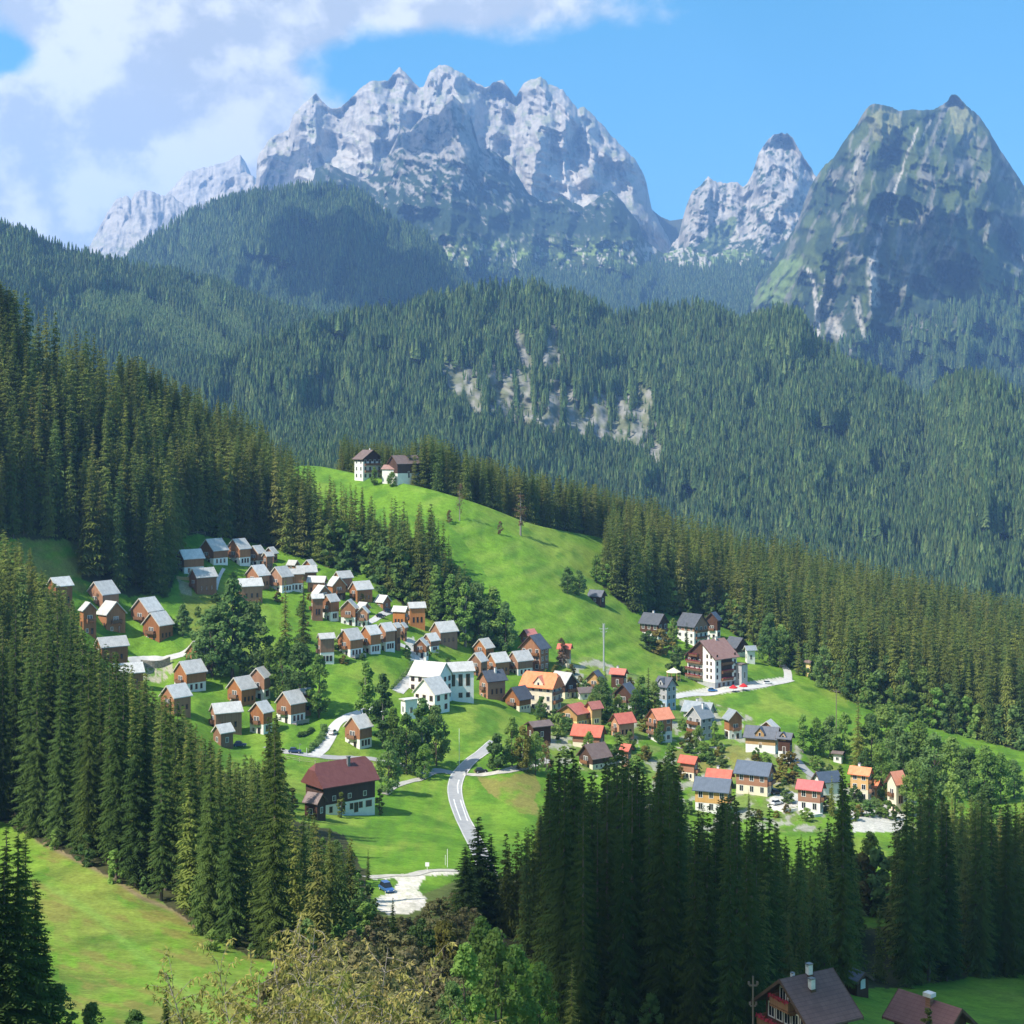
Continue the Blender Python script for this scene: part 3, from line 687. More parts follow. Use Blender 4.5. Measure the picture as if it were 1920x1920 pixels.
def spruce_geo(seed, H=1.0, R=0.105, whorls=34, nb=8, twigs=7, low=0.07, droop=0.35, full=0.85, ragged=0.2, fluff=.36):
    """unit-height spruce: whorls of drooping limbs, each with side sprays of needles (triangles)"""
    r_ = np.random.default_rng(seed); Vs = []; Fs = []; n = 0
    lean = r_.normal(0, .004, 2)
    for w in range(whorls):
        f = (w + r_.uniform(-.3, .3)) / whorls
        h = low + (1 - low) * max(0, f) ** 0.92
        if h > 0.995: continue
        rr = R * ((1 - h) / (1 - low)) ** full
        rr *= 0.75 + 0.25 * min(1, (h - low) / 0.12 + .4)
        k = max(4, int(nb * (0.55 + 0.45 * (1 - h))))
        a0 = r_.uniform(0, 6.28)
        for b in range(k):
            L = rr * r_.uniform(1 - ragged * 1.6, 1 + ragged) + 0.004
            a = a0 + 6.283 * (b + r_.uniform(-.3, .3)) / k
            dr = droop * r_.uniform(.6, 1.35) * (1.15 - 0.9 * h)
            ca, sa = math.cos(a), math.sin(a); px, py = -sa, ca
            tw = max(2, int(round(twigs * (0.35 + 0.65 * (1 - h)))))
            hb = min(.985, h + r_.uniform(-.55, .55) / whorls)
            for t in range(tw + 1):
                s = (t + 0.35) / (tw + 0.35)
                q = s * L; z = hb - dr * L * (s ** 1.25) * 1.0 + 0.32 * dr * L * max(0, s - .6)
                bx, by = ca * q + lean[0] * h, sa * q + lean[1] * h
                ll = (fluff * L * (1.15 - 0.75 * s) + 0.0045) * r_.uniform(.75, 1.25)
                wd = ll * 0.26 + 0.0012
                if t == tw:                       # tip
                    tip = (ca * (q + ll * .8), sa * (q + ll * .8), z - .12 * ll)
                    Vs += [(bx + px * wd, by + py * wd, z), (bx - px * wd, by - py * wd, z), tip]
                    Fs.append((n, n + 1, n + 2)); n += 3
                else:
                    for sd in (-1, 1):
                        fx, fy = ca * .62 + sd * px * .78, sa * .62 + sd * py * .78
                        dz = -ll * r_.uniform(.25, .75)
                        Vs += [(bx - ca * wd, by - sa * wd, z + wd * .3), (bx + ca * wd, by + sa * wd, z - wd * .2), (bx + fx * ll, by + fy * ll, z + dz)]
                        Fs.append((n, n + 1, n + 2)); n += 3
                    # hanging curtain under the limb
                    hg = ll * r_.uniform(.5, .95)
                    Vs += [(bx - ca * wd * 1.3, by - sa * wd * 1.3, z), (bx + ca * wd * 1.3, by + sa * wd * 1.3, z), (bx + ca * wd, by + sa * wd, z - hg)]
                    Fs.append((n, n + 1, n + 2)); n += 3
    return np.array(Vs) * H, np.array(Fs)
def spruce_meshes(seed, mat, **kw):
    g = Geo(); V, Fq = spruce_geo(seed, **kw); g.add(V, Fq, 0)
    crown = g.mesh('crown', [mat])
    t = Geo(); V, Fq = cyl_np((0, 0, -0.05), (0, 0, .55), .0095, .006, 7); t.add(V, Fq); V, Fq = cyl_np((0, 0, .55), (0, 0, .985), .006, .0008, 6); t.add(V, Fq)
    return crown, t.mesh('trunk', [m_bark])
def spruce_lod(seed, mat, bark=m_bark, **kw):
    g = Geo(); V, Fq = spruce_geo(seed, **kw); g.add(V, Fq, 0)
    V, Fq = cyl_np((0, 0, -.05), (0, 0, .9), .006, .001, 4); g.add(V, Fq, 1)
    return g.mesh('spruce', [mat, bark])
def cone_lod(seed, mat, layers=7, R=.13, k=6):
    """far conifer: rings of ragged drooping sprays"""
    r_ = np.random.default_rng(seed); Vs = []; Fs = []; n = 0
    for l in range(layers):
        h = .1 + .9 * l / layers; top = h + 1.9 / layers; rr = R * (1 - (h - .1) / .95) ** .8
        a0 = r_.uniform(0, 6.28)
        for b in range(k):
            a = a0 + 6.283 * b / k; w = 6.283 / k * .62; L = rr * r_.uniform(.7, 1.25); z = h - r_.uniform(0, .05)
            Vs += [(0, 0, min(1, top)), (math.cos(a - w) * L * .8, math.sin(a - w) * L * .8, z + .035), (math.cos(a) * L, math.sin(a) * L, z - .03), (math.cos(a + w) * L * .8, math.sin(a + w) * L * .8, z + .035)]
            Fs += [(n, n + 1, n + 2), (n, n + 2, n + 3)]; n += 4
    g = Geo(); g.add(np.array(Vs), np.array(Fs), 0)
    V, Fq = cyl_np((0, 0, -.05), (0, 0, .3), .012, .01, 4); g.add(V, Fq, 1)
    return g.mesh('far_spruce', [mat, m_bark_pale])

def leaf_cloud(r_, centers, radii, per, size, squash=.8, up=0.25):
    Vs = []; Fs = []; n = 0
    for c, rd in zip(centers, radii):
        m = max(12, int(per * (rd / np.mean(radii)) ** 2))
        d = r_.normal(size=(m, 3)); d /= np.linalg.norm(d, axis=1, keepdims=True)
        q = c + d * rd * r_.uniform(.45, 1.06, (m, 1)) * np.array((1, 1, squash))
        # leaf facing roughly outwards, tilted at random
        nn = d + r_.normal(0, .55, (m, 3)) + np.array((0, 0, up)); nn /= np.linalg.norm(nn, axis=1, keepdims=True)
        a = np.cross(nn, r_.normal(size=(m, 3))); a /= np.linalg.norm(a, axis=1, keepdims=True); b = np.cross(nn, a)
        s = size * r_.uniform(.6, 1.4, (m, 1)); s2 = s * r_.uniform(.45, .8, (m, 1))
        V = np.stack([q - a * s, q - b * s2 + a * s * .2, q + a * s, q + b * s2 - a * s * .1], 1).reshape(-1, 3)
        Vs.append(V); i = np.arange(m)[:, None] * 4 + n; Fs.append(i + np.arange(4)); n += 4 * m
    return np.concatenate(Vs), np.concatenate(Fs)
def broad_meshes(seed, mat, bark, W=.30, clumps=64, per=60, size=.022, base=.10, limbs=7, shape='round'):
    """unit-height broadleaf tree: trunk with limbs, crown of leaf clumps scattered through its volume"""
    r_ = np.random.default_rng(seed)
    cs = []; rs = []
    for i in range(clumps):
        f = r_.uniform(0, 1); h = base + (0.97 - base) * f
        prof = math.sin(math.pi * min(1, (0.12 + 0.88 * f)) ** (.8 if shape == 'round' else .55)) ** .65
        if shape == 'tall': prof = (0.55 + .45 * math.sin(math.pi * f)) * (1 - f ** 4)
        a = r_.uniform(0, 6.283); q = W * prof * math.sqrt(r_.uniform(.15, 1)) * .8
        cs.append((q * math.cos(a), q * math.sin(a), h)); rs.append(r_.uniform(.05, .10) * (W / .3) ** .6)
    cs = np.array(cs); g = Geo(); V, Fq = leaf_cloud(r_, cs, rs, per, size); g.add(V, Fq, 0)
    crown = g.mesh('crown', [mat])
    t = Geo(); ht = base + .35
    V, Fq = cyl_np((0, 0, -.06), (.005, .004, base), .022, .016, 8); t.add(V, Fq)
    V, Fq = cyl_np((.005, .004, base), (0, 0, ht), .016, .008, 7); t.add(V, Fq)
    V, Fq = cyl_np((0, 0, ht), (0, 0, .93), .008, .001, 5); t.add(V, Fq)
    for c in cs[r_.permutation(len(cs))[:limbs]]:
        z0 = min(ht, max(base * .7, c[2] - .2)); V, Fq = cyl_np((0, 0, z0), c, .008, .002, 5); t.add(V, Fq)
    return crown, t.mesh('trunk', [bark])
def bare_meshes(seed, W=.2, nb=42):
    """thin tree with few dry leaves: mostly branches"""
    r_ = np.random.default_rng(seed); t = Geo()
    V, Fq = cyl_np((0, 0, -.05), (0.01, 0, .5), .02, .011, 7); t.add(V, Fq); V, Fq = cyl_np((0.01, 0, .5), (0, 0, .98), .011, .001, 6); t.add(V, Fq)
    g = Geo(); tips = []
    for i in range(nb):
        h = r_.uniform(.2, .95); a = r_.uniform(0, 6.28); L = W * (1.05 - .8 * abs(h - .45)) * r_.uniform(.6, 1.1)
        e = np.array((math.cos(a) * L, math.sin(a) * L, h + L * r_.uniform(.1, .55)))
        V, Fq = cyl_np((0, 0, h), e, .0045, .001, 4); g.add(V, Fq, 0)
        for j in range(5):
            s = r_.uniform(.35, 1); p = np.array((0, 0, h)) * (1 - s) + e * s; d = r_.normal(0, 1, 3); d /= np.linalg.norm(d)
            V, Fq = cyl_np(p, p + d * L * .35, .002, .0006, 3); g.add(V, Fq, 0); tips.append(p + d * L * .3)
    V, Fq = leaf_cloud(r_, np.array(tips), [.012] * len(tips), 12, .008); g.add(V, Fq, 1)
    return g.mesh('crown', [m_dead, m_leaf_b]), t.mesh('trunk', [m_bark_pale])

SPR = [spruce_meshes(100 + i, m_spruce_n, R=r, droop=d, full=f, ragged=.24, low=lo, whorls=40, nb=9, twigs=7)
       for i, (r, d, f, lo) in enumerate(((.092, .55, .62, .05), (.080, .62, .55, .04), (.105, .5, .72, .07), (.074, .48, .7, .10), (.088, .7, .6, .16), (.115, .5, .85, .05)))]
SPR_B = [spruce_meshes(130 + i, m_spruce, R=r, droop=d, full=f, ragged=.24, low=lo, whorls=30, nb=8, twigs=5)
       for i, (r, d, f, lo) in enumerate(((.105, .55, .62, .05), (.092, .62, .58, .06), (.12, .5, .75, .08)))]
BRO = {'leaf': [broad_meshes(200 + i, m_leaf, m_bark, W=w) for i, w in enumerate((.30, .25, .36))],
       'dark': [broad_meshes(210 + i, m_leaf_d, m_bark, W=w) for i, w in enumerate((.30, .24, .34))],
       'tall': [broad_meshes(220 + i, mm, m_bark_pale, W=.16, clumps=60, per=55, size=.020, base=.12, shape='tall') for i, mm in enumerate((m_leaf, m_leaf_d, m_leaf))],
       'yellow': [broad_meshes(230, m_leaf_y, m_bark_pale, W=.28)],
       'brown': [broad_meshes(240, m_leaf_b, m_bark_pale, W=.26, clumps=30, per=50)],
       'bush': [broad_meshes(250 + i, mm, m_bark, W=.55, clumps=40, per=60, size=.045, base=.05, limbs=10) for i, mm in enumerate((m_leaf, m_leaf_d, m_leaf_y))],
       'cone': [broad_meshes(260, m_larch, m_bark, W=.15, clumps=40, per=60, size=.02, base=.06, shape='tall')],
       'larch': [spruce_meshes(270, m_larch, R=.12, droop=.3, full=.8, whorls=26, nb=7, twigs=5), spruce_meshes(271, m_larch, R=.10, droop=.35, full=.8, whorls=26, nb=7, twigs=5)],
       'bare': [bare_meshes(280, .2), bare_meshes(281, .13)]}

def variants(name, meshes):
    col = bpy.data.collections.new(name)
    for i, me in enumerate(meshes):
        o = bpy.data.objects.new('%s_shape' % name, me); col.objects.link(o)
    return col
def wood(name, pts, hts, coll, label=None, tilt=0.03, wid=(0.9, 1.45), seed=1):
    """a wood too dense to count: one object, trees set on its points by geometry nodes"""
    r_ = np.random.default_rng(seed); n = len(pts)
    me = bpy.data.meshes.new(name); me.vertices.add(n); me.vertices.foreach_set('co', np.asarray(pts, np.float32).ravel())
    a = me.attributes.new('rot', 'FLOAT_VECTOR', 'POINT'); R = np.stack([r_.normal(0, tilt, n), r_.normal(0, tilt, n), r_.uniform(0, 6.28, n)], 1)
    a.data.foreach_set('vector', R.astype(np.float32).ravel())
    a = me.attributes.new('siz', 'FLOAT_VECTOR', 'POINT'); w = hts * r_.uniform(*wid, n); S = np.stack([w, w, hts], 1)
    a.data.foreach_set('vector', S.astype(np.float32).ravel())
    o = link(name, me)
    ng = bpy.data.node_groups.new(name + '_nodes', 'GeometryNodeTree')
    ng.interface.new_socket('Geometry', in_out='INPUT', socket_type='NodeSocketGeometry'); ng.interface.new_socket('Geometry', in_out='OUTPUT', socket_type='NodeSocketGeometry')
    t = NT(ng); gi = t.add('NodeGroupInput'); go = t.add('NodeGroupOutput')
    ci = t.add('GeometryNodeCollectionInfo'); ci.inputs['Collection'].default_value = coll; ci.inputs['Separate Children'].default_value = True; ci.inputs['Reset Children'].default_value = True
    ip = t.add('GeometryNodeInstanceOnPoints'); ip.inputs['Pick Instance'].default_value = True
    ra = t.add('GeometryNodeInputNamedAttribute'); ra.data_type = 'FLOAT_VECTOR'; ra.inputs['Name'].default_value = 'rot'
    sa = t.add('GeometryNodeInputNamedAttribute'); sa.data_type = 'FLOAT_VECTOR'; sa.inputs['Name'].default_value = 'siz'
    rv = t.add('FunctionNodeRandomValue'); rv.data_type = 'INT'; rv.inputs[4].default_value = 0; rv.inputs[5].default_value = len(coll.objects) - 1
    e2r = t.add('FunctionNodeEulerToRotation')
    t.link(gi.outputs[0], ip.inputs['Points']); t.link(ci.outputs[0], ip.inputs['Instance'])
    t.link(rv.outputs[2], ip.inputs['Instance Index'])
    t.link(ra.outputs[0], e2r.inputs[0]); t.link(e2r.outputs[0], ip.inputs['Rotation']); t.link(sa.outputs[0], ip.inputs['Scale'])
    t.link(ip.outputs[0], go.inputs[0])
    md = o.modifiers.new('trees', 'NODES'); md.node_group = ng
    tag(o, label, 'wood' if label else None, kind='stuff')
    return o

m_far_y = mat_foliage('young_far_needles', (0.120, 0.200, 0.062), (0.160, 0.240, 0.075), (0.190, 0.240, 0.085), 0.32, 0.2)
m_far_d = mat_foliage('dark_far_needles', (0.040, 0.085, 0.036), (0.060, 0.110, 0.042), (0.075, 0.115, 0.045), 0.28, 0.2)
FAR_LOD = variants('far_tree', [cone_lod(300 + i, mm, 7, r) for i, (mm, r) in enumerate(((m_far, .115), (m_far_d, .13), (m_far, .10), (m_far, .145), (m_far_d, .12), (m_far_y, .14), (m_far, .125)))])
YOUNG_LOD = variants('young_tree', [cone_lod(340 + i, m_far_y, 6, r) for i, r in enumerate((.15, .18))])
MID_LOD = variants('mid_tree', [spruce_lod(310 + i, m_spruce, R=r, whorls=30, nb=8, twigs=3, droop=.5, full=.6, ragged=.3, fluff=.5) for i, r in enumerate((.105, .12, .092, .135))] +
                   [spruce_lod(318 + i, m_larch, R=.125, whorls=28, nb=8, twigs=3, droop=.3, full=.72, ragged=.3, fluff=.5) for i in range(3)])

def scatter_sheet(s, spacing, keep, seed, hfun, ulo=-60, uhi=2000):
    """even scatter over a hill sheet in world units"""
    r_ = np.random.default_rng(seed)
    cu = np.linalg.norm(np.diff(s.pos, axis=1), axis=-1)[:-1]; cv = np.linalg.norm(np.diff(s.pos, axis=0), axis=-1)[:, :-1]
    A = cu * cv; U = s.Ug[:-1, :-1]; A = A * ((U > ulo) & (U < uhi))
    N = int(A.sum() / spacing ** 2); pr = (A / A.sum()).ravel()
    idx = r_.choice(A.size, N, p=pr); r, c = np.unravel_index(idx, A.shape)
    u = s.U[c] + r_.uniform(0, s.du, N); t = (r + r_.uniform(0, 1, N)) / (s.nr - 1)
    v = np.interp(u, s.U, s.vc) + (np.interp(u, s.U, s.vf) - np.interp(u, s.U, s.vc)) * t
    k = r_.uniform(0, 1, N) < keep(u, v, t); u, v, t = u[k], v[k], t[k]
    p = s.at(u, t); h = hfun(u, v, t, r_)
    return p, h, u, v
# --- wooded far hills
p, h, u, v = scatter_sheet(L10, 7.0, lambda u, v, t: (1 - 0.97 * cliff_k(u, v)) * (t < .86) * (polydist(u, v, [(1780,778),(1810,795)]) > 11), 601,
                           lambda u, v, t, r: r.uniform(20, 38, len(u)) * (0.82 + 0.3 * fbm(u / 40, v / 40, 3, 602)) * (1 - .55 * (cliff_k(u, v - 18) > .3)) * (1 - .3 * (cliff_k(u, v - 34) > .3)))
wood('forest_on_middle_hill', p, h, FAR_LOD, 'spruce forest covering the middle hill with pale cliff bands', seed=603)
def clear(u, v):      # strips of young trees on the left hill
    a = inpoly(u, v, [(130,560),(200,545),(290,560),(420,640),(520,690),(430,700),(250,640),(130,600)]); b = inpoly(u, v, [(330,525),(390,545),(500,650),(560,690),(480,670),(380,600)])
    return (a | b).astype(float)
p, h, u, v = scatter_sheet(L9, 7.4, lambda u, v, t: 1 - .0 * t, 611, lambda u, v, t, r: r.uniform(22, 38, len(u)) * (1 - .58 * clear(u, v)))
k = clear(u, v) > .5
wood('forest_on_left_hill', p[~k], h[~k], FAR_LOD, 'old spruce forest covering the left hill around the pale plantation', seed=613)
wood('plantation_on_left_hill', p[k], h[k], YOUNG_LOD, 'pale green bands of young plantation on the left hill', seed=614)
p, h, u, v = scatter_sheet(L7, 11.5, lambda u, v, t: 1 - .75 * sstep(fbm(u / 8, v / 7, 4, 527), .52, .6) * sstep(u, 730, 850), 621, lambda u, v, t, r: r.uniform(26, 44, len(u)))
wood('forest_on_blue_hill', p, h, FAR_LOD, 'dark blue spruce forest on the far hill below the massif', seed=623)
p, h, u, v = scatter_sheet(L2, 15, lambda u, v, t: sstep(v + 46 * (fbm(u / 26, v / 20, 4, 457) - .5), 490, 540) * (v < 640), 631, lambda u, v, t, r: r.uniform(24, 42, len(u)))
wood('forest_below_massif', p, h, FAR_LOD, 'hazy forest at the foot of the bare massif', seed=633)
p, h, u, v = scatter_sheet(L5, 13, lambda u, v, t: .85 * sstep(v + 0.35 * (u - 1800) + 60 * (fbm(u / 24, v / 24, 4, 494) - .5), 560, 630) * sstep(fbm(u / 9, v / 16, 3, 641), .38, .5), 642, lambda u, v, t, r: r.uniform(22, 38, len(u)))
wood('forest_on_right_peak', p, h, FAR_LOD, 'hazy forest on the lower flank of the right peak', seed=643)

# ================================================================== NEAR WOODS
def scatter_near(poly, spacing, seed, n_try=9):
    r_ = np.random.default_rng(seed); pl = np.array(poly, float)
    us = np.linspace(pl[:, 0].min(), pl[:, 0].max(), 160); vs = np.linspace(pl[:, 1].min(), pl[:, 1].max(), 160)
    UU, VV = np.meshgrid(us, vs); m = inpoly(UU, VV, poly); DD = ground_D(UU, VV)
    xs = ((UU - 960) / F * DD)[m]; ys = DD[m]
    x0, x1, y0, y1 = xs.min(), xs.max(), ys.min(), ys.max()
    N = int((x1 - x0) * (y1 - y0) / spacing ** 2 * n_try)
    x = r_.uniform(x0, x1, N); y = r_.uniform(y0, y1, N); u = 960 + F * x / y
    # rows for all at once: photo row from distance
    fc = np.clip((u - U_G[0]) / 3.0, 0, NC - 1.001).astype(int)
    v = np.zeros(N)
    for c in np.unique(fc):
        k = fc == c; v[k] = np.interp(y[k], Dg[::-1, c], (VC[c] + (V_END - VC[c]) * T_G)[::-1])
    k = inpoly(u, v, poly); x, y, u, v = x[k], y[k], u[k], v[k]
    cell = {}; keep = []
    for i in range(len(x)):
        cx, cy = int(x[i] // spacing), int(y[i] // spacing)
        if any((x[i] - x[j]) ** 2 + (y[i] - y[j]) ** 2 < spacing ** 2 * .72 for a in (-1, 0, 1) for b in (-1, 0, 1) for j in cell.get((cx + a, cy + b), ())): continue
        cell.setdefault((cx, cy), []).append(i); keep.append(i)
    return u[keep], v[keep]
def tree_heights(u, v, top, hmin, hmax, seed, spread=60, low=9):
    """natural heights, held under the skyline the wood has in the valley"""
    r_ = np.random.default_rng(seed); D = ground_D(u, v)
    lim = (v - lerp_poly(top, u) - spread * r_.uniform(0, 1, len(u)) ** 1.8) * D / F
    h = np.minimum(r_.uniform(hmin, hmax, len(u)), lim)
    return h, D, h > low
ALL = []      # (D/h score, u, v, D, h, region)
def region(poly, spacing, seed, top, hmin, hmax, name, spread=60, low=9):
    u, v = scatter_near(poly, spacing, seed)
    h, D, k = tree_heights(u, v, top, hmin, hmax, seed + 1, spread, low)
    for a in zip(u[k], v[k], D[k], h[k]): ALL.append((*a, name))
TOP_LEFT = [(-320,470),(0,520),(60,545),(150,600),(250,660),(350,715),(430,740),(500,790),(550,835),(590,875),(650,895),(700,920),(760,930),(810,940),(850,1010),(900,1095),(960,1135)]
TOP_ROW = [(-100,1100),(0,1130),(60,1120),(120,1080),(160,1180),(220,1215),(300,1290),(340,1310),(360,1345),(400,1385),(450,1405),(490,1420),(505,1330),(520,1330),(540,1500),(600,1520),(640,1560),(660,1560),(690,1650)]
TOP_CEN = [(850,1640),(870,1600),(900,1580),(940,1550),(990,1545),(1010,1500),(1040,1400),(1070,1400),(1100,1455),(1130,1420),(1157,1375),(1190,1420),(1230,1425),(1262,1395),(1290,1500),(1330,1500),(1370,1480),(1400,1510),(1440,1500),(1480,1560),(1530,1560),(1555,1520),(1580,1435),(1598,1500),(1606,1690),(1665,1690),(1690,1520),(1740,1450),(1770,1480),(1800,1500),(1840,1480),(1870,1510),(1900,1500),(1930,1480),(2100,1470)]
TOP_RIGHT = [(1120,1000),(1150,925),(1300,955),(1500,1000),(1700,1060),(1920,1112),(2260,1190)]
region(F_LEFT, 5.8, 701, TOP_LEFT, 34, 48, 'left')
region(F_LOW, 5.6, 716, [(-120,960),(0,985),(45,1005),(75,1058),(110,1088),(150,1135),(180,1230)], 30, 46, 'row', 70, 10)
region(F_ROW, 5.3, 711, TOP_ROW, 36, 50, 'row', 130, 12)
region(F_CEN, 5.2, 721, TOP_CEN, 36, 50, 'centre', 170, 12)
region(F_RIGHT, 6.0, 731, TOP_RIGHT, 32, 46, 'right', 40)
ALL.sort(key=lambda a: a[2] / a[3])                  # largest in the picture first
LAB = {'left': ('spruce standing in the front of the left hillside forest', 'left hillside forest spruces'),
       'row': ('tall spruce in the dense belt above the lower left meadow', 'spruces of the belt above the lower left meadow'),
       'centre': ('tall spruce in the shaded wood below the red-roofed houses', 'spruces of the shaded wood below the village'),
       'right': ('spruce at the front edge of the right hillside forest', 'right hillside forest spruces')}
def plant(name, crown, trunk, loc, h, wid=1.0, rot=None, label=None, cat='tree', group=None):
    o = bpy.data.objects.new(name, None); C.objects.link(o); o.location = loc; o.empty_display_size = 0.1
    w = h * wid
    o.scale = (w, w, h); o.rotation_euler = (0, 0, random.uniform(0, 6.28) if rot is None else rot)
    tag(o, label, cat, group)
    c = link('crown', crown, o); t = link('trunk', trunk, o)
    return o
rest = {}
N_IND = 255
for i, (u, v, D, h, nm) in enumerate(ALL):
    p = P(u, v, D)
    if i < N_IND:
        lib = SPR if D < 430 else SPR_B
        cr, tr = lib[random.randrange(len(lib))]
        plant('spruce_tree', cr, tr, (p.x, p.y, p.z - .3), h, random.uniform(.72, 1.0) * (1.0 if h > 25 else 1.2), None, LAB[nm][0], 'spruce', LAB[nm][1])
    else:
        rest.setdefault(nm, []).append((*p, h))
print('near trees', len(ALL), {k: len(x) for k, x in rest.items()})
SL = {'left': ('forest_on_left_slope', 'mixed spruce and larch forest filling the left hillside'), 'row': ('wood_above_left_meadow', 'spruces deeper in the wood above the lower left meadow'),
      'centre': ('wood_below_village', 'smaller spruces deep in the shaded wood below the village'), 'right': ('forest_on_right_slope', 'spruce forest covering the right hillside above the village')}
for nm, L in rest.items():
    a = np.array(L); wood(SL[nm][0], a[:, :3] - (0, 0, .3), a[:, 3], MID_LOD, SL[nm][1], seed=741, wid=(.9, 1.3))
# trees rooted just behind the meadow's crest
r_ = np.random.default_rng(751); L = []
TOP_B = [(560,880),(632,840),(650,822),(690,840),(720,835),(750,850),(800,818),(860,845),(900,862),(950,872),(1000,890),(1080,905),(1150,925),(1250,945)]
for i in range(620):
    u = r_.uniform(636, 1240); dD = r_.uniform(6, 75) ; Dc = float(np.interp(u, U_G, Dg[0])); vc = float(np.interp(u, U_G, VC)); D = Dc + dD
    z = -(vc - HZ) / F * Dc - dD * .24
    h = (HZ - float(lerp_poly(TOP_B, u)) - r_.uniform(0, 1) ** 2 * 34 + 14) / F * D - z
    L.append(((u - 960) / F * D, D, z - .5, min(h, r_.uniform(36, 46))))
a = np.array(L); wood('wood_behind_crest', a[:, :3], a[:, 3], MID_LOD, 'dark row of spruces behind the crest of the bright meadow', seed=752, wid=(.9, 1.25))

UNDER = variants('bushy_tree', [broad_meshes(800 + i, mm, m_bark, W=w, clumps=24, per=34, size=.045, base=.06, limbs=3)[0] for i, (mm, w) in enumerate(((m_leaf_d, .34), (m_leaf, .32), (m_leaf_d, .40), (m_leaf, .28)))])
m_scrub = mat_foliage('scrub_leaves', (0.16, 0.18, 0.065), (0.21, 0.20, 0.085), (0.24, 0.20, 0.11), 0.35, 3.0)
SCRUB = variants('scrub_bush', [broad_meshes(850 + i, m_scrub, m_bark, W=w, clumps=24, per=34, size=.05, base=.04, limbs=3)[0] for i, w in enumerate((.5, .42, .6))])
def thicket(name, poly, spacing, seed, h0, h1, label, top=None, lib=None):
    u, v = scatter_near(poly, spacing, seed); D = ground_D(u, v); r_ = np.random.default_rng(seed)
    h = r_.uniform(h0, h1, len(u))
    if top is not None: h = np.minimum(h, (v - lerp_poly(top, u)) * D / F)
    pts = np.stack([(u - 960) / F * D, D, -(v - HZ) / F * D - .3], 1); k = h > 1.2
    wood(name, pts[k], h[k], lib or UNDER, label, seed=seed, wid=(.8, 1.3))
thicket('scrub_below_lot', [(700,1716),(800,1704),(870,1650),(905,1700),(890,1900),(800,1960),(480,1962),(560,1815),(690,1795)], 3.4, 811, 1.6, 5.5, 'grey-green scrub between the gravel lot and the bottom edge', [(690,1700),(720,1716),(790,1712),(800,1690),(860,1665)], SCRUB)
thicket('broadleaf_edge_of_left_forest', [(610,1062),(700,1060),(800,1080),(855,1130),(905,1190),(955,1214),(900,1214),(860,1192),(800,1157),(720,1114),(690,1080)], 5.0, 821, 14, 24, 'broadleaf trees mixed in the forest edge behind the chalets', TOP_LEFT)
thicket('broadleaf_edge_of_right_forest', [(1140,1060),(1200,1130),(1330,1150),(1450,1215),(1560,1285),(1700,1340),(1900,1395),(1950,1415),(1780,1376),(1610,1326),(1480,1250),(1360,1178),(1250,1152),(1130,1104)], 6.0, 831, 9, 20, 'broadleaf trees along the lower edge of the right hillside forest')
thicket('undergrowth_of_spruce_belt', [(80,1590),(180,1640),(310,1700),(400,1768),(470,1800),(560,1815),(690,1797),(698,1700),(640,1600),(560,1600),(400,1700),(250,1640),(120,1580)], 6.0, 841, 2, 7, 'bushy undergrowth at the foot of the spruce belt')

# ================================================================== HOUSES
W_ = {  # wall and roof finishes
 'wood': mat_boards('brown_boards', (0.28, 0.115, 0.050), (0.43, 0.195, 0.088), 3.4),
 'dark': mat_boards('dark_boards', (0.075, 0.035, 0.022), (0.12, 0.055, 0.032), 3.4),
 'pale': mat_boards('honey_boards', (0.52, 0.30, 0.11), (0.64, 0.40, 0.17), 3.4),
 'orng': mat_boards('orange_boards', (0.52, 0.19, 0.06), (0.60, 0.26, 0.09), 3.4),
 'brick': mat_boards('reddish_boards', (0.33, 0.16, 0.10), (0.42, 0.22, 0.14), 3.0, False),
 'white': mat_noise('white_plaster', (0.78, 0.76, 0.72), (0.70, 0.68, 0.64), 0.6, 0.9, 0.1),
 'cream': mat_noise('cream_plaster', (0.74, 0.66, 0.50), (0.66, 0.58, 0.44), 0.6, 0.9, 0.1),
 'yellow': mat_noise('yellow_plaster', (0.78, 0.60, 0.26), (0.70, 0.54, 0.22), 0.6, 0.9, 0.1),
 'blue': mat_noise('blue_grey_plaster', (0.36, 0.47, 0.58), (0.30, 0.40, 0.50), 0.6, 0.9, 0.1),
 'grey': mat_noise('grey_plaster', (0.42, 0.42, 0.42), (0.34, 0.34, 0.35), 0.6, 0.9, 0.1),
 'stone': mat_noise('grey_concrete', (0.40, 0.38, 0.35), (0.30, 0.28, 0.26), 2.5, 0.9, 0.1)}
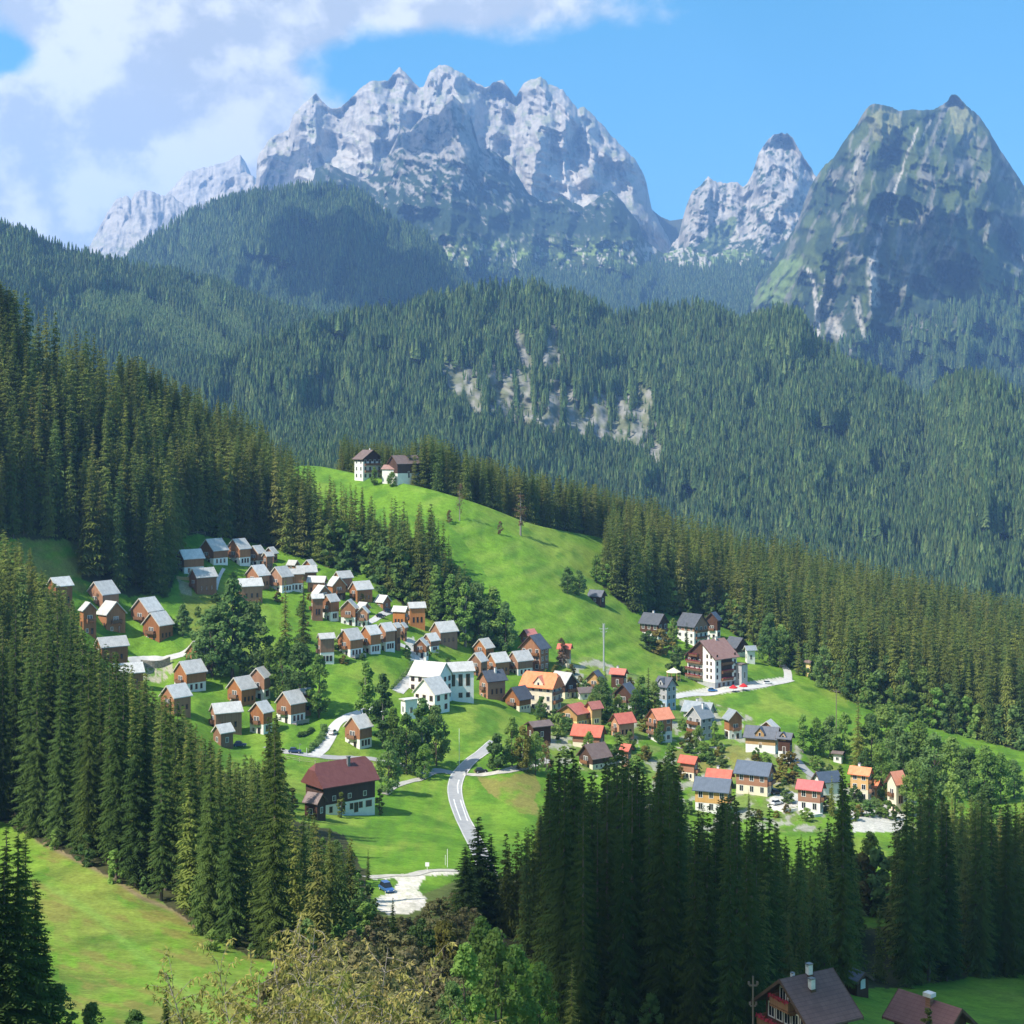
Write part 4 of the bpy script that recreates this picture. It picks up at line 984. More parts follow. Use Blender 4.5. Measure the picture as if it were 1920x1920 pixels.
R_ = {
 'silver': mat_roof('silver_shingle', (0.46, 0.445, 0.42), (0.62, 0.60, 0.57), 3.0, 0.5),
 'slate': mat_roof('slate_roof', (0.075, 0.085, 0.105), (0.11, 0.12, 0.145), 3.0, 0.5),
 'navy': mat_roof('navy_roof', (0.060, 0.085, 0.125), (0.085, 0.115, 0.165), 3.0, 0.45),
 'pearl': mat_roof('pale_slate_roof', (0.20, 0.24, 0.27), (0.28, 0.31, 0.34), 3.0, 0.5),
 'red': mat_roof('red_tiles', (0.46, 0.085, 0.050), (0.56, 0.13, 0.075), 3.0, 0.6),
 'crim': mat_roof('crimson_tiles', (0.40, 0.055, 0.055), (0.48, 0.08, 0.075), 3.0, 0.6),
 'orange': mat_roof('orange_tiles', (0.66, 0.17, 0.055), (0.76, 0.24, 0.10), 3.0, 0.6),
 'maroon': mat_roof('maroon_tiles', (0.165, 0.060, 0.055), (0.20, 0.080, 0.072), 3.0, 0.6),
 'brown': mat_roof('brown_tiles', (0.15, 0.105, 0.095), (0.20, 0.145, 0.13), 3.0, 0.65),
 'shaded_umber': mat_roof('shaded_umber_tiles', (0.105, 0.062, 0.058), (0.14, 0.085, 0.078), 3.0, 0.65),  # red-brown tiles darkened: the corner farmhouse's shade is in the colour
 'rust': mat_roof('rust_tiles', (0.30, 0.15, 0.12), (0.36, 0.20, 0.165), 3.0, 0.6)}
m_glass, _t, _p = bsdf('window_glass', (0.020, 0.026, 0.034), 0.12, 0.5)
m_wframe = mat_noise('white_window_frame', (0.72, 0.70, 0.66), (0.66, 0.64, 0.60), 2, 0.6)
m_bframe = mat_noise('brown_window_frame', (0.16, 0.07, 0.035), (0.20, 0.09, 0.04), 2, 0.6)
m_trim_w = mat_noise('pale_trim', (0.58, 0.54, 0.48), (0.48, 0.44, 0.38), 2, 0.7)
m_trim_d = mat_noise('dark_trim', (0.085, 0.050, 0.035), (0.11, 0.065, 0.045), 2, 0.7)
m_rail = mat_boards('balcony_boards', (0.22, 0.10, 0.05), (0.30, 0.15, 0.075), 6.0)
m_rail_g = mat_boards('grey_deck_boards', (0.30, 0.28, 0.26), (0.38, 0.36, 0.33), 6.0)
m_chim = mat_noise('chimney_plaster', (0.74, 0.72, 0.70), (0.62, 0.60, 0.58), 2, 0.9)
m_cap = mat_noise('metal_cap', (0.20, 0.20, 0.21), (0.14, 0.14, 0.15), 3, 0.4, 0.5)
m_door = mat_boards('door_boards', (0.12, 0.055, 0.03), (0.17, 0.08, 0.04), 5.0)
m_flower = mat_foliage('red_flowers', (0.42, 0.02, 0.035), (0.50, 0.06, 0.10), (0.46, 0.10, 0.16), 0.2, 3.0)

class MB:
    """collects boxes and polygons with material slots into one mesh"""
    def __init__(s): s.v = []; s.f = []; s.m = []
    def poly(s, pts, m=0):
        i = len(s.v); s.v += [tuple(p) for p in pts]; s.f.append(tuple(range(i, i + len(pts)))); s.m.append(m)
    def box(s, x0, x1, y0, y1, z0, z1, m=0):
        i = len(s.v)
        s.v += [(x0, y0, z0), (x1, y0, z0), (x1, y1, z0), (x0, y1, z0), (x0, y0, z1), (x1, y0, z1), (x1, y1, z1), (x0, y1, z1)]
        for q in ((0, 3, 2, 1), (4, 5, 6, 7), (0, 1, 5, 4), (1, 2, 6, 5), (2, 3, 7, 6), (3, 0, 4, 7)):
            s.f.append(tuple(i + k for k in q)); s.m.append(m)
    def prism(s, prof, y0, y1, m=0):
        """profile in x,z (counter-clockwise seen from -y) extruded along y"""
        i = len(s.v); n = len(prof)
        s.v += [(x, y0, z) for x, z in prof] + [(x, y1, z) for x, z in prof]
        s.f.append(tuple(i + k for k in range(n))); s.m.append(m)
        s.f.append(tuple(i + n + k for k in reversed(range(n)))); s.m.append(m)
        for k in range(n):
            j = (k + 1) % n; s.f.append((i + k, i + n + k, i + n + j, i + j)); s.m.append(m)
    def tube(s, p0, p1, r0, r1=None, n=8, m=0):
        V, Fq = cyl_np(p0, p1, r0, r1 if r1 is not None else r0, n); i = len(s.v)
        s.v += [tuple(v) for v in V]
        for q in Fq: s.f.append(tuple(int(i + k) for k in q)); s.m.append(m)
        s.f.append(tuple(i + k for k in reversed(range(n)))); s.m.append(m); s.f.append(tuple(i + n + k for k in range(n))); s.m.append(m)
    def build(s, name, mats, parent=None, fix=True):
        me = bpy.data.meshes.new(name); me.from_pydata(s.v, [], s.f)
        for m in (mats if isinstance(mats, (list, tuple)) else [mats]): me.materials.append(m)
        me.polygons.foreach_set('material_index', s.m)
        if fix:
            bm = bmesh.new(); bm.from_mesh(me); bmesh.ops.recalc_face_normals(bm, faces=bm.faces); bm.to_mesh(me); bm.free()
        me.update()
        return link(name, me, parent)

def window(parent, face, a, z, w, h, W, L, frame, split=True, name='window'):
    """a window on wall 'f' (front gable), 'b', 'l' or 'r'; a = position along the wall, z = sill"""
    b = MB(); fw = .10 + .04 * min(w, 2); d = .07
    b.box(-w / 2 - fw, w / 2 + fw, -d, .05, z - fw, z, 0); b.box(-w / 2 - fw, w / 2 + fw, -d, .05, z + h, z + h + fw, 0)
    b.box(-w / 2 - fw, -w / 2, -d, .05, z, z + h, 0); b.box(w / 2, w / 2 + fw, -d, .05, z, z + h, 0)
    b.box(-w / 2, w / 2, -.025, .03, z, z + h, 1)
    if split and w > .7: b.box(-.035, .035, -.05, -.026, z, z + h, 0)
    o = b.build(name, [frame, m_glass], parent)
    if face == 'f': o.location = (a, -L / 2 - .01, 0)
    elif face == 'b': o.location = (a, L / 2 + .01, 0); o.rotation_euler = (0, 0, math.pi)
    elif face == 'r': o.location = (W / 2 + .01, a, 0); o.rotation_euler = (0, 0, math.pi / 2)
    else: o.location = (-W / 2 - .01, a, 0); o.rotation_euler = (0, 0, -math.pi / 2)
    return o
def balcony(parent, face, a, z, w, d, W, L, mat, flowers=False, rail=1.15):
    b = MB(); b.box(-w / 2, w / 2, -d, 0, z - .16, z, 0)
    b.box(-w / 2, w / 2, -d, -d + .07, z + .12, z + rail, 0); b.box(-w / 2, -w / 2 + .07, -d + .07, 0, z + .12, z + rail, 0); b.box(w / 2 - .07, w / 2, -d + .07, 0, z + .12, z + rail, 0)
    for x in (-w / 2 + .2, w / 2 - .2): b.box(x - .07, x + .07, -d * .7, 0, z - .5, z - .17, 0)
    o = b.build('balcony', mat, parent)
    if face == 'f': o.location = (a, -L / 2 - .02, 0)
    elif face == 'r': o.location = (W / 2 + .02, a, 0); o.rotation_euler = (0, 0, math.pi / 2)
    else: o.location = (-W / 2 - .02, a, 0); o.rotation_euler = (0, 0, -math.pi / 2)
    if flowers:
        n = int(w / .5); q = np.stack([np.linspace(-w / 2 + .2, w / 2 - .2, n), np.full(n, -d - .06), z + rail + .05 * np.sin(np.arange(n) * 1.7)], 1)
        V, Fq = leaf_cloud(np.random.default_rng(int(w * 10 + z)), q, [.30] * n, 34, .12); g = Geo(); g.add(V, Fq)
        link('flower_box', g.mesh('flower_box', [m_flower]), o)
    return o

PHI = [(0.0, 80), (.1, 76), (.2, 67), (.35, 56), (.5, 47), (.6, 40), (.75, 27), (.9, 13), (1, 5)]
def place_of(uL, uR, vT, vB, g, side):
    uc = (uL + uR) / 2; D = float(ground_D(uc, vB)); s = D / F
    phi = rad(float(lerp_poly(PHI, g))); Wt = (uR - uL) * s
    return uc, D, s, phi, Wt
HOUSES = []
def house(uL, uR, vT, vB, g, side, label, low='white', up='wood', roof='silver', split=.42, pitch=1.0, over=.55, phi_=None, grow=.12, trim=None, cat='house', group=None,
          win='std', balc=True, chim=None, name='chalet', back=True, hip=False, frame=None, sink=4.5, flowers=False, ratio=None, deck=False):
    if grow: uL, uR, vT = uL - grow * (uR - uL) / 2, uR + grow * (uR - uL) / 2, vT - grow * .6 * (vB - vT)
    uc, D, s, phi, Wt = place_of(uL, uR, vT, vB, g, side)
    if phi_: phi = rad(phi_)
    Wn = g * Wt / math.cos(phi); Ln = (1 - g) * Wt / math.sin(phi)
    Wn = max(Wn, .62 * Ln); Ln = max(Ln, .75 * Wn)
    k = Wt / (Wn * math.cos(phi) + Ln * math.sin(phi)); Wn *= k; Ln *= k       # roof extents
    if ratio: pass
    W = max(2.5, Wn - 2 * over); L = max(2.5, Ln - 2 * over * .9)
    depth = (W * math.sin(phi) + L * math.cos(phi)) / 2
    Ht = (vB - vT) * s - depth * (vB - HZ) / F * .9
    Ht = max(Ht, 3.4); rise = W / 2 * pitch
    if Ht - rise < .5 * Ht: rise = .5 * Ht; pitch = rise / (W / 2)
    he = Ht - rise - .28                                        # eaves height on the wall line
    D2 = D + depth; p = P(uc, vB, D); p2 = P(uc, vB, D2); a = math.atan2(p2.x, p2.y)
    th = (-phi if side == 'L' else phi) - a
    root = bpy.data.objects.new(name, None); C.objects.link(root); root.location = (p2.x, p2.y, p.z); root.rotation_euler = (0, 0, th); root.empty_display_size = .1
    tag(root, label, cat, group); HOUSES.append((p2.x, p2.y, math.hypot(W, L) / 2))
    hb = he * split if low else 0
    trim = trim or (m_trim_w if roof in ('silver', 'pearl') else m_trim_d)
    frame = frame or (m_wframe if up != 'dark' else m_wframe)
    def gable(hw, z0, y0, y1):
        return [(-hw, z0), (hw, z0), (hw, he), (0, he + rise * hw / (W / 2)), (-hw, he)]
    b = MB()
    if low:
        b.box(-W / 2, W / 2, -L / 2, L / 2, -sink, hb, 0); b.build('plaster_base' if low in ('white', 'cream', 'yellow', 'blue', 'grey') else 'lower_wall', W_[low], root)
        b = MB(); e = .06
        b.prism([(-W / 2 - e, hb + .003), (W / 2 + e, hb + .003), (W / 2 + e, he + .05), (0, he + rise + .05), (-W / 2 - e, he + .05)], -L / 2 - e, L / 2 + e, 0)
        b.build('timber_wall' if up not in ('white', 'cream', 'yellow', 'blue', 'grey') else 'wall', W_[up], root)
    else:
        e = 0; b.prism([(-W / 2, -sink), (W / 2, -sink), (W / 2, he + .05), (0, he + rise + .05), (-W / 2, he + .05)], -L / 2, L / 2, 0)
        b.build('timber_wall' if up not in ('white', 'cream', 'yellow', 'blue', 'grey') else 'wall', W_[up], root)
    # roof: two thick slabs with overhang
    b = MB(); sl = rise / (W / 2); ox = W / 2 + over; yo = L / 2 + over * .9; th_ = .26; zt = he + rise + .12
    zx = lambda x: zt - sl * x
    if not hip:
        b.prism([(-ox, zx(ox)), (0, zt), (ox, zx(ox)), (ox, zx(ox) + th_), (0, zt + th_), (-ox, zx(ox) + th_)], -yo, yo, 0)
    else:                                                    # half-hipped ends
        c = hip * W / 2; zc = zx(c) ; ys = yo - c * .75
        for q in (-1, 1):
            b.poly([(-ox, q * yo, zx(ox)), (ox, q * yo, zx(ox)), (ox, q * yo, zx(ox) + th_), (c, q * yo, zc + th_), (-c, q * yo, zc + th_), (-ox, q * yo, zx(ox) + th_)][::q], 0)
            b.poly([(-c, q * yo, zc + th_), (c, q * yo, zc + th_), (0, q * ys, zt + th_)], 0)
        for q in (-1, 1):
            b.poly([(q * ox, -yo, zx(ox) + th_), (q * c, -yo, zc + th_), (0, -ys, zt + th_), (0, ys, zt + th_), (q * c, yo, zc + th_), (q * ox, yo, zx(ox) + th_)], 0)
            b.poly([(q * ox, -yo, zx(ox)), (q * ox, yo, zx(ox)), (q * ox, yo, zx(ox) + th_), (q * ox, -yo, zx(ox) + th_)], 0)
        b.poly([(-ox, -yo, zx(ox)), (-ox, yo, zx(ox)), (ox, yo, zx(ox)), (ox, -yo, zx(ox))], 0)
    ro = b.build('roof', R_[roof], root)
    if not hip:
        b = MB()                                             # barge boards on both gables
        for q in (-1, 1):
            y0 = q * (yo + .004); y1 = q * (yo + .09)
            for sx in (-1, 1):
                pr = [(0, zt - .16), (sx * ox, zx(ox) - .16), (sx * ox, zx(ox) + th_ + .03), (0, zt + th_ + .03)]
                b.prism(pr, min(y0, y1), max(y0, y1), 0)
        b.build('barge_board', trim, ro)
    if chim:
        for cx, cy in (chim if isinstance(chim, list) else [(W * .16, L * .1)]):
            b = MB(); zc = zx(abs(cx)); b.box(cx - .4, cx + .4, cy - .4, cy + .4, zc - .3, zt + 1.1, 0); b.box(cx - .5, cx + .5, cy - .5, cy + .5, zt + 1.103, zt + 1.3, 1)
            b.build('chimney', [m_chim if chim != 'dark' else m_cap, m_cap], ro)
    # openings
    vis = 'r' if side == 'L' else 'l'
    if win == 'std':
        gs = min(1.0, W / 6.0)
        zu = hb + .45 if low else he * .55
        uh = min(2.0, (he + rise * .4 - zu)); 
        for x in (-.62 * gs, .62 * gs): window(root, 'f', x, zu, .85 * gs, max(1.0, uh), W, L + 2 * e, frame)
        if low or he > 4:
            zl = .25; window(root, 'f', -W * .22, zl + .5, .9 * gs, min(1.3, max(.8, (hb if low else he * .5) - 1.2)), W, L, frame)
            o = window(root, 'f', W * .18, .05, 1.0 * gs, min(2.1, max(1.4, (hb if low else he * .5) - .5)), W, L, m_bframe, False, 'door')
        if balc: balcony(root, 'f', 0, zu - .35, W * .52, 1.15, W, L + 2 * e, m_rail, flowers)
        n = 3 if L > 5 else 2
        for i in range(n):
            y = (i - (n - 1) / 2) * L * .26
            if low: window(root, vis, y, max(.4, hb * .30), .75, min(1.9, hb * .52), W, L, frame if low != 'white' else m_bframe, False)
            else: window(root, vis, y, he * .28, .7, he * .24, W, L, m_bframe, False)
    elif win == 'grid':
        rows = max(2, int(he / 3.0)); st = he / rows
        for fc, ext in (('f', W), (vis, L)):
            n = max(2, int(ext / 3.0))
            for r in range(rows):
                for i in range(n):
                    zz = r * st + st * .28; WW, LL = (W + 2 * e, L + 2 * e) if (low and zz > hb) else (W, L)
                    window(root, fc, (i - (n - 1) / 2) * ext / n, zz, min(1.3, ext / n * .42), st * .5, WW, LL, frame)
        if balc:
            for r in range(1, rows): balcony(root, 'f', 0, r * st + .1, W * .85, 1.2, W, L + 2 * e, m_rail, flowers)
    elif win == 'hall':
        for i in range(3):
            window(root, vis, (i - 1) * L * .28, he * .52, 1.35, he * .36, W, L, m_bframe)
            if i: window(root, vis, (i - 1) * L * .28, he * .14, 1.3, he * .14, W, L, m_bframe)
    elif win == 'few':
        window(root, vis, 0, he * .3, 1.0, he * .3, W, L, frame)
        window(root, 'f', 0, he * .35, .9, he * .3, W, L, frame)
    if deck:
        b = MB(); dl = L * .9; b.box(0, 2.4, -dl / 2, dl / 2, -.25, 0, 0); b.box(2.33, 2.4, -dl / 2, dl / 2, .003, 1.1, 0)
        for y in (-dl / 2 + .2, 0, dl / 2 - .2): b.box(2.1, 2.3, y - .1, y + .1, -3.5, -.253, 0)
        o = b.build('deck', m_rail_g, root); o.location = ((1 if vis == 'r' else -1) * (W / 2 + .03), 0, hb * .02 + .2)
        if vis == 'l': o.rotation_euler = (0, 0, math.pi)
    return root, dict(W=W, L=L, he=he, rise=rise, hb=hb, zt=zt, th=th, over=over, D=D2, phi=phi, vis=vis)

GC = 'silver-roofed holiday chalets on the left slope'
# --- the chalet village: (uL, uR, vTop, vBase, gable share, side of gable, kind, label)
CH = [
(90,135,1087,1145,.35,'L','d',"timber chalet mostly hidden by spruces at the left edge, below the hillside clearing"),
(164,221,1094,1148,.5,'L','d',"tall timber chalet topmost of the far-left cluster, its back to the dark forest"),
(149,181,1134,1190,.8,'R','d',"timber chalet cut by a spruce at the left end of the far-left cluster"),
(183,234,1132,1187,.66,'R','dk',"timber chalet with a raised wooden deck, gable turned right, in the far-left cluster"),
(247,303,1125,1179,.55,'L','d',"timber chalet with a small porch roof, upper of the pair at the dark forest edge"),
(269,323,1152,1206,.55,'L','d',"timber chalet on the grass knoll, lower of the pair at the dark forest edge"),
(181,238,1198,1247,.2,'L','d',"timber chalet broadside on above the stone slope, below the far-left cluster"),
(212,267,1247,1290,.12,'L','d',"chalet roof just showing over spruce tops left of the stone slope"),
(393,422,1205,1258,.4,'L','w',"narrow chalet tucked behind the right shoulder of another chalet under the dark tree"),
(350,407,1205,1262,.5,'L','dk',"timber chalet with a dark terrace, just under the big dark broadleaf tree"),
(328,385,1243,1299,.4,'L','w',"chalet with tall white base and three side windows, right of the stone slope"),
(302,357,1288,1343,.45,'L','d',"timber chalet half hidden by spruce tops below the white-based one by the stone slope"),
(467,507,1256,1313,.72,'L','w',"white-based chalet facing the viewer, behind an orange timber chalet at the wood's edge"),
(427,479,1273,1326,.5,'L','d',"orange timber chalet with a dark balcony, in front of a white-based one"),
(396,452,1322,1377,.16,'L','d',"red-brown timber chalet broadside on, lowest row, above a small grey annex"),
(399,438,1361,1402,.4,'L','s',"small timber annex with pale roof, lowest of the chalets on the left"),
(468,511,1320,1378,.6,'L','w',"white-based chalet partly behind the lone tall spruce in the lowest row"),
(557,585,1295,1345,.3,'L','d',"narrow timber wing behind the big white-based chalet with the deck"),
(519,572,1300,1358,.5,'L','wk',"white-based chalet with a long deck beside the curving lane"),
(647,697,1346,1405,.55,'L','w',"lone white-based chalet on the lawn right of the curving lane"),
(332,381,1034,1078,.3,'L','w',"white-based chalet leftmost of the top row, above a wooden terrace"),
(356,405,1069,1118,.3,'L','d',"red-brown timber chalet just below the leftmost one of the top row"),
(375,426,1014,1060,.5,'L','w',"white-based chalet second from the left in the top row, under the fenced meadow"),
(426,469,1014,1060,.55,'L','w',"white-based chalet third from the left in the top row"),
(495,521,1028,1055,.7,'L','d',"chalet gable peeping out last at the right end of the top row"),
(465,497,1026,1063,.6,'L','w',"white-based chalet fourth from the left in the top row"),
(492,513,1038,1073,.4,'L','d',"narrow timber chalet attached right of the fourth chalet of the top row"),
(461,505,1063,1106,.55,'L','d',"timber chalet in the second row, behind the crown of the big dark tree"),
(446,491,1088,1130,.15,'L','d',"timber chalet broadside on, right beside the crown of the big dark tree"),
(538,561,1052,1070,.4,'R','s',"tiny pale-roofed chalet at the forest edge, upper left of the roof cluster"),
(566,594,1051,1072,.7,'L','s',"small chalet gable right under the forest, behind the roof cluster"),
(555,593,1063,1092,.12,'L','d',"pale-roofed timber chalet behind the two spruces in the middle of the slope"),
(539,569,1070,1110,.1,'L','w',"bright-roofed white chalet left of the two middle spruces"),
(505,548,1066,1112,.55,'L','w',"white-based chalet with a balcony left of the two middle spruces"),
(626,661,1074,1112,.35,'L','d',"timber chalet at the upper right of the roof cluster, against the trees"),
(577,612,1083,1115,.15,'R','d',"chalet showing a wide bright roof at the centre of the roof cluster"),
(613,648,1085,1127,.7,'R','dd',"dark glazed timber chalet with gable turned right in the roof cluster"),
(586,620,1100,1130,.7,'R','d',"low timber chalet in front of the wide bright roof"),
(656,698,1093,1132,.35,'L','d',"timber chalet right end of the roof cluster, in front of the trees"),
(583,606,1118,1165,.1,'L','d',"narrow chalet squeezed against the right side of the two middle spruces"),
(604,636,1118,1165,.5,'L','w',"white-based chalet right of the two middle spruces, above green lawn"),
(668,694,1131,1152,.5,'R','s',"pale roof peeping out behind two front-facing chalets"),
(639,671,1128,1173,.88,'L','w',"tall white-based chalet facing straight forward at the head of a footpath"),
(669,693,1140,1177,.88,'L','w',"small white-based chalet facing straight forward beside a taller one"),
(703,733,1118,1142,.5,'R','s',"small timber chalet at the forest edge above the parked dark cars"),
(736,766,1140,1178,.25,'R','o',"orange timber chalet with bright roof left of its twin at the trees"),
(765,797,1133,1178,.1,'L','o',"orange timber chalet with a terrace, farthest right at the trees above the lane"),
(596,627,1192,1247,.16,'L','w',"white-based chalet with a bright roof, leftmost below the row of three"),
(745,764,1170,1201,.8,'L','d',"small timber gable at the right end of the chalet row above the lawn"),
(733,752,1172,1219,.6,'L','d',"timber chalet joined right of the three white-based ones above the lawn"),
(706,741,1172,1222,.5,'L','w',"third white-based chalet of the row above the steep lawn"),
(676,714,1177,1227,.5,'L','w',"second white-based chalet of the row above the steep lawn"),
(634,680,1183,1233,.5,'L','wk',"first white-based chalet of the row above the steep lawn, with a deck"),
(808,857,1169,1212,.38,'L','d',"timber chalet with a side wing, left of the tall pale tree trunks"),
(792,824,1190,1222,.5,'L','w',"white-based chalet behind the front gable at the bend of the white lane"),
(775,804,1199,1234,.88,'L','w',"front-facing timber gable with white base at the bend of the white lane"),
(888,926,1200,1234,.6,'L','d',"single timber chalet above the row of three right of the white hall"),
(953,998,1224,1268,.42,'L','w',"right one of the row of three chalets above the dark-roofed brown house"),
(912,955,1227,1267,.42,'L','d',"middle one of the row of three chalets right of the white hall"),
(879,914,1227,1270,.65,'L','d',"left one of the row of three chalets, closest to the white hall"),
]
for uL, uR, vT, vB, g, sd, k, lb in CH:
    kw = dict(group=GC, cat='chalet', grow=.16)
    if k[0] == 'w': kw.update(low='white', up='wood', split=.46)
    elif k == 'dd': kw.update(low='dark', up='wood', split=.5)
    elif k[0] == 'd': kw.update(low=None, up='wood')
    elif k == 'o': kw.update(low=None, up='orng')
    else: kw.update(low=None, up='wood', win='few', balc=False)
    house(uL, uR, vT, vB, g, sd, lb, deck='k' in k, **kw)

GW = 'white buildings of the village hall'
# --- white hall group
house(768, 846, 1245, 1316, .32, 'R', "white hall with a long pale roof and a dark right gable, by the white lane", low=None, up='white', roof='silver', win='grid', balc=False, pitch=.95, name='hall', cat='hall', frame=m_bframe)
house(830, 888, 1246, 1317, .14, 'L', "white hall wing with tall dark windows and pale roof, right one of its group", low=None, up='white', roof='silver', win='hall', balc=False, pitch=.9, name='hall', cat='hall')
house(776, 843, 1274, 1338, .58, 'L', "white gabled hall in front of the group with an orange balcony", low=None, up='white', roof='silver', win='grid', balc=False, name='hall', cat='hall', frame=m_bframe)
GV = 'houses of the right-hand village'
# uL,uR,vT,vB,g,side,low,up,roof,extra,label
HV = [
(974,1010,1182,1216,.5,'L','white','wood','red',{},"white chalet with red roof just behind the big brown gable"),
(974,1031,1194,1258,.7,'L',None,'wood','slate',{'win':'grid'},"big brown gabled house with dark roof at the foot of the bright meadow"),
(1045,1073,1210,1251,.12,'R','cream','wood','red',{'win':'few'},"small cream house with red roof beside a reddish tree at the meadow's foot"),
(896,950,1260,1313,.35,'L',None,'brick','slate',{'chim':1},"brown house with dark grey roof and chimney, below the row of three chalets"),
(1030,1083,1263,1311,.45,'R','cream','dark','silver',{},"dark timber house with a shining pale roof behind the big orange roof"),
(976,1055,1265,1336,.26,'R','cream','cream','orange',{'hip':.32,'pitch':1.05,'win':'grid','over':1.2},"large house under a bright orange half-hipped roof with a dormer gable"),
(945,998,1290,1334,.55,'L','cream','wood','slate',{},"cream house with dark roof at the lower left of the big orange roof"),
(1080,1112,1290,1313,.2,'L',None,'white','brown',{'win':'few','balc':False},"low house with a grey-brown roof among bushes right of the big orange roof"),
(1098,1136,1260,1299,.8,'L','cream','pale','slate',{},"honey timber gable with slate roof left of the steel mast foot"),
(1143,1177,1256,1294,.2,'R',None,'dark','red',{'chim':1,'win':'few'},"red-roofed dark house with chimney right of the steel mast foot"),
(1150,1198,1284,1331,.75,'L','white','dark','slate',{},"white gabled house with dark upper storey between garden conifers"),
(1226,1270,1273,1331,.45,'R','blue','grey','slate',{'win':'grid','balc':False},"tall blue-grey house with a dark roof right of the tall garden conifer"),
(1046,1106,1322,1363,.6,'L','yellow','pale','red',{'pitch':.62},"yellow house under a red roof, left of its red-roofed neighbour"),
(1096,1131,1318,1361,.4,'L','yellow','pale','red',{},"narrow yellow house with red roof joined to the right of another"),
(1143,1192,1340,1387,.36,'L',None,'orng','red',{'win':'std'},"orange timber house with red roof behind the dark spruce tips"),
(1212,1263,1332,1393,.4,'L','white','orng','orange',{'win':'grid'},"orange-red roofed timber house with white ground floor and a terrace"),
(1072,1135,1362,1406,.16,'R','cream','brick','red',{'win':'few','balc':False},"broad red roof over a low cream house just above dark spruce tips"),
(1083,1146,1397,1444,.45,'L','cream','dark','brown',{},"dark timber house with grey-brown roof partly hidden by spruce tips"),
(1164,1186,1398,1441,.3,'R',None,'brick','red',{'win':'few','balc':False},"small red-roofed house squeezed between dark spruce tips"),
(985,1036,1354,1391,.3,'L',None,'dark','brown',{'win':'few','balc':False,'pitch':.5},"dark hut with a low grey-brown roof in the bushes by the side road"),
(1280,1340,1318,1352,.2,'R',None,'grey','pearl',{'win':'few','balc':False,'chim':1},"pale slate roof house directly behind the tall grey house on the green"),
(1286,1338,1327,1389,.55,'L','grey','grey','pearl',{'win':'grid','chim':1},"tall grey house with pale slate roof at the edge of the lower green"),
(1355,1394,1334,1387,.72,'R','white','wood','pearl',{},"narrow white and timber house with pale roof standing alone on the lower green"),
(1421,1461,1352,1377,.85,'L',None,'wood','silver',{'win':'few','balc':False},"light grey gable peeping over a dark slate roof on the green"),
(1397,1462,1365,1413,.1,'R','white','pale','slate',{'win':'few','balc':False,'split':.5},"long dark slate house with a honey timber dormer, left half of the double house"),
(1456,1488,1377,1429,.15,'R','white','dark','slate',{'win':'few','balc':False},"white house with dark slate roof, right half of the double house"),
(1379,1451,1432,1493,.16,'R','cream','brick','navy',{'win':'grid','balc':True},"brown and cream house with slate roof above the white parking yard"),
(1494,1546,1467,1525,.12,'R','white','brick','crim',{'win':'grid'},"crimson-roofed house with two brown balconies beside the parking yard"),
(1524,1577,1450,1502,.3,'L',None,'white','navy',{'win':'few','balc':False},"house with a broad navy roof behind the crimson-roofed one"),
(1592,1636,1442,1503,.16,'R','cream','pale','orange',{'win':'grid','chim':1},"cream house with orange roof left of the steep orange gable"),
(1628,1653,1465,1500,.3,'R',None,'pale','orange',{'win':'few','balc':False},"small orange-roofed porch house next to the steep orange gable"),
(1660,1701,1451,1523,.5,'L',None,'cream','orange',{'pitch':1.35},"steep orange gabled house farthest right in the village"),
(1324,1375,1445,1482,.12,'R',None,'brick','red',{'win':'few','balc':False,'chim':1},"red-roofed house with white chimney behind the navy roof"),
(1302,1373,1463,1527,.1,'R','white','pale','navy',{'win':'grid'},"white and timber house with a navy roof at the spruce wood's upper edge"),
(1272,1312,1420,1464,.26,'R','cream','brick','red',{},"cream house with red roof below the dry meadow, left of the navy roof"),
(1199,1253,1153,1201,.36,'R','white','dark','slate',{'win':'grid','balc':True,'chim':1},"dark brown house with slate roof, leftmost of the uphill group at the forest"),
(1269,1328,1154,1211,.45,'R','white','wood','slate',{'win':'grid','split':.72},"white guesthouse with a brown gable and slate roof in the uphill group"),
(1322,1353,1151,1198,.8,'L','white','dark','navy',{},"white and dark gabled house, rightmost of the uphill group at the forest"),
(1358,1403,1197,1232,.5,'R','white','dark','slate',{'win':'few','balc':False},"dark gabled house right behind the big white hotel"),
(1395,1418,1213,1245,.2,'L',None,'white','pearl',{'win':'few','balc':False},"little white house with grey roof right of the hotel"),
(1583,1606,1268,1309,.55,'R','white','dark','rust',{'win':'few','balc':False},"narrow tall house with rust roof alone at the right forest edge"),
(1508,1528,1236,1271,.4,'R',None,'yellow','brown',{'win':'few','balc':False},"yellow house half hidden by trees above the hotel road's end"),
(1102,1137,1108,1134,.3,'R',None,'dark','slate',{'win':'few','balc':False},"black hut at the forest corner of the bright meadow"),
(1560,1583,1410,1431,.1,'R',None,'white','brown',{'win':'few','balc':False,'pitch':.3},"small pale hut alone on the dry slope right of the double house"),
]
for uL, uR, vT, vB, g, sd, lo_, up_, rf, kw, lb in HV:
    kw = dict(kw); nm = 'hut' if 'hut' in lb else 'house'
    kw.setdefault('over', .95); house(uL, uR, vT, vB, g, sd, lb, low=lo_, up=up_, roof=rf, name=nm, cat=nm, group=GV if nm == 'house' else None, **kw)

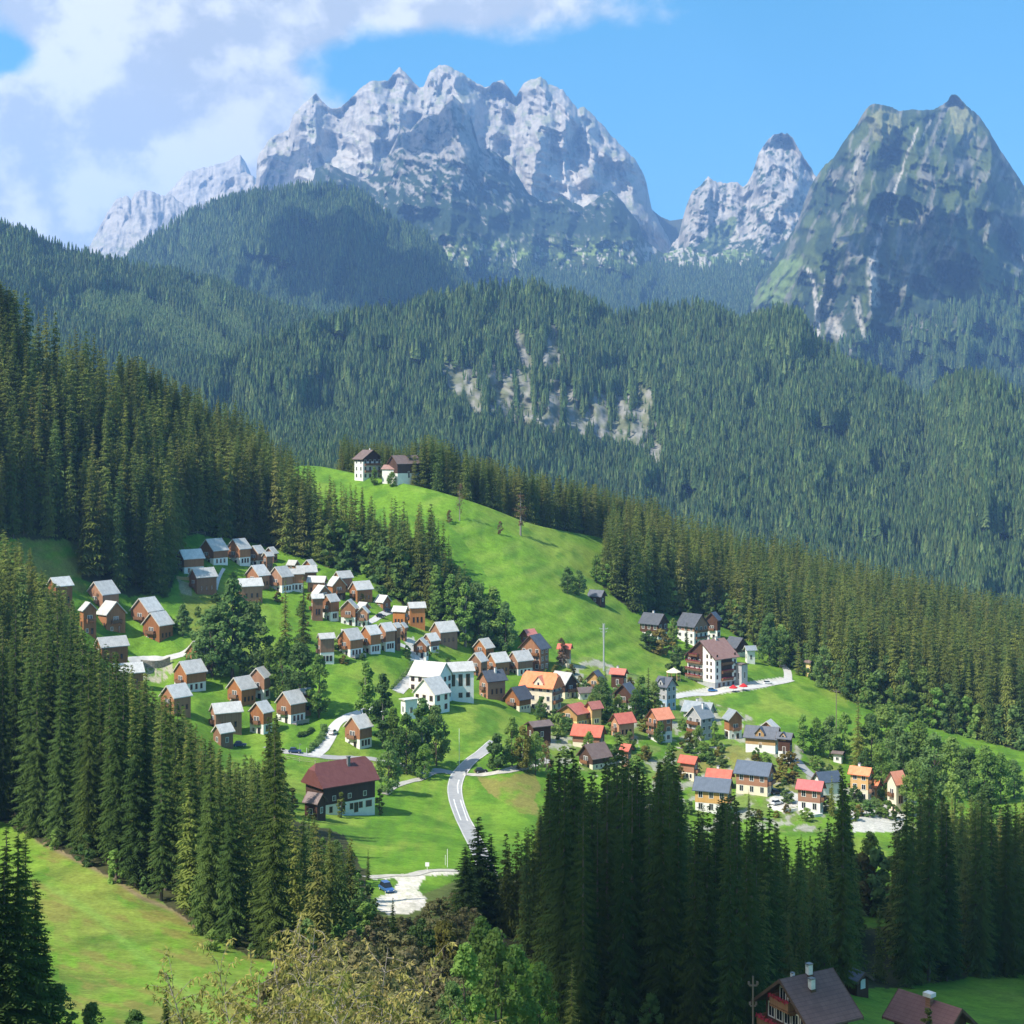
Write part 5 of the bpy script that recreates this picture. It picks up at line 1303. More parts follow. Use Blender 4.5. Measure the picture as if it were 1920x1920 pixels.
# ================================================================== SPECIAL BUILDINGS
def dormer(root, q, y, w, wall, roofm, depth=None, pitch=1.2, z0=None, wn=True):
    W, L, he, rise, vis = q['W'], q['L'], q['he'], q['rise'], q['vis']
    z0 = he + .1 if z0 is None else z0; hr = w / 2 * pitch; zt = z0 + 1.5
    d0, d1 = -.25, min(W * .45, (zt + hr - he) / (rise / (W / 2)) + .2)
    b = MB(); b.prism([(-w / 2, z0 - .4), (w / 2, z0 - .4), (w / 2, zt), (0, zt + hr), (-w / 2, zt)], d0, d1, 0)
    o = b.build('dormer', W_[wall], root)
    b = MB(); ox = w / 2 + .45; sl = hr / (w / 2); zz = zt + hr + .06; e = zz - sl * ox
    b.prism([(-ox, e), (0, zz), (ox, e), (ox, e + .2), (0, zz + .2), (-ox, e + .2)], d0 - .45, d1 + .3, 0); b.build('dormer_roof', R_[roofm], o)
    if wn:
        b = MB(); b.box(-.5, .5, d0 - .05, d0 + .05, z0 + .3, z0 + 1.7, 0); b.box(-.4, .4, d0 - .07, d0 - .051, z0 + .4, z0 + 1.6, 1); b.build('window', [m_wframe, m_glass], o)
    o.location = ((1 if vis == 'r' else -1) * W / 2, y, 0); o.rotation_euler = (0, 0, math.pi / 2 if vis == 'r' else -math.pi / 2)
    return o
by = {o.get('label'): o for o in SC.objects if o.get('label')}
def info_of(lbl_part):
    for l, o in by.items():
        if lbl_part in l: return o
# dormers on the two houses that show them (dimensions read back from their roofs)
def dims(o):
    r = [c for c in o.children if c.name.startswith('roof')][0]; w = [c for c in o.children if 'wall' in c.name]; w = w[-1]
    xs = [v.co.x for v in w.data.vertices]; ys = [v.co.y for v in w.data.vertices]; zs = sorted(set(round(v.co.z, 3) for v in w.data.vertices))
    W = max(xs) * 2; L = max(ys) * 2; return dict(W=W, L=L, he=zs[-2], rise=zs[-1] - zs[-2])
o = info_of('bright orange half-hipped'); q = dims(o); q['vis'] = 'l'; dormer(o, q, -q['L'] * .06, 4.2, 'cream', 'orange', z0=q['he'] - .5)
o = info_of('honey timber dormer'); q = dims(o); q['vis'] = 'l'; dormer(o, q, 0.2, 3.4, 'pale', 'slate', z0=q['he'] - .2)
o = info_of('right half of the double house'); q = dims(o); q['vis'] = 'l'; dormer(o, q, 0.3, 2.0, 'pale', 'slate', z0=q['he'] - 1.0)
o = info_of('tall blue-grey house'); q = dims(o); q['vis'] = 'l'; dormer(o, q, 0, 2.6, 'grey', 'slate', z0=q['he'] - .3)

# hotel
root, q = house(1284, 1386, 1200, 1292, .56, 'L', "big white hotel with rust roof and red-flowered balconies, on the uphill road", low='grey', up='white', roof='rust', split=.2, pitch=.8, over=1.3,
                win='none', name='hotel', cat='hotel', grow=.04, chim=[(0.6, 2.0), (-1.2, -1.0)], trim=m_trim_d)
W, L, he, rise = q['W'] + .12, q['L'] + .12, q['he'], q['rise']
b = MB(); xl = -W / 2 + .02; xm = W * .06
b.prism([(xl, he * .72), (xm, he * .72), (xm, he + rise - rise / (W / 2) * abs(xm) - .05), (0, he + rise - .05), (xl, he - .02)], -L / 2 - .16, -L / 2 - .003, 0)
b.build('timber_gable', W_['dark'], root)
for z, w in ((he * .30, W * .56), (he * .52, W * .56), (he * .76, W * .52), (he * .98, W * .30)):
    o = balcony(root, 'f', xl + W * .28, z, w, 1.5, W, L + .3, m_rail, True)
for r in range(4):
    zz = he * (.31 + .22 * r)
    if r < 3:
        for i in range(3): window(root, 'f', xl + W * (.08 + .18 * i), zz, 1.1, he * .13, W, L + (.32 if r == 2 else 0), m_wframe)
    for x in (.22, .36): window(root, 'f', W * x, zz, .8, he * .10, W, L, m_bframe, False)
    for y in (-.40, .42): window(root, 'r', L * y, zz, .8, he * .12, W, L, m_bframe, False)
for x in (-.36, -.2): window(root, 'f', W * x, he * .06, 1.8, he * .10, q['W'], q['L'], m_bframe)
for y in (-.3, -.1, .12, .34): window(root, 'r', L * y, he * .04, 1.2, he * .12, q['W'], q['L'], m_bframe)
b = MB(); b.box(W / 2 - .01, W / 2 + .1, -L * .22, L * .28, he * .24, he * .98, 0); b.build('recess_shade_panel', W_['dark'], root)  # flat dark panel standing in for the shaded recess behind the balconies
for z in (.25, .5, .75):
    o = balcony(root, 'r', L * .03, he * z, L * .5, 1.1, W + .2, L, m_rail, z < .7)
garage = house(1378, 1403, 1246, 1286, .5, 'R', "flat grey garage block tucked behind the right side of the hotel", low=None, up='grey', roof='brown', pitch=.12, win='few', balc=False, name='garage', cat='garage')
# hilltop farm
root, q = house(663, 717, 847, 899, .68, 'R', "white farmhouse with dark roof on the crest of the bright meadow", low='white', up='dark', split=.86, roof='brown', pitch=.72, over=1.1, win='grid', chim=1, name='farmhouse', cat='farmhouse', trim=m_trim_d)
house(728, 788, 857, 908, .3, 'L', "hilltop barn with dark timber upper storey over white walls", low='white', up='dark', split=.52, roof='brown', pitch=.8, over=.9, win='few', balc=False, name='barn', cat='barn', trim=m_trim_d)
house(716, 750, 874, 909, .3, 'R', "small white shed with reddish roof between the hilltop farmhouse and barn", low=None, up='white', roof='rust', pitch=.7, win='few', balc=False, name='shed', cat='shed')
# red-roofed farmhouse in the valley
root, q = house(563, 714, 1424, 1532, .22, 'L', "long farmhouse with a maroon half-hipped roof in the lower meadow", low='white', up='dark', split=.36, roof='maroon', pitch=1.0, over=1.2, hip=.38, win='none', chim='dark', name='farmhouse', cat='farmhouse', trim=m_trim_d, phi_=58, grow=0)
W, L, he, hb = q['W'], q['L'], q['he'], q['hb']
for y, w in ((-.36, .8), (-.12, .9), (.04, .9), (.22, 1.0), (.38, 1.7)): window(root, 'r', L * y, hb * .32, w, hb * .45, W, L, m_bframe, False)
window(root, 'r', L * .13, 0.05, 1.1, hb * .75, W, L, m_bframe, False, 'door')
for y in (-.3, 0, .3): window(root, 'r', L * y, hb + 1.0, .9, 1.2, W + .12, L, m_wframe)
for x in (-.3, 0, .3): window(root, 'f', W * x, hb * .3, .9, hb * .5, W, L, m_wframe); window(root, 'f', W * x, hb + .8, .8, 1.3, W, L + .12, m_wframe)
m_yflow = mat_foliage('yellow_flowers', (0.75, 0.52, 0.04), (0.70, 0.45, 0.05), (0.66, 0.50, 0.08), 0.2, 3.0)
o = balcony(root, 'f', 0, hb + .2, W * .8, 1.2, W, L + .12, m_rail)
V, Fq = leaf_cloud(np.random.default_rng(5), np.stack([np.linspace(-W * .3, W * .3, 9), np.full(9, -1.25), hb + 1.45 + .5 * np.cos(np.linspace(-1.5, 1.5, 9))], 1), [.32] * 9, 60, .12)
g = Geo(); g.add(V, Fq); link('flower_box', g.mesh('flower_box', [m_yflow]), o)
house(569, 613, 1490, 1538, .42, 'R', "small grey-roofed shed standing before the gable of the maroon-roofed farmhouse", low=None, up='dark', roof='brown', pitch=1.0, win='few', balc=False, name='shed', cat='shed')
# farmhouses at the lower right corner
root, q = house(1406, 1618, 1826, 1957, .58, 'L', "big dark farmhouse with white chimneys and red balcony flowers at the lower right", low=None, up='dark', roof='shaded_umber', pitch=.78, over=1.3, win='none', name='farmhouse', cat='farmhouse', phi_=50, grow=0, trim=m_trim_d, sink=9)
W, L, he, rise, zt = q['W'], q['L'], q['he'], q['rise'], q['zt']
ro = [c for c in root.children if c.name.startswith('roof')][0]
for cx, cy, k in ((.15, L * .05, 1), (W * .20, -L * .10, 1), (-.6, -L * .28, .6)):
    b = MB(); zc = zt - q['rise'] / (W / 2) * abs(cx); s = .30 * k
    b.box(cx - s, cx + s, cy - s, cy + s, zc - .3, zc + 1.1 * k, 0); b.box(cx - s * 1.25, cx + s * 1.25, cy - s * 1.25, cy + s * 1.25, zc - .1, zc + .28, 1)
    for a in (-1, 1): b.box(cx + a * s * .8 - .06, cx + a * s * .8 + .06, cy - s, cy + s, zc + 1.103 * k, zc + 1.4 * k, 0)
    b.box(cx - s * 1.15, cx + s * 1.15, cy - s * 1.15, cy + s * 1.15, zc + 1.403 * k, zc + 1.55 * k, 2); b.build('chimney', [m_chim, m_trim_d, m_cap], ro)
balcony(root, 'f', 0, he + .1, W * .42, 1.3, W, L, m_rail, True); balcony(root, 'f', -W * .02, he - 2.9, W * .92, 1.5, W, L, m_rail, True)
for x in (-.10, .08): window(root, 'f', W * x, he + .5, .9, 1.5, W, L, m_wframe)
for x in (-.36, -.18, 0, .18, .36): window(root, 'f', W * x, he - 1.9, .95, 1.5, W, L, m_wframe)
root, q = house(1655, 1832, 1874, 1958, .34, 'R', "second dark farmhouse with a maroon-brown roof cut by the lower right frame edge", low=None, up='dark', roof='maroon', pitch=.8, over=1.1, win='few', name='farmhouse', cat='farmhouse', trim=m_trim_d, sink=9, phi_=55, grow=0, balc=False)
ro = [c for c in root.children if c.name.startswith('roof')][0]; zt = q['zt']
b = MB(); b.box(-.95, -.25, -.7, 0, zt - .9, zt + .75, 0); b.box(-1.15, -.05, -.95, .25, zt + .753, zt + 1.25, 1); b.build('chimney', [W_['brick'], m_chim], ro)
root, q = house(1594, 1618, 1836, 1868, .5, 'R', "dark little hut with a white board at the shaded forest edge", low=None, up='dark', roof='navy', pitch=.7, win='none', grow=-.1, name='hut', cat='hut')
b = MB(); b.box(-.5, .5, -q['L'] / 2 - .08, -q['L'] / 2 - .02, .9, 2.3, 0); b.build('board', m_wframe, root)
# low annex and terrace of the white hall
house(750, 784, 1312, 1348, .3, 'L', "low flat-roofed white annex with a terrace, left below the white hall", low=None, up='white', roof='silver', pitch=.06, win='few', balc=False, name='annex', cat='annex')

# ================================================================== ROADS
m_road = mat_noise('asphalt', (0.30, 0.30, 0.30), (0.36, 0.355, 0.35), 0.5, 0.9, 0.15)
m_lane = mat_noise('pale_lane', (0.56, 0.545, 0.52), (0.47, 0.455, 0.43), 0.4, 0.9, 0.1)
m_path = mat_noise('gravel_path', (0.50, 0.47, 0.41), (0.38, 0.36, 0.31), 0.6, 0.95, 0.1)
m_line = mat_noise('road_paint', (0.74, 0.74, 0.72), (0.66, 0.66, 0.64), 1.0, 0.8, 0.1)
def smooth_px(pts, n=14):
    P3 = [np.array(gp(*p)) for p in pts]; P3 = [2 * P3[0] - P3[1]] + P3 + [2 * P3[-1] - P3[-2]]; out = []
    for i in range(1, len(P3) - 2):
        a, b_, c, d = P3[i - 1:i + 3]
        for t in np.linspace(0, 1, n, endpoint=False):
            out.append(.5 * ((2 * b_) + (-a + c) * t + (2 * a - 5 * b_ + 4 * c - d) * t * t + (-a + 3 * b_ - 3 * c + d) * t ** 3))
    out.append(P3[-2]); return np.array(out)
LANES = []
def ribbon(name, pts, w, mat, lift=.14, off=0.0, kind='structure'):
    LANES.append(pts); c = smooth_px(pts); t = np.gradient(c, axis=0)[:, :2]; t /= np.linalg.norm(t, axis=1, keepdims=True); nrm = np.stack([-t[:, 1], t[:, 0]], 1)
    V = []; m = 5
    for i in range(len(c)):
        for j in range(m):
            o_ = off + w * (j / (m - 1) - .5); x, y = c[i, :2] + nrm[i] * o_
            V.append((x, y, ground_z(x, y) + lift))
    # side skirts keep the edge from floating
    o = link(name, np_mesh(name, V, grid_faces(len(c), m), mat)); tag(o, kind=kind); return o
MAIN = [(915,1640),(900,1600),(880,1560),(865,1530),(855,1500),(853,1475),(862,1450),(880,1430),(908,1408),(930,1392)]
ribbon('road', MAIN, 4.0, m_road)
ribbon('kerb', MAIN, .4, m_lane, .19, 2.2); ribbon('kerb', MAIN, .4, m_lane, .19, -2.2)
for pts in ([(853,1462),(850,1474),(851,1488)], [(855,1500),(862,1522),(868,1540)]): ribbon('road_marking', pts, .35, m_line, .185, 1.4)
for pts in ([(858,1500),(864,1520),(872,1540)],): ribbon('road_marking', pts, .35, m_line, .185, -1.2)
ribbon('road', [(868,1452),(900,1453),(950,1446),(1000,1433),(1030,1424)], 3.6, m_path, .15)
ribbon('road', [(862,1452),(830,1446),(805,1448),(790,1455)], 5.0, m_road, .15)
ribbon('path', [(812,1450),(785,1462),(760,1468),(735,1478),(722,1490)], 2.4, m_path)
ribbon('path', [(688,1646),(730,1642),(770,1641),(800,1634),(860,1633)], 3.0, m_path, .1)
ribbon('lane', [(588,1418),(604,1404),(617,1385),(628,1362),(650,1345),(690,1332),(720,1330)], 4.2, m_lane)
ribbon('lane', [(500,1400),(545,1411),(600,1419),(680,1422),(760,1436),(800,1448)], 3.6, m_road, .13)
ribbon('lane', [(736,1205),(762,1214),(780,1226),(788,1242),(782,1258),(764,1278),(746,1298)], 4.4, m_lane)
ribbon('lane', [(240,1238),(275,1236),(310,1236),(345,1225),(372,1205)], 3.6, m_lane, .12)
ribbon('lane', [(690,1168),(705,1160),(722,1150),(738,1146)], 3.0, m_lane, .12)
ribbon('road', [(1262,1308),(1300,1302),(1345,1300),(1400,1291),(1450,1282),(1483,1275)], 4.4, m_lane, .16)
ribbon('lane', [(1478,1276),(1476,1258),(1466,1244),(1470,1236)], 4.0, m_lane, .14)
ribbon('lane', [(1488,1420),(1505,1438),(1522,1454),(1540,1466)], 4.2, m_road, .14)
ribbon('path', [(1268,1402),(1310,1403),(1350,1401)], 1.8, m_path, .12)
ribbon('path', [(405,1105),(410,1085),(420,1066)], 1.4, m_lane, .12); ribbon('path', [(642,1180),(645,1195),(650,1210)], 1.3, m_lane, .12)
ribbon('path', [(1150,1290),(1185,1300),(1215,1310),(1262,1308)], 2.0, m_path, .12)

# ================================================================== CARS, PEOPLE, FURNITURE
m_tyre, _, _ = bsdf('tyre_rubber', (0.02, 0.02, 0.02), .9, .1)
m_rim, _, _ = bsdf('wheel_rim', (0.5, 0.5, 0.52), .35, .5)
m_lamp, _, _ = bsdf('headlight_glass', (0.8, 0.8, 0.78), .15, .5)
m_tail, _, _ = bsdf('tail_light', (0.5, 0.02, 0.02), .3, .5)
def car(u, v, yaw, paint, label, L=4.3, h=1.75, group=None):
    p = gp(u, v); root = bpy.data.objects.new('car', None); C.objects.link(root); root.location = p + Vector((0, 0, .12)); root.rotation_euler = (0, 0, rad(yaw)); root.empty_display_size = .1
    tag(root, label, 'car', group)
    mp, _, _ = bsdf('car_paint', paint, .3, .5); w = .9; l = L / 2
    prof = [(-l, .35), (l, .35), (l, .72), (l - .15, .86), (l - 1.15, .98), (-l + .25, 1.02), (-l, .85)]
    b = MB(); b.prism(prof, -w, w, 0); o = b.build('body', mp, root)
    bv = o.modifiers.new('soft', 'BEVEL'); bv.width = .09; bv.segments = 2
    b = MB(); i = 0
    lo_ = [(-l + .25, 1.0), (l - 1.2, .98)]; hi_ = [(-l + .75, h - .06), (l - 2.0, h - .06)]
    pts = [(lo_[0][0], -w + .06, lo_[0][1]), (lo_[1][0], -w + .06, lo_[1][1]), (lo_[1][0], w - .06, lo_[1][1]), (lo_[0][0], w - .06, lo_[0][1]),
           (hi_[0][0], -w + .24, hi_[0][1]), (hi_[1][0], -w + .24, hi_[1][1]), (hi_[1][0], w - .24, hi_[1][1]), (hi_[0][0], w - .24, hi_[0][1])]
    for q in ((0, 1, 5, 4), (1, 2, 6, 5), (2, 3, 7, 6), (3, 0, 4, 7), (4, 5, 6, 7), (0, 3, 2, 1)): b.poly([pts[k] for k in q])
    b.build('windows', m_glass, root)
    b = MB(); b.box(hi_[0][0] - .05, hi_[1][0] + .05, -w + .22, w - .22, h - .055, h, 0); b.build('roof', mp, root)
    for sx in (-l + .8, l - .85):
        for sy in (-1, 1):
            b = MB(); b.tube((sx, sy * (w - .18), .33), (sx, sy * (w + .03), .33), .34, n=14); t_ = b.build('wheel', m_tyre, root)
            b = MB(); b.tube((sx, sy * (w + .031), .33), (sx, sy * (w + .045), .33), .2, n=12); b.build('rim', m_rim, t_)
    for sy in (-1, 1):
        b = MB(); b.box(l - .02, l + .02, sy * .62 - .18, sy * .62 + .18, .6, .76); b.build('headlight', m_lamp, root)
        b = MB(); b.box(-l - .02, -l + .02, sy * .68 - .15, sy * .68 + .15, .66, .84); b.build('tail_light', m_tail, root)
    return root
car(725, 1672, -62, (0.03, 0.10, 0.28), "dark blue car parked on the gravel lot", 4.6, 1.9)
car(902, 1449, 12, (0.015, 0.015, 0.018), "black car on the side road right of the road junction")
car(625, 1377, 70, (0.75, 0.75, 0.74), "white car parked beside the curving lane above the farmhouse")
car(553, 1412, 5, (0.03, 0.06, 0.16), "dark blue car on the lower lane under the deck chalet's lawn")
car(450, 1400, 5, (0.03, 0.07, 0.20), "blue car parked below the lowest row of chalets")
car(714, 1158, 25, (0.012, 0.014, 0.022), "black car parked near the small chalet at the forest edge", group=None)
car(727, 1148, 35, (0.02, 0.03, 0.06), "dark navy car parked highest on the forest-edge lane")
car(1336, 1297, 6, (0.02, 0.16, 0.42), "blue car parked in front of the hotel")
car(1440, 1283, 10, (0.72, 0.72, 0.72), "white car on the hotel road, right of the red parasols")
car(1457, 1509, 35, (0.62, 0.66, 0.70), "silver car in the white parking yard")
car(1456, 1489, 12, (0.015, 0.016, 0.02), "black car at the upper end of the white parking yard")
m_red, _, _ = bsdf('red_canvas', (0.55, 0.03, 0.035), .8, .1)
m_steel = mat_noise('galvanised_steel', (0.42, 0.43, 0.44), (0.34, 0.35, 0.36), 1.0, .45, .5)
m_polew = mat_noise('pole_wood', (0.24, 0.19, 0.15), (0.18, 0.14, 0.11), 1.0, .9, .1, (1, 1, .1))
m_whitep, _, _ = bsdf('white_paint', (0.8, 0.8, 0.78), .5, .3)
def thing(name, loc, label, cat, group=None, rz=0):
    r = bpy.data.objects.new(name, None); C.objects.link(r); r.location = loc; r.rotation_euler = (0, 0, rz); r.empty_display_size = .1; tag(r, label, cat, group); return r
for u, v, lb in ((1375, 1298, "left of the two red parasols on the hotel road"), (1394, 1295, "right of the two red parasols on the hotel road")):
    r = thing('parasol', gp(u, v), lb, 'parasol', 'red parasols by the hotel')
    b = MB(); b.tube((0, 0, 0), (0, 0, 3.4), .04); b.build('pole', m_steel, r)
    b = MB(); n = 8; c = [(2.0 * math.cos(k * 6.283 / n), 2.0 * math.sin(k * 6.283 / n), 2.2) for k in range(n)]
    for k in range(n):
        b.poly([c[k], c[(k + 1) % n], (0, 0, 3.5)]); d = [(p_[0], p_[1], 1.9) for p_ in (c[k], c[(k + 1) % n])]; b.poly([c[k], d[0], d[1], c[(k + 1) % n]])
    b.build('canopy', m_red, r, False)
# gazebo
r = thing('gazebo', gp(1263, 1274), "honey timber gazebo with a cream roof on the meadow beside the hotel", 'gazebo')
b = MB(); n = 8
ring = lambda R, z: [(R * math.cos((k + .5) * 6.283 / n), R * math.sin((k + .5) * 6.283 / n), z) for k in range(n)]
a_, c_, d_ = ring(3.6, 3.6), ring(1.0, 5.0), ring(3.6, 3.4)
for k in range(n):
    j = (k + 1) % n; b.poly([a_[k], a_[j], c_[j], c_[k]]); b.poly([c_[k], c_[j], (0, 0, 5.6)]); b.poly([d_[k], d_[j], a_[j], a_[k]])
b.poly(d_); b.build('roof', W_['cream'], r)
for x, y, z in ring(3.2, 0):
    b = MB(); b.box(x - .14, x + .14, y - .14, y + .14, -1, 3.4); b.build('post', W_['pale'], r)
b = MB(); a_ = ring(3.2, .25); c_ = ring(3.2, 1.2)
for k in range(n):
    if k != 5: j = (k + 1) % n; b.poly([a_[k], a_[j], c_[j], c_[k]])
b.build('railing', W_['pale'], r, False)
# masts and poles
def mast(u, v, vt, label, r0, mat, arms=(), lamp=False, name='mast', cat='mast', plate=None):
    p = gp(u, v); h = (v - vt) * p.y / F; r = thing(name, p, label, cat)
    b = MB(); b.tube((0, 0, -.5), (0, 0, h), r0, r0 * .7, 8); b.build('pole', mat, r)
    for z, w in arms:
        b = MB(); b.box(-w / 2, w / 2, -.08, .08, h - z - .1, h - z + .1)
        for s in (-1, 1): b.box(s * w / 2 - .12, s * w / 2 + .12, -.12, .12, h - z + .103, h - z + .45)
        b.build('crossarm', mat, r)
    if lamp: b = MB(); b.box(-.2, .5, -.15, .15, h, h + .2); b.build('lamp_head', m_cap, r)
    if plate: b = MB(); b.box(-.45, .45, -.06, .0, h - .9, h); b.build('sign_plate', m_whitep, r)
    return r
r = mast(1132, 1258, 1170, "tall grey steel mast with crossarms standing in the bright meadow", .42, m_steel, ((2.2, 3.6), (3.6, 2.6)))
b = MB(); h = 88 * r.location.y / F
for s in (-1, 1): b.tube((s * .5, 0, h - 6), (s * .5, 0, h + .4), .07)
for z in np.linspace(h - 6, h, 7): b.box(-.5, .5, -.05, .05, z, z + .1)
b.build('cage', m_steel, r)
mast(1568, 1390, 1292, "power pole with a crossarm in front of the right broadleaf trees", .20, m_polew, ((1.0, 2.4),), name='power_pole', cat='pole')
mast(1412, 1955, 1830, "weathered power pole with crossarms left of the corner farmhouse", .14, m_polew, ((1.1, 1.0), (3.5, .7)), name='power_pole', cat='pole')
mast(861, 1440, 1366, "slender white pole on the grass slope above the road junction", .10, m_whitep, name='flagpole', cat='pole')
mast(839, 1626, 1592, "taller white snow pole at the lower edge of the mown field", .10, m_whitep, name='marker_pole', cat='pole')
mast(835, 1622, 1603, "shorter white snow pole beside a taller one at the field edge", .08, m_whitep, name='marker_pole', cat='pole')
mast(801, 1634, 1617, "small white sign on a post by the gravel lot's access track", .06, m_whitep, plate=True, name='sign', cat='sign')
mast(562, 1413, 1396, "thin street lamp beside the lower lane", .06, m_steel, lamp=True, name='street_lamp', cat='lamp')
mast(575, 1417, 1402, "white marker post by the hedge at the lane junction", .08, m_whitep, name='marker_pole', cat='pole')
# fences
m_fence = mat_noise('fence_wood', (0.42, 0.37, 0.30), (0.30, 0.26, 0.21), 2.0, .9, .1)
def fence(pts, label, step=4.0, h=1.5, rails=(.5, 1.1)):
    c = smooth_px(pts, 10); seg = np.linalg.norm(np.diff(c[:, :2], axis=0), axis=1); s = np.concatenate([[0], np.cumsum(seg)]); n = max(2, min(60, int(s[-1] / step)))
    q = np.stack([np.interp(np.linspace(0, s[-1], n), s, c[:, k]) for k in (0, 1)], 1); z = [ground_z(x, y) for x, y in q]
    r = thing('fence', (q[0, 0], q[0, 1], z[0]), label, 'fence'); b = MB(); b.box(-.08, .08, -.08, .08, -.4, h); me = None
    for i in range(n):
        if me is None: o = b.build('post', m_fence, r); me = o.data
        else: o = link('post', me, r)
        o.location = (q[i, 0] - q[0, 0], q[i, 1] - q[0, 1], z[i] - z[0])
    b = MB()
    for i in range(n - 1):
        for rz in rails: b.tube((q[i, 0] - q[0, 0], q[i, 1] - q[0, 1], z[i] - z[0] + rz), (q[i + 1, 0] - q[0, 0], q[i + 1, 1] - q[0, 1], z[i + 1] - z[0] + rz), .05, n=5)
    b.build('rail', m_fence, r)
fence([(535,1424),(580,1431),(640,1432),(700,1437)], "wooden post fence along the lower lane behind the maroon-roofed farmhouse")
fence([(705,1432),(740,1444),(785,1452)], "wooden pasture fence under the tall trees left of the road junction")
fence([(335,997),(362,1000),(385,1003)], "short pasture fence on the sunlit grass at the dark forest edge, above the top row")
fence([(1285,1272),(1300,1276),(1312,1279)], "short wooden fence between the gazebo and the hotel")
# hedge beside the curving lane, stone walls
def hedge(pts, label, w, h, mat, name='hedge', cat='hedge'):
    c = smooth_px(pts, 8); p0 = Vector(c[0]); cs = []; 
    for x, y, z in c:
        for k in range(2): cs.append((x - p0.x + random.uniform(-w, w) / 2, y - p0.y + random.uniform(-w, w) / 2, ground_z(x, y) - p0.z + random.uniform(.2, h)))
    V, Fq = leaf_cloud(np.random.default_rng(len(label)), np.array(cs), [w * .55] * len(cs), 70, .28); g = Geo(); g.add(V, Fq)
    o = link(name, g.mesh(name, [mat])); o.location = p0; tag(o, label, cat)
hedge([(580,1412),(596,1396),(606,1380),(608,1364)], "dark clipped hedge along the left side of the curving lane", 1.6, 1.8, m_leaf_d)
hedge([(562,1382),(575,1378),(586,1370)], "short dark hedge on the lawn left of the curving lane", 1.2, 1.2, m_leaf_d)
hedge([(736,1292),(752,1275),(766,1258),(772,1246)], "dark hedge on the edge of the steep lawn along the white lane", 1.2, 1.4, m_leaf_d)
b = MB(); p0 = gp(268, 1272); c = smooth_px([(268,1276),(290,1278),(318,1270)], 6)
def wall(pts, label, h, t, mat, name='wall'):
    c = smooth_px(pts, 6); p0 = Vector(c[0]); b = MB()
    for (x0, y0, _), (x1, y1, _) in zip(c[:-1], c[1:]):
        z0, z1 = ground_z(x0, y0) - p0.z, ground_z(x1, y1) - p0.z; d = Vector((x1 - x0, y1 - y0)).normalized(); n = Vector((-d.y, d.x)) * t / 2
        a = [(x0 - p0.x + n.x, y0 - p0.y + n.y), (x1 - p0.x + n.x, y1 - p0.y + n.y), (x1 - p0.x - n.x, y1 - p0.y - n.y), (x0 - p0.x - n.x, y0 - p0.y - n.y)]
        i = len(b.v); b.v += [(*a[0], z0 - 1), (*a[1], z1 - 1), (*a[2], z1 - 1), (*a[3], z0 - 1), (*a[0], z0 + h), (*a[1], z1 + h), (*a[2], z1 + h), (*a[3], z0 + h)]
        for q in ((4, 5, 6, 7), (0, 1, 5, 4), (2, 3, 7, 6), (1, 2, 6, 5), (3, 0, 4, 7)): b.f.append(tuple(i + k for k in q)); b.m.append(0)
    o = b.build(name, mat, None); o.location = p0; tag(o, label, 'wall')
m_stone = mat_noise('rough_stone', (0.42, 0.38, 0.32), (0.20, 0.18, 0.15), 1.4, .95, .1, (1, 1, 1.6), .5)
wall([(264,1250),(290,1252),(318,1244)], "rough stone retaining wall between the chalets on the left slope", 2.6, 1.0, m_stone)
wall([(331,1085),(345,1087),(356,1088)], "low timber-edged terrace wall under the leftmost top-row chalet", 1.2, .6, W_['pale'])
wall([(1440,1513),(1470,1523),(1500,1520),(1520,1532),(1542,1530)], "low white garden wall under the parking yard and crimson-roofed house", 1.0, .5, W_['white'])
wall([(1395,1212),(1350,1203),(1335,1200)], "pale retaining wall behind the hotel roof", 1.6, .6, W_['stone'])
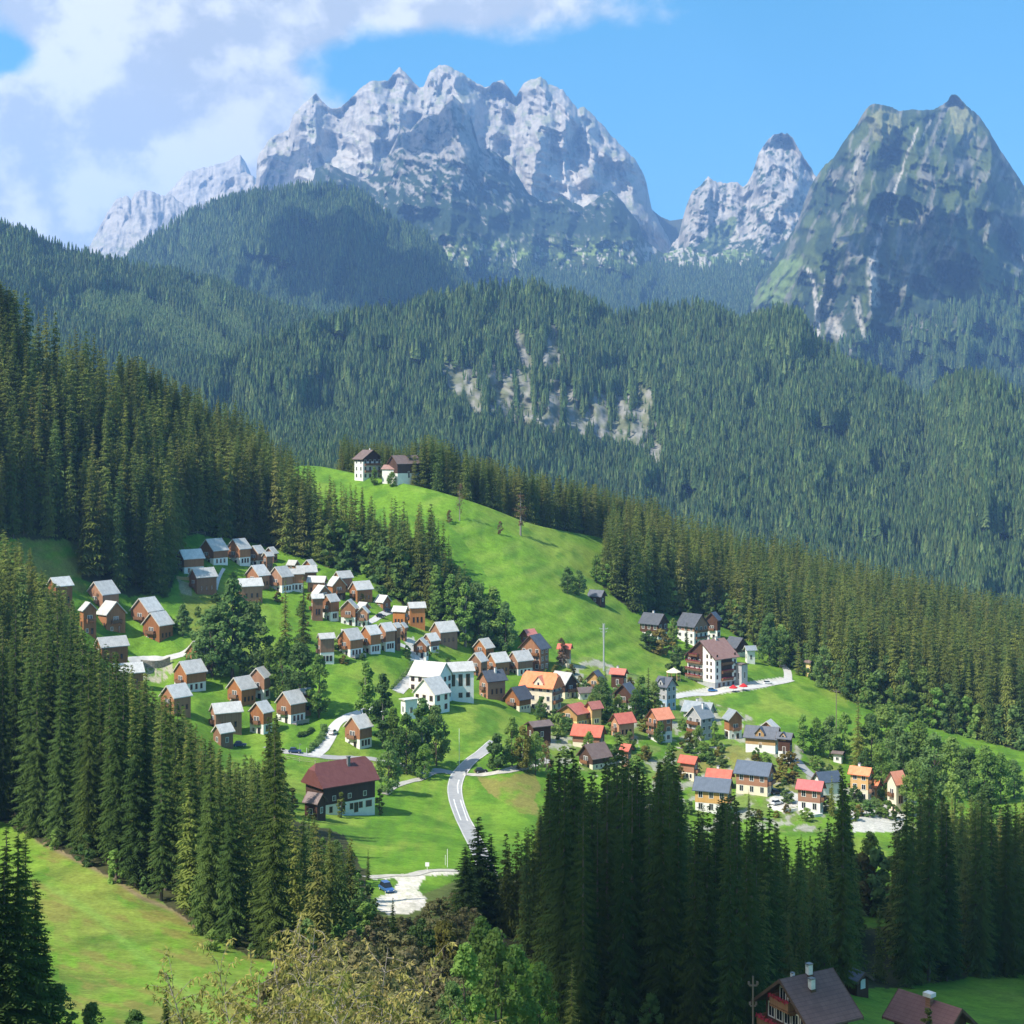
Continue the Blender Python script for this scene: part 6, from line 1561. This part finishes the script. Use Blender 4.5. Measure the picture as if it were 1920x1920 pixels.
# a walker at the road junction
def person(u, v, label):
    p = gp(u, v); me = bpy.data.meshes.new('person')
    J = [(0, 0, .98, .13), (0, 0, 1.22, .13), (0, .01, 1.42, .15), (0, .01, 1.53, .06), (0, .02, 1.62, .095), (0, .02, 1.74, .085),
         (-.18, 0, 1.43, .065), (-.25, -.03, 1.18, .05), (-.24, .10, .96, .04), (.18, 0, 1.43, .065), (.26, .05, 1.18, .05), (.25, -.08, .97, .04),
         (-.09, 0, .92, .095), (-.10, .12, .52, .065), (-.10, .02, .10, .045), (-.10, .16, .04, .04), (.09, 0, .92, .095), (.10, -.10, .52, .065), (.10, -.24, .12, .045), (.10, -.12, .04, .04)]
    E = [(0, 1), (1, 2), (2, 3), (3, 4), (4, 5), (2, 6), (6, 7), (7, 8), (2, 9), (9, 10), (10, 11), (0, 12), (12, 13), (13, 14), (14, 15), (0, 16), (16, 17), (17, 18), (18, 19)]
    me.from_pydata([j[:3] for j in J], E, []);     m = bpy.data.materials.new('clothes'); m.use_nodes = True; t = NT(m.node_tree); pb = t.n['Principled BSDF']; tc = t.add('ShaderNodeTexCoord'); sp = t.add('ShaderNodeSeparateXYZ'); t.link(tc.outputs['Object'], sp.inputs[0])
    t.link(t.mix(t.math('GREATER_THAN', sp.outputs[2], 1.0), (0.03, 0.04, 0.09), t.mix(t.math('GREATER_THAN', sp.outputs[2], 1.52), (0.05, 0.06, 0.09), (0.45, 0.28, 0.2))), pb.inputs['Base Color'])
    me.materials.append(m)
    o = link('person', me); o.modifiers.new('skin', 'SKIN'); sl = me.skin_vertices[0]
    for i, j in enumerate(J): sl.data[i].radius = (j[3], j[3])
    sl.data[0].use_root = True
    sb = o.modifiers.new('sub', 'SUBSURF'); sb.levels = 2; sb.render_levels = 2
    o.location = p + Vector((0, 0, .2)); o.scale = (1.15,) * 3; o.rotation_euler = (0, 0, rad(25)); tag(o, label, 'person')
person(874, 1455, "person in dark clothes walking on the road junction")

# ================================================================== SINGLE TREES AND SHRUBS
def tree(u, v, vt, kind, wid, label, group=None, cat='tree', name=None, pos=None):
    p = gp(u, v) if pos is None else pos
    h = (v - vt) * p.y / F
    lib = {'spruce': SPR_B, 'spruce_near': SPR}.get(kind) or BRO[kind]
    cr, tr = lib[random.randrange(len(lib))]
    nm = name or {'spruce': 'spruce_tree', 'spruce_near': 'spruce_tree', 'larch': 'larch_tree', 'bush': 'bush', 'bare': 'bare_tree', 'cone': 'cypress_tree'}.get(kind, 'broadleaf_tree')
    if kind == 'bush' and cat == 'tree': cat = 'bush'
    plant(nm, cr, tr, (p.x, p.y, p.z - .15), h, wid, None, label, cat, group)
T = [  # u, v base, v top, kind, width, label
(436,1272,1084,'dark',.95,"tallest of the dark broadleaf trees in the middle of the left chalets"),
(398,1268,1135,'dark',1.1,"dark broadleaf tree left of the tallest one among the left chalets"),
(474,1278,1128,'dark',1.0,"dark broadleaf tree right of the tallest one among the left chalets"),
(343,1192,1132,'dark',1.25,"round dark broadleaf tree at the forest edge, below a wooden terrace"),
(535,1240,1083,'spruce',1.0,"left of the two spruces standing in the middle of the chalets"),
(569,1228,1078,'spruce',1.15,"right of the two spruces standing in the middle of the chalets"),
(530,1318,1195,'leaf',1.0,"bright broadleaf tree below the two middle spruces"),
(563,1338,1205,'dark',1.0,"broadleaf tree with a broad crown under the right middle spruce"),
(598,1346,1228,'leaf',.9,"broadleaf tree at the right end of the clump above the curving lane"),
(505,1300,1215,'leaf',1.0,"small broadleaf tree at the left end of the clump under the middle spruces"),
(686,1375,1238,'tall',1.0,"tall green tree on the lawn between the lone chalet and the white hall"),
(718,1402,1262,'tall',1.1,"tall bright green tree left below the white hall's annex"),
(738,1440,1325,'tall',1.0,"slim tree leftmost in the grove below the white hall"),
(762,1450,1335,'dark',.8,"dark tree in the middle of the grove below the white hall"),
(792,1446,1308,'tall',1.1,"tallest tree of the grove below the white hall"),
(818,1436,1322,'dark',.8,"dark tree at the right end of the grove below the white hall"),
(796,1462,1395,'leaf',.9,"small bright tree in front of the grove, at the field track"),
(728,1488,1388,'dark',.85,"dark single tree at the right corner of the maroon-roofed farmhouse"),
(712,1527,1478,'cone',1.3,"small conifer against the right wall of the maroon-roofed farmhouse"),
(640,1533,1484,'cone',1.3,"small conifer in front of the maroon-roofed farmhouse's long wall"),
(548,1530,1476,'cone',1.6,"rounded dark conifer left of the farmhouse gable"),
(818,1172,1058,'tall',1.0,"tall tree in the grove right of the orange chalets, leftmost"),
(846,1190,1075,'tall',1.1,"tall tree with dark crown, second in the grove above the chalet row"),
(872,1212,1090,'tall',1.1,"tall tree with pale trunk in the grove above the chalet row"),
(898,1215,1092,'dark',.8,"broad dark tree near the right end of the grove by the bright meadow"),
(924,1216,1098,'tall',1.2,"tall green tree at the right end of the grove by the bright meadow"),
(948,1224,1128,'dark',.8,"last dark tree of the grove, at the edge of the bright meadow"),
(862,976,906,'bare',.7,"thin leafless tree high on the bright meadow"),
(976,1004,920,'bare',1.25,"big half-bare tree high on the bright meadow"),
(842,981,954,'brown',1.0,"small brownish tree high on the meadow at the forest edge"),
(938,1003,975,'brown',.9,"small reddish tree left of the big half-bare tree"),
(1054,1252,1192,'brown',.8,"slender reddish tree beside the little red-roofed cream house"),
(1064,1112,1062,'dark',1.0,"leftmost dark bushy tree at the forest corner of the bright meadow"),
(1086,1116,1068,'dark',1.0,"second dark bushy tree at the forest corner of the bright meadow"),
(1118,1092,1040,'leaf',1.0,"green tree above the black hut at the meadow's forest corner"),
(1135,1315,1246,'spruce',1.2,"dark conifer right in front of the steel mast foot"),
(1142,1348,1288,'spruce',1.6,"bushy conifer between the white gabled house and red roofs"),
(1216,1345,1248,'spruce',1.3,"tall grey-green conifer left of the blue-grey house"),
(1192,1350,1292,'dark',1.0,"garden tree under the tall grey-green conifer"),
(1160,1345,1302,'leaf',1.0,"small garden tree left of the white gabled house"),
(1085,1292,1262,'larch',1.5,"small yellow-green conifer by the shining pale roof"),
(1110,1345,1300,'leaf',1.0,"leafy garden tree between the red roofs and the steel mast"),
(960,1438,1345,'leaf',.85,"tree at the roadside thicket's left edge, above the junction"),
(932,1440,1378,'bush',.8,"low green bush at the junction end of the roadside thicket"),
(980,1446,1362,'yellow',.85,"yellowing tree in the middle of the roadside thicket"),
(1004,1452,1372,'leaf',.9,"green tree in the roadside thicket near the dark hut"),
(1024,1446,1385,'brown',.9,"brownish tree at the right end of the roadside thicket"),
(1048,1380,1338,'bush',.9,"round bush below the yellow red-roofed house"),
(1015,1352,1305,'dark',.9,"dark tree hiding the corner of the orange-roofed house"),
(1216,1218,1184,'bush',1.3,"wide dark bush in front of the leftmost uphill house"),
(1238,1226,1180,'bush',1.2,"large dark bush beneath the uphill houses, at the meadow edge"),
(1262,1222,1158,'tall',1.2,"columnar tree between the two leftmost uphill houses"),
(1288,1216,1165,'spruce',1.4,"conifer directly in front of the guesthouse uphill"),
(1272,1262,1215,'bush',1.0,"bush left of the hotel gable"),
(1430,1215,1130,'larch',1.2,"pale larch standing behind the little white grey-roofed house"),
(1442,1246,1150,'dark',.8,"dark tree right of the little white house near the hotel"),
(1462,1252,1180,'leaf',.9,"green tree at the bend of the hotel road's end"),
(1497,1266,1192,'larch',1.3,"pale larch right of the hotel road's end"),
(1545,1290,1210,'dark',.9,"dark tree beside the yellow house above the green"),
(1572,1292,1212,'larch',1.2,"yellow-green larch left of the narrow tall house"),
(1636,1322,1222,'dark',1.1,"big round dark tree right of the narrow tall house"),
(1662,1330,1228,'tall',1.2,"tall tree right of the big round dark tree at the right forest edge"),
(1694,1348,1240,'leaf',.8,"bright green tall tree at the right forest edge"),
(1732,1352,1252,'leaf',.85,"second bright green tree at the right forest edge"),
(1506,1412,1338,'tall',1.3,"leftmost tree of the broadleaf belt on the green"),
(1530,1416,1346,'leaf',.9,"second tree of the broadleaf belt on the green"),
(1556,1422,1340,'dark',.9,"tree of the broadleaf belt directly left of the power pole"),
(1584,1424,1336,'leaf',.9,"tree of the broadleaf belt directly right of the power pole"),
(1609,1448,1306,'spruce',1.15,"lone spruce rising out of the broadleaf belt"),
(1634,1450,1338,'dark',.9,"dark broadleaf right of the lone spruce in the belt"),
(1662,1444,1322,'leaf',1.0,"tallest bright broadleaf of the belt, right of the lone spruce"),
(1694,1468,1338,'dark',.9,"dark broadleaf behind the steep orange gable"),
(1722,1474,1352,'leaf',.95,"bright broadleaf right above the steep orange gable"),
(1752,1486,1372,'dark',1.0,"dark broadleaf in the right-hand grove, farthest left"),
(1784,1494,1384,'leaf',1.0,"bright broadleaf in the right-hand grove near the bright strip of meadow"),
(1816,1500,1398,'dark',1.0,"dark broadleaf in the middle of the right-hand grove"),
(1846,1508,1400,'leaf',1.0,"bright broadleaf right of the middle in the right-hand grove"),
(1876,1506,1412,'leaf',1.0,"bright rounded tree near the right frame edge"),
(1902,1496,1424,'dark',1.0,"small dark tree last at the right frame edge"),
(1712,1530,1428,'leaf',.9,"green tree right beside the steep orange gable"),
(1745,1552,1440,'dark',.9,"dark tree between the orange gable and the shaded wood"),
(1622,1492,1402,'dark',.8,"dark tree above the cream orange-roofed house"),
(1652,1500,1392,'leaf',.8,"green tree behind the small orange porch house"),
(1790,1570,1452,'leaf',1.0,"leafy tree behind the shaded wood at right"),
(1850,1590,1470,'dark',1.0,"dark leafy tree behind the shaded wood near the right edge"),
(1614,1712,1602,'bush',.9,"sunlit bright bush left in the gap of the shaded wood"),
(1644,1716,1596,'bush',.9,"sunlit bright bush right in the gap of the shaded wood"),
(1632,1672,1560,'leaf',.9,"sunlit young tree behind the bushes in the wood's gap"),
(736,1795,1680,'spruce_near',1.1,"slender dark spruce in front of the gravel lot"),
(690,1650,1590,'spruce',1.1,"young spruce at the lower left corner of the mown field"),
(790,1812,1726,'bush',.85,"scrubby bush below the gravel lot"),
(832,1838,1730,'bush',.8,"olive bush right below the gravel lot"),
(872,1958,1770,'leaf',.9,"bright broadleaf tree at the bottom centre"),
(902,1905,1722,'leaf',.75,"light green broadleaf tree at the left foot of the shaded wood"),
(930,1958,1745,'leaf',.8,"light green broadleaf tree at the bottom, behind a dead brown conifer"),
(968,1958,1775,'leaf',.9,"broadleaf tree at the bottom, right of a dead brown conifer"),
(1012,1958,1805,'leaf',.85,"small broadleaf tree under the shaded wood at the bottom"),
(1072,1958,1790,'larch',1.0,"pale green young conifer at the bottom, under the shaded wood"),
(845,1960,1838,'dark',.9,"dark broadleaf tree behind the yellow shrubs at the bottom"),
(1150,1958,1850,'dark',.9,"shadowy broadleaf tree at the bottom of the shaded wood"),
(1220,1958,1860,'dark',.9,"dim broadleaf tree in front of the shaded wood, right of the centre"),
(1320,1940,1800,'dark',.7,"shadowy broadleaf tree left of the weathered power pole"),
(1545,1860,1770,'dark',.9,"rounded shadowy tree behind the corner farmhouse roof"),
(1493,1868,1762,'larch',1.0,"small yellow-green conifer behind the corner farmhouse ridge"),
(1740,1965,1888,'cone',1.3,"small conifer in front of the second corner farmhouse"),
(312,1966,1846,'spruce_near',1.3,"young spruce at the bottom edge of the lower left meadow, tallest of three"),
(342,1970,1876,'spruce_near',1.4,"young spruce in the middle of three at the bottom edge"),
(376,1968,1884,'spruce_near',1.4,"young spruce nearest the yellow shrubs at the bottom edge"),
(172,1972,1878,'dark',1.1,"dark broadleaf top at the bottom left edge"),
(252,1972,1890,'dark',1.2,"dark broadleaf top left of three young spruces"),
(110,1962,1845,'dark',1.1,"dark broadleaf beside the big shaded spruces in the lower left corner"),
(-25,1962,1500,'spruce_near',1.35,"tallest dark spruce in the lower left corner"),
(34,1962,1528,'spruce_near',1.4,"big dark spruce second from the left frame edge"),
(66,1966,1640,'spruce_near',1.5,"shorter dark spruce bordering the lower left meadow"),
(8,1968,1600,'spruce_near',1.6,"dark spruce filling the very lower left corner"),
(48,1940,1560,'spruce_near',1.5,"dark spruce third from the left frame edge, behind the front ones"),
(12,1930,1545,'spruce_near',1.5,"dark spruce in the lower left corner, half behind the tallest"),
(84,1962,1735,'spruce_near',1.7,"low dark spruce on the right flank of the lower left corner group"),
(398,1782,1742,'bush',.9,"small dark bush at the foot of the spruce belt"),
(702,910,876,'leaf',1.0,"small tree in front of the hilltop farmhouse"),
(735,912,884,'leaf',1.1,"small tree in front of the hilltop shed"),
(338,1005,976,'leaf',.9,"small bright tree on the fenced grass above the top chalets"),
(412,1010,982,'leaf',.9,"small bright tree at the forest edge behind the top row"),
(482,1128,1108,'bush',1.0,"yellow-green garden bush right of the big dark tree"),
(678,1130,1112,'bush',.8,"garden bush in front of the roof cluster's right end"),
(694,1140,1122,'larch',1.4,"small orange-tinged conifer near the forest-edge lane"),
(1238,1395,1352,'leaf',.9,"garden tree by the orange-red roofed house"),
(1340,1400,1352,'leaf',.9,"green tree right against the tall grey house"),
(1290,1405,1372,'bush',.9,"garden bush under the tall grey house"),
(1418,1425,1402,'bush',.9,"yellow-green bush below the narrow white and timber house"),
(1352,1412,1392,'bush',.9,"low bush by the footpath on the dry meadow"),
(1560,1530,1452,'spruce',1.2,"spruce in front of the broad navy roof"),
(1404,1530,1478,'spruce',1.0,"thin spruce in front of the slate house by the parking yard"),
(1180,1405,1372,'bush',.9,"garden bush beside the orange timber house"),
]
T += [(922,1738,1560,'spruce_near',2.0,"dark spruce right of the broad one by the road's lower end"),
(896,1735,1528,'spruce_near',2.5,"broad dark spruce hiding the road's lower end"),
(872,1740,1585,'spruce_near',2.3,"smaller spruce left of the broad dark one by the road's lower end"),
(1203,1348,1264,'tall',1.2,"leafy tall tree at the left side of the tall grey-green conifer"),
(1228,1352,1276,'tall',1.1,"leafy tall tree right in front of the blue-grey house"),
(1128,1350,1268,'dark',.9,"dark leafy tree under the steel mast, beside the conifer"),
(1105,1420,1372,'leaf',1.0,"leafy tree left of the dark house with grey-brown roof"),
(1255,1440,1392,'tall',1.2,"slim tree above the cream red-roofed house"),
(1310,1402,1360,'leaf',1.1,"rounded garden tree left of the tall grey house's foot")]
for a in T: tree(*a)
for u, v, vt in ((1075,1900,1392),(1048,1890,1402),(1110,1880,1440),(1157,1880,1370),(1195,1880,1416),(1235,1890,1424),(1262,1880,1390),(1378,1880,1478),(1442,1880,1500),(1580,1868,1432),(1742,1842,1448),(1700,1850,1488),(1840,1832,1478),(1886,1830,1490)):
    tree(u, v, vt, 'spruce_near', 1.0, LAB['centre'][0], LAB['centre'][1], 'spruce')
# garden bushes between the houses
def bushes(poly, n, seed, label, group, h0, h1, kinds=('bush',)):
    r_ = np.random.default_rng(seed); pl = np.array(poly); k = 0; tries = 0
    while k < n and tries < 6000:
        tries += 1; u = r_.uniform(pl[:, 0].min(), pl[:, 0].max()); v = r_.uniform(pl[:, 1].min(), pl[:, 1].max())
        if not inpoly(np.array([u]), np.array([v]), poly)[0]: continue
        p = gp(u, v)
        if any(math.hypot(p.x - x, p.y - y) < r + .4 for x, y, r in HOUSES): continue
        if min(polydist(np.array([u]), np.array([v]), q)[0] for q in LANES) < 7: continue
        h = r_.uniform(h0, h1); kd = kinds[int(r_.integers(len(kinds)))]; cr, tr = BRO[kd][int(r_.integers(len(BRO[kd])))]
        plant('bush', cr, tr, (p.x, p.y, p.z - .1), h, r_.uniform(.9, 1.5), None, label, 'bush', group); k += 1
bushes([(960,1250),(1100,1225),(1190,1290),(1270,1330),(1345,1335),(1400,1380),(1500,1420),(1700,1490),(1690,1540),(1300,1540),(1180,1440),(1040,1420),(1000,1330)], 105, 61, "garden bush among the houses of the right-hand village", 'garden bushes of the right-hand village', 2.0, 6.0)
bushes([(330,1060),(420,1060),(560,1110),(700,1150),(860,1215),(880,1270),(720,1235),(610,1250),(470,1240),(330,1200),(240,1180),(240,1140)], 46, 62, "garden bush among the silver-roofed chalets", 'garden bushes of the chalet slope', 1.5, 4.5)
# a dead conifer among the green ones
cr, tr = spruce_meshes(290, m_dead, R=.07, whorls=30, nb=6, twigs=4, droop=.5, full=.7, low=.35)
p = gp(940, 1956); plant('dead_conifer', cr, tr, (p.x, p.y, p.z), (1956 - 1738) * p.y / F, 1.0, None, "dead brown conifer at the bottom centre", 'conifer')

# yellowing shrubs close to the camera
m_willow = mat_foliage('willow_leaves', (0.30, 0.27, 0.085), (0.23, 0.24, 0.065), (0.34, 0.27, 0.11), 0.35, 1.2)
m_willow_g = mat_foliage('green_willow_leaves', (0.15, 0.19, 0.05), (0.22, 0.23, 0.065), (0.20, 0.21, 0.06), 0.35, 1.2)
def near_z(x, y):
    """ground between the camera and the first rows of the terrain"""
    u = 960 + F * x / y; c = int(np.clip((u - U_G[0]) / 3, 0, NC - 1)); Dl = Dg[-1, c]; zl = -(V_END - HZ) / F * Dl
    return -1.7 + (zl + 1.7) * (y / Dl) ** .8
def shrub(u, vt, D, spread, seed, mat, label, stems=8, leafy=1.0):
    r_ = np.random.default_rng(seed); x = (u - 960) / F * D; z0 = near_z(x, D); top = -(vt - HZ) / F * D; H = top - z0
    st = Geo(); lf = Geo()
    def twig(p, d, L, r0, depth):
        q = p; n = 5; pts = [p]
        for i in range(n):
            d = d + r_.normal(0, .16, 3) + np.array((0, 0, -.05 * (i + 1) if depth > 0 else .03)); d = d / np.linalg.norm(d); q2 = q + d * L / n
            V, Fq = cyl_np(q, q2, r0 * (1 - .16 * i), r0 * (1 - .16 * (i + 1)), 4); st.add(V, Fq); q = q2; pts.append(q)
        return pts, d
    def leaves(p, d, n):
        for _ in range(n):
            q = p + r_.normal(0, .035, 3); a = d * .3 + r_.normal(0, .5, 3) + np.array((0, 0, -.75)); a /= np.linalg.norm(a); l = r_.uniform(.11, .20); w = l * r_.uniform(.12, .18)
            s = np.cross(a, r_.normal(0, 1, 3)); s /= np.linalg.norm(s)
            lf.add([q, q + a * l * .45 + s * w, q + a * l, q + a * l * .45 - s * w], [(0, 1, 2, 3)])
    for s in range(stems):
        a = r_.uniform(0, 6.283); d = np.array((math.cos(a) * r_.uniform(.05, spread), math.sin(a) * r_.uniform(.05, spread), 1.0)); d /= np.linalg.norm(d)
        hs = H * (1.0 if s == 0 else .68 + .32 * r_.uniform(0, 1) ** 2.2)
        pts, dd = twig(np.array((r_.normal(0, .25), r_.normal(0, .25), -.2)), d, hs * .98, .045, 0)
        for k in range(28):
            f = r_.uniform(.42, 1.0); i = min(4, int(f * 5)); p = pts[i] + (pts[i + 1] - pts[i]) * (f * 5 - i)
            b = r_.normal(0, 1, 3); b[2] = abs(b[2]) * .9 + .25; b /= np.linalg.norm(b); L = H * r_.uniform(.07, .17)
            tp, td = twig(p, b, L, .012, 1)
            for j in range(1, 6):
                leaves(tp[j], td, int(r_.integers(4, 9) * leafy))
            leaves(tp[-1], td, int(6 * leafy))
    root = thing('shrub', (x, D, z0), label, 'shrub', None); o = lf.mesh('foliage', [mat]); link('branches', st.mesh('branches', [m_bark_pale]), root); link('foliage', o, root)
for a in ((455, 1782, 44, .42, 1, m_willow, "yellowing shrub with bare twigs, leftmost at the bottom edge"),
          (540, 1728, 42, .34, 2, m_willow, "tall yellowing shrub second from the left at the bottom edge"),
          (628, 1716, 43, .34, 3, m_willow, "tallest yellowing shrub at the bottom edge, left of the bare gap"),
          (500, 1800, 38, .5, 4, m_willow, "low dry shrub in front of the left yellow ones"),
          (590, 1790, 37, .5, 5, m_willow, "low twiggy shrub in the middle of the yellow ones"),
          (716, 1768, 44, .34, 6, m_willow, "yellowing shrub below the gravel lot, right of the tallest one"),
          (765, 1790, 42, .4, 7, m_willow_g, "greener shrub at the right end of the yellow ones"),
          (670, 1830, 36, .5, 8, m_willow_g, "low green-yellow shrub under the slender spruce"),
          (810, 1838, 40, .4, 9, m_willow_g, "low green shrub farthest right of the foreground row")):
    shrub(*a)

# ================================================================== UNSEEN SHADE CLOUDS AND AIR
m_cloud, _t, _p = bsdf('cloud_white', (0.9, 0.9, 0.9), 1.0, 0.0)
def shade_cloud(center, size, seed):
    """one heap cloud: a lumpy closed body"""
    r_ = np.random.default_rng(seed)
    bm = bmesh.new(); bmesh.ops.create_icosphere(bm, subdivisions=5, radius=1)
    V = np.array([v.co[:] for v in bm.verts])
    k = 0.62 + 0.9 * (fbm(V[:, 0] * 1.7 + 9 + V[:, 2], V[:, 1] * 1.7 + 5 - .6 * V[:, 2], 4, seed) - .25)
    V = V * k[:, None]; V[:, 2] = np.where(V[:, 2] < 0, V[:, 2] * .45, V[:, 2])
    V = V * np.array(size) + np.array(center)
    for v, q in zip(bm.verts, V): v.co = q
    me = bpy.data.meshes.new('shade_cloud'); bm.to_mesh(me); bm.free(); me.materials.append(m_cloud)
    me.polygons.foreach_set('use_smooth', np.ones(len(me.polygons), bool))
    tag(link('shade_cloud', me), kind='structure')
def cloud_over(u, v, D, z, size, seed):  # out-of-view cloud added up the sun ray so its shadow covers this point
    p = P(u, v, D); t = (z - p.z) / SUN.z; shade_cloud(p + SUN * t, size, seed)
lo = np.array((1e9,) * 3); hi = -lo
for o in SC.objects:
    if o.type == 'MESH' and o.parent is None:
        for c in o.bound_box:
            w = o.matrix_world @ Vector(c) if False else Vector(c) + o.location
            lo = np.minimum(lo, w); hi = np.maximum(hi, w)
z_top = hi[2] + 60
bm = bmesh.new(); bmesh.ops.create_cube(bm, size=1)
x0, x1, y0, y1, z0, z1 = lo[0] - 300, hi[0] + 300, -400, hi[1] + 300, lo[2] - 1, z_top
for v in bm.verts:
    v.co = ((x0 + x1) / 2 + v.co.x * (x1 - x0), (y0 + y1) / 2 + v.co.y * (y1 - y0), (z0 + z1) / 2 + v.co.z * (z1 - z0))
me = bpy.data.meshes.new('haze'); bm.to_mesh(me); bm.free()
mh = bpy.data.materials.new('mountain_air'); mh.use_nodes = True; t = NT(mh.node_tree); t.n.clear()
out = t.add('ShaderNodeOutputMaterial'); pv = t.add('ShaderNodeVolumePrincipled')
pv.inputs['Color'].default_value = (0.29, 0.53, 1.0, 1); pv.inputs['Density'].default_value = HAZE
pv.inputs['Anisotropy'].default_value = 0.0
t.link(pv.outputs[0], out.inputs['Volume']); me.materials.append(mh)
tag(link('haze', me), kind='stuff')
zc = z_top + 700
cloud_over(690, 490, 5300, zc, (380, 560, 260), 901)
cloud_over(838, 265, 8400, zc, (330, 420, 240), 902)
cloud_over(1755, 490, 5600, zc, (330, 480, 240), 903)
cloud_over(520, 300, 9600, zc, (300, 420, 220), 904)
cloud_over(1310, 1690, 325, zc, (42, 100, 44), 905)
cloud_over(1540, 1730, 310, zc, (46, 115, 44), 907)
cloud_over(1850, 1730, 310, zc, (44, 110, 44), 908)
cloud_over(1510, 1880, 215, zc, (50, 50, 34), 909)
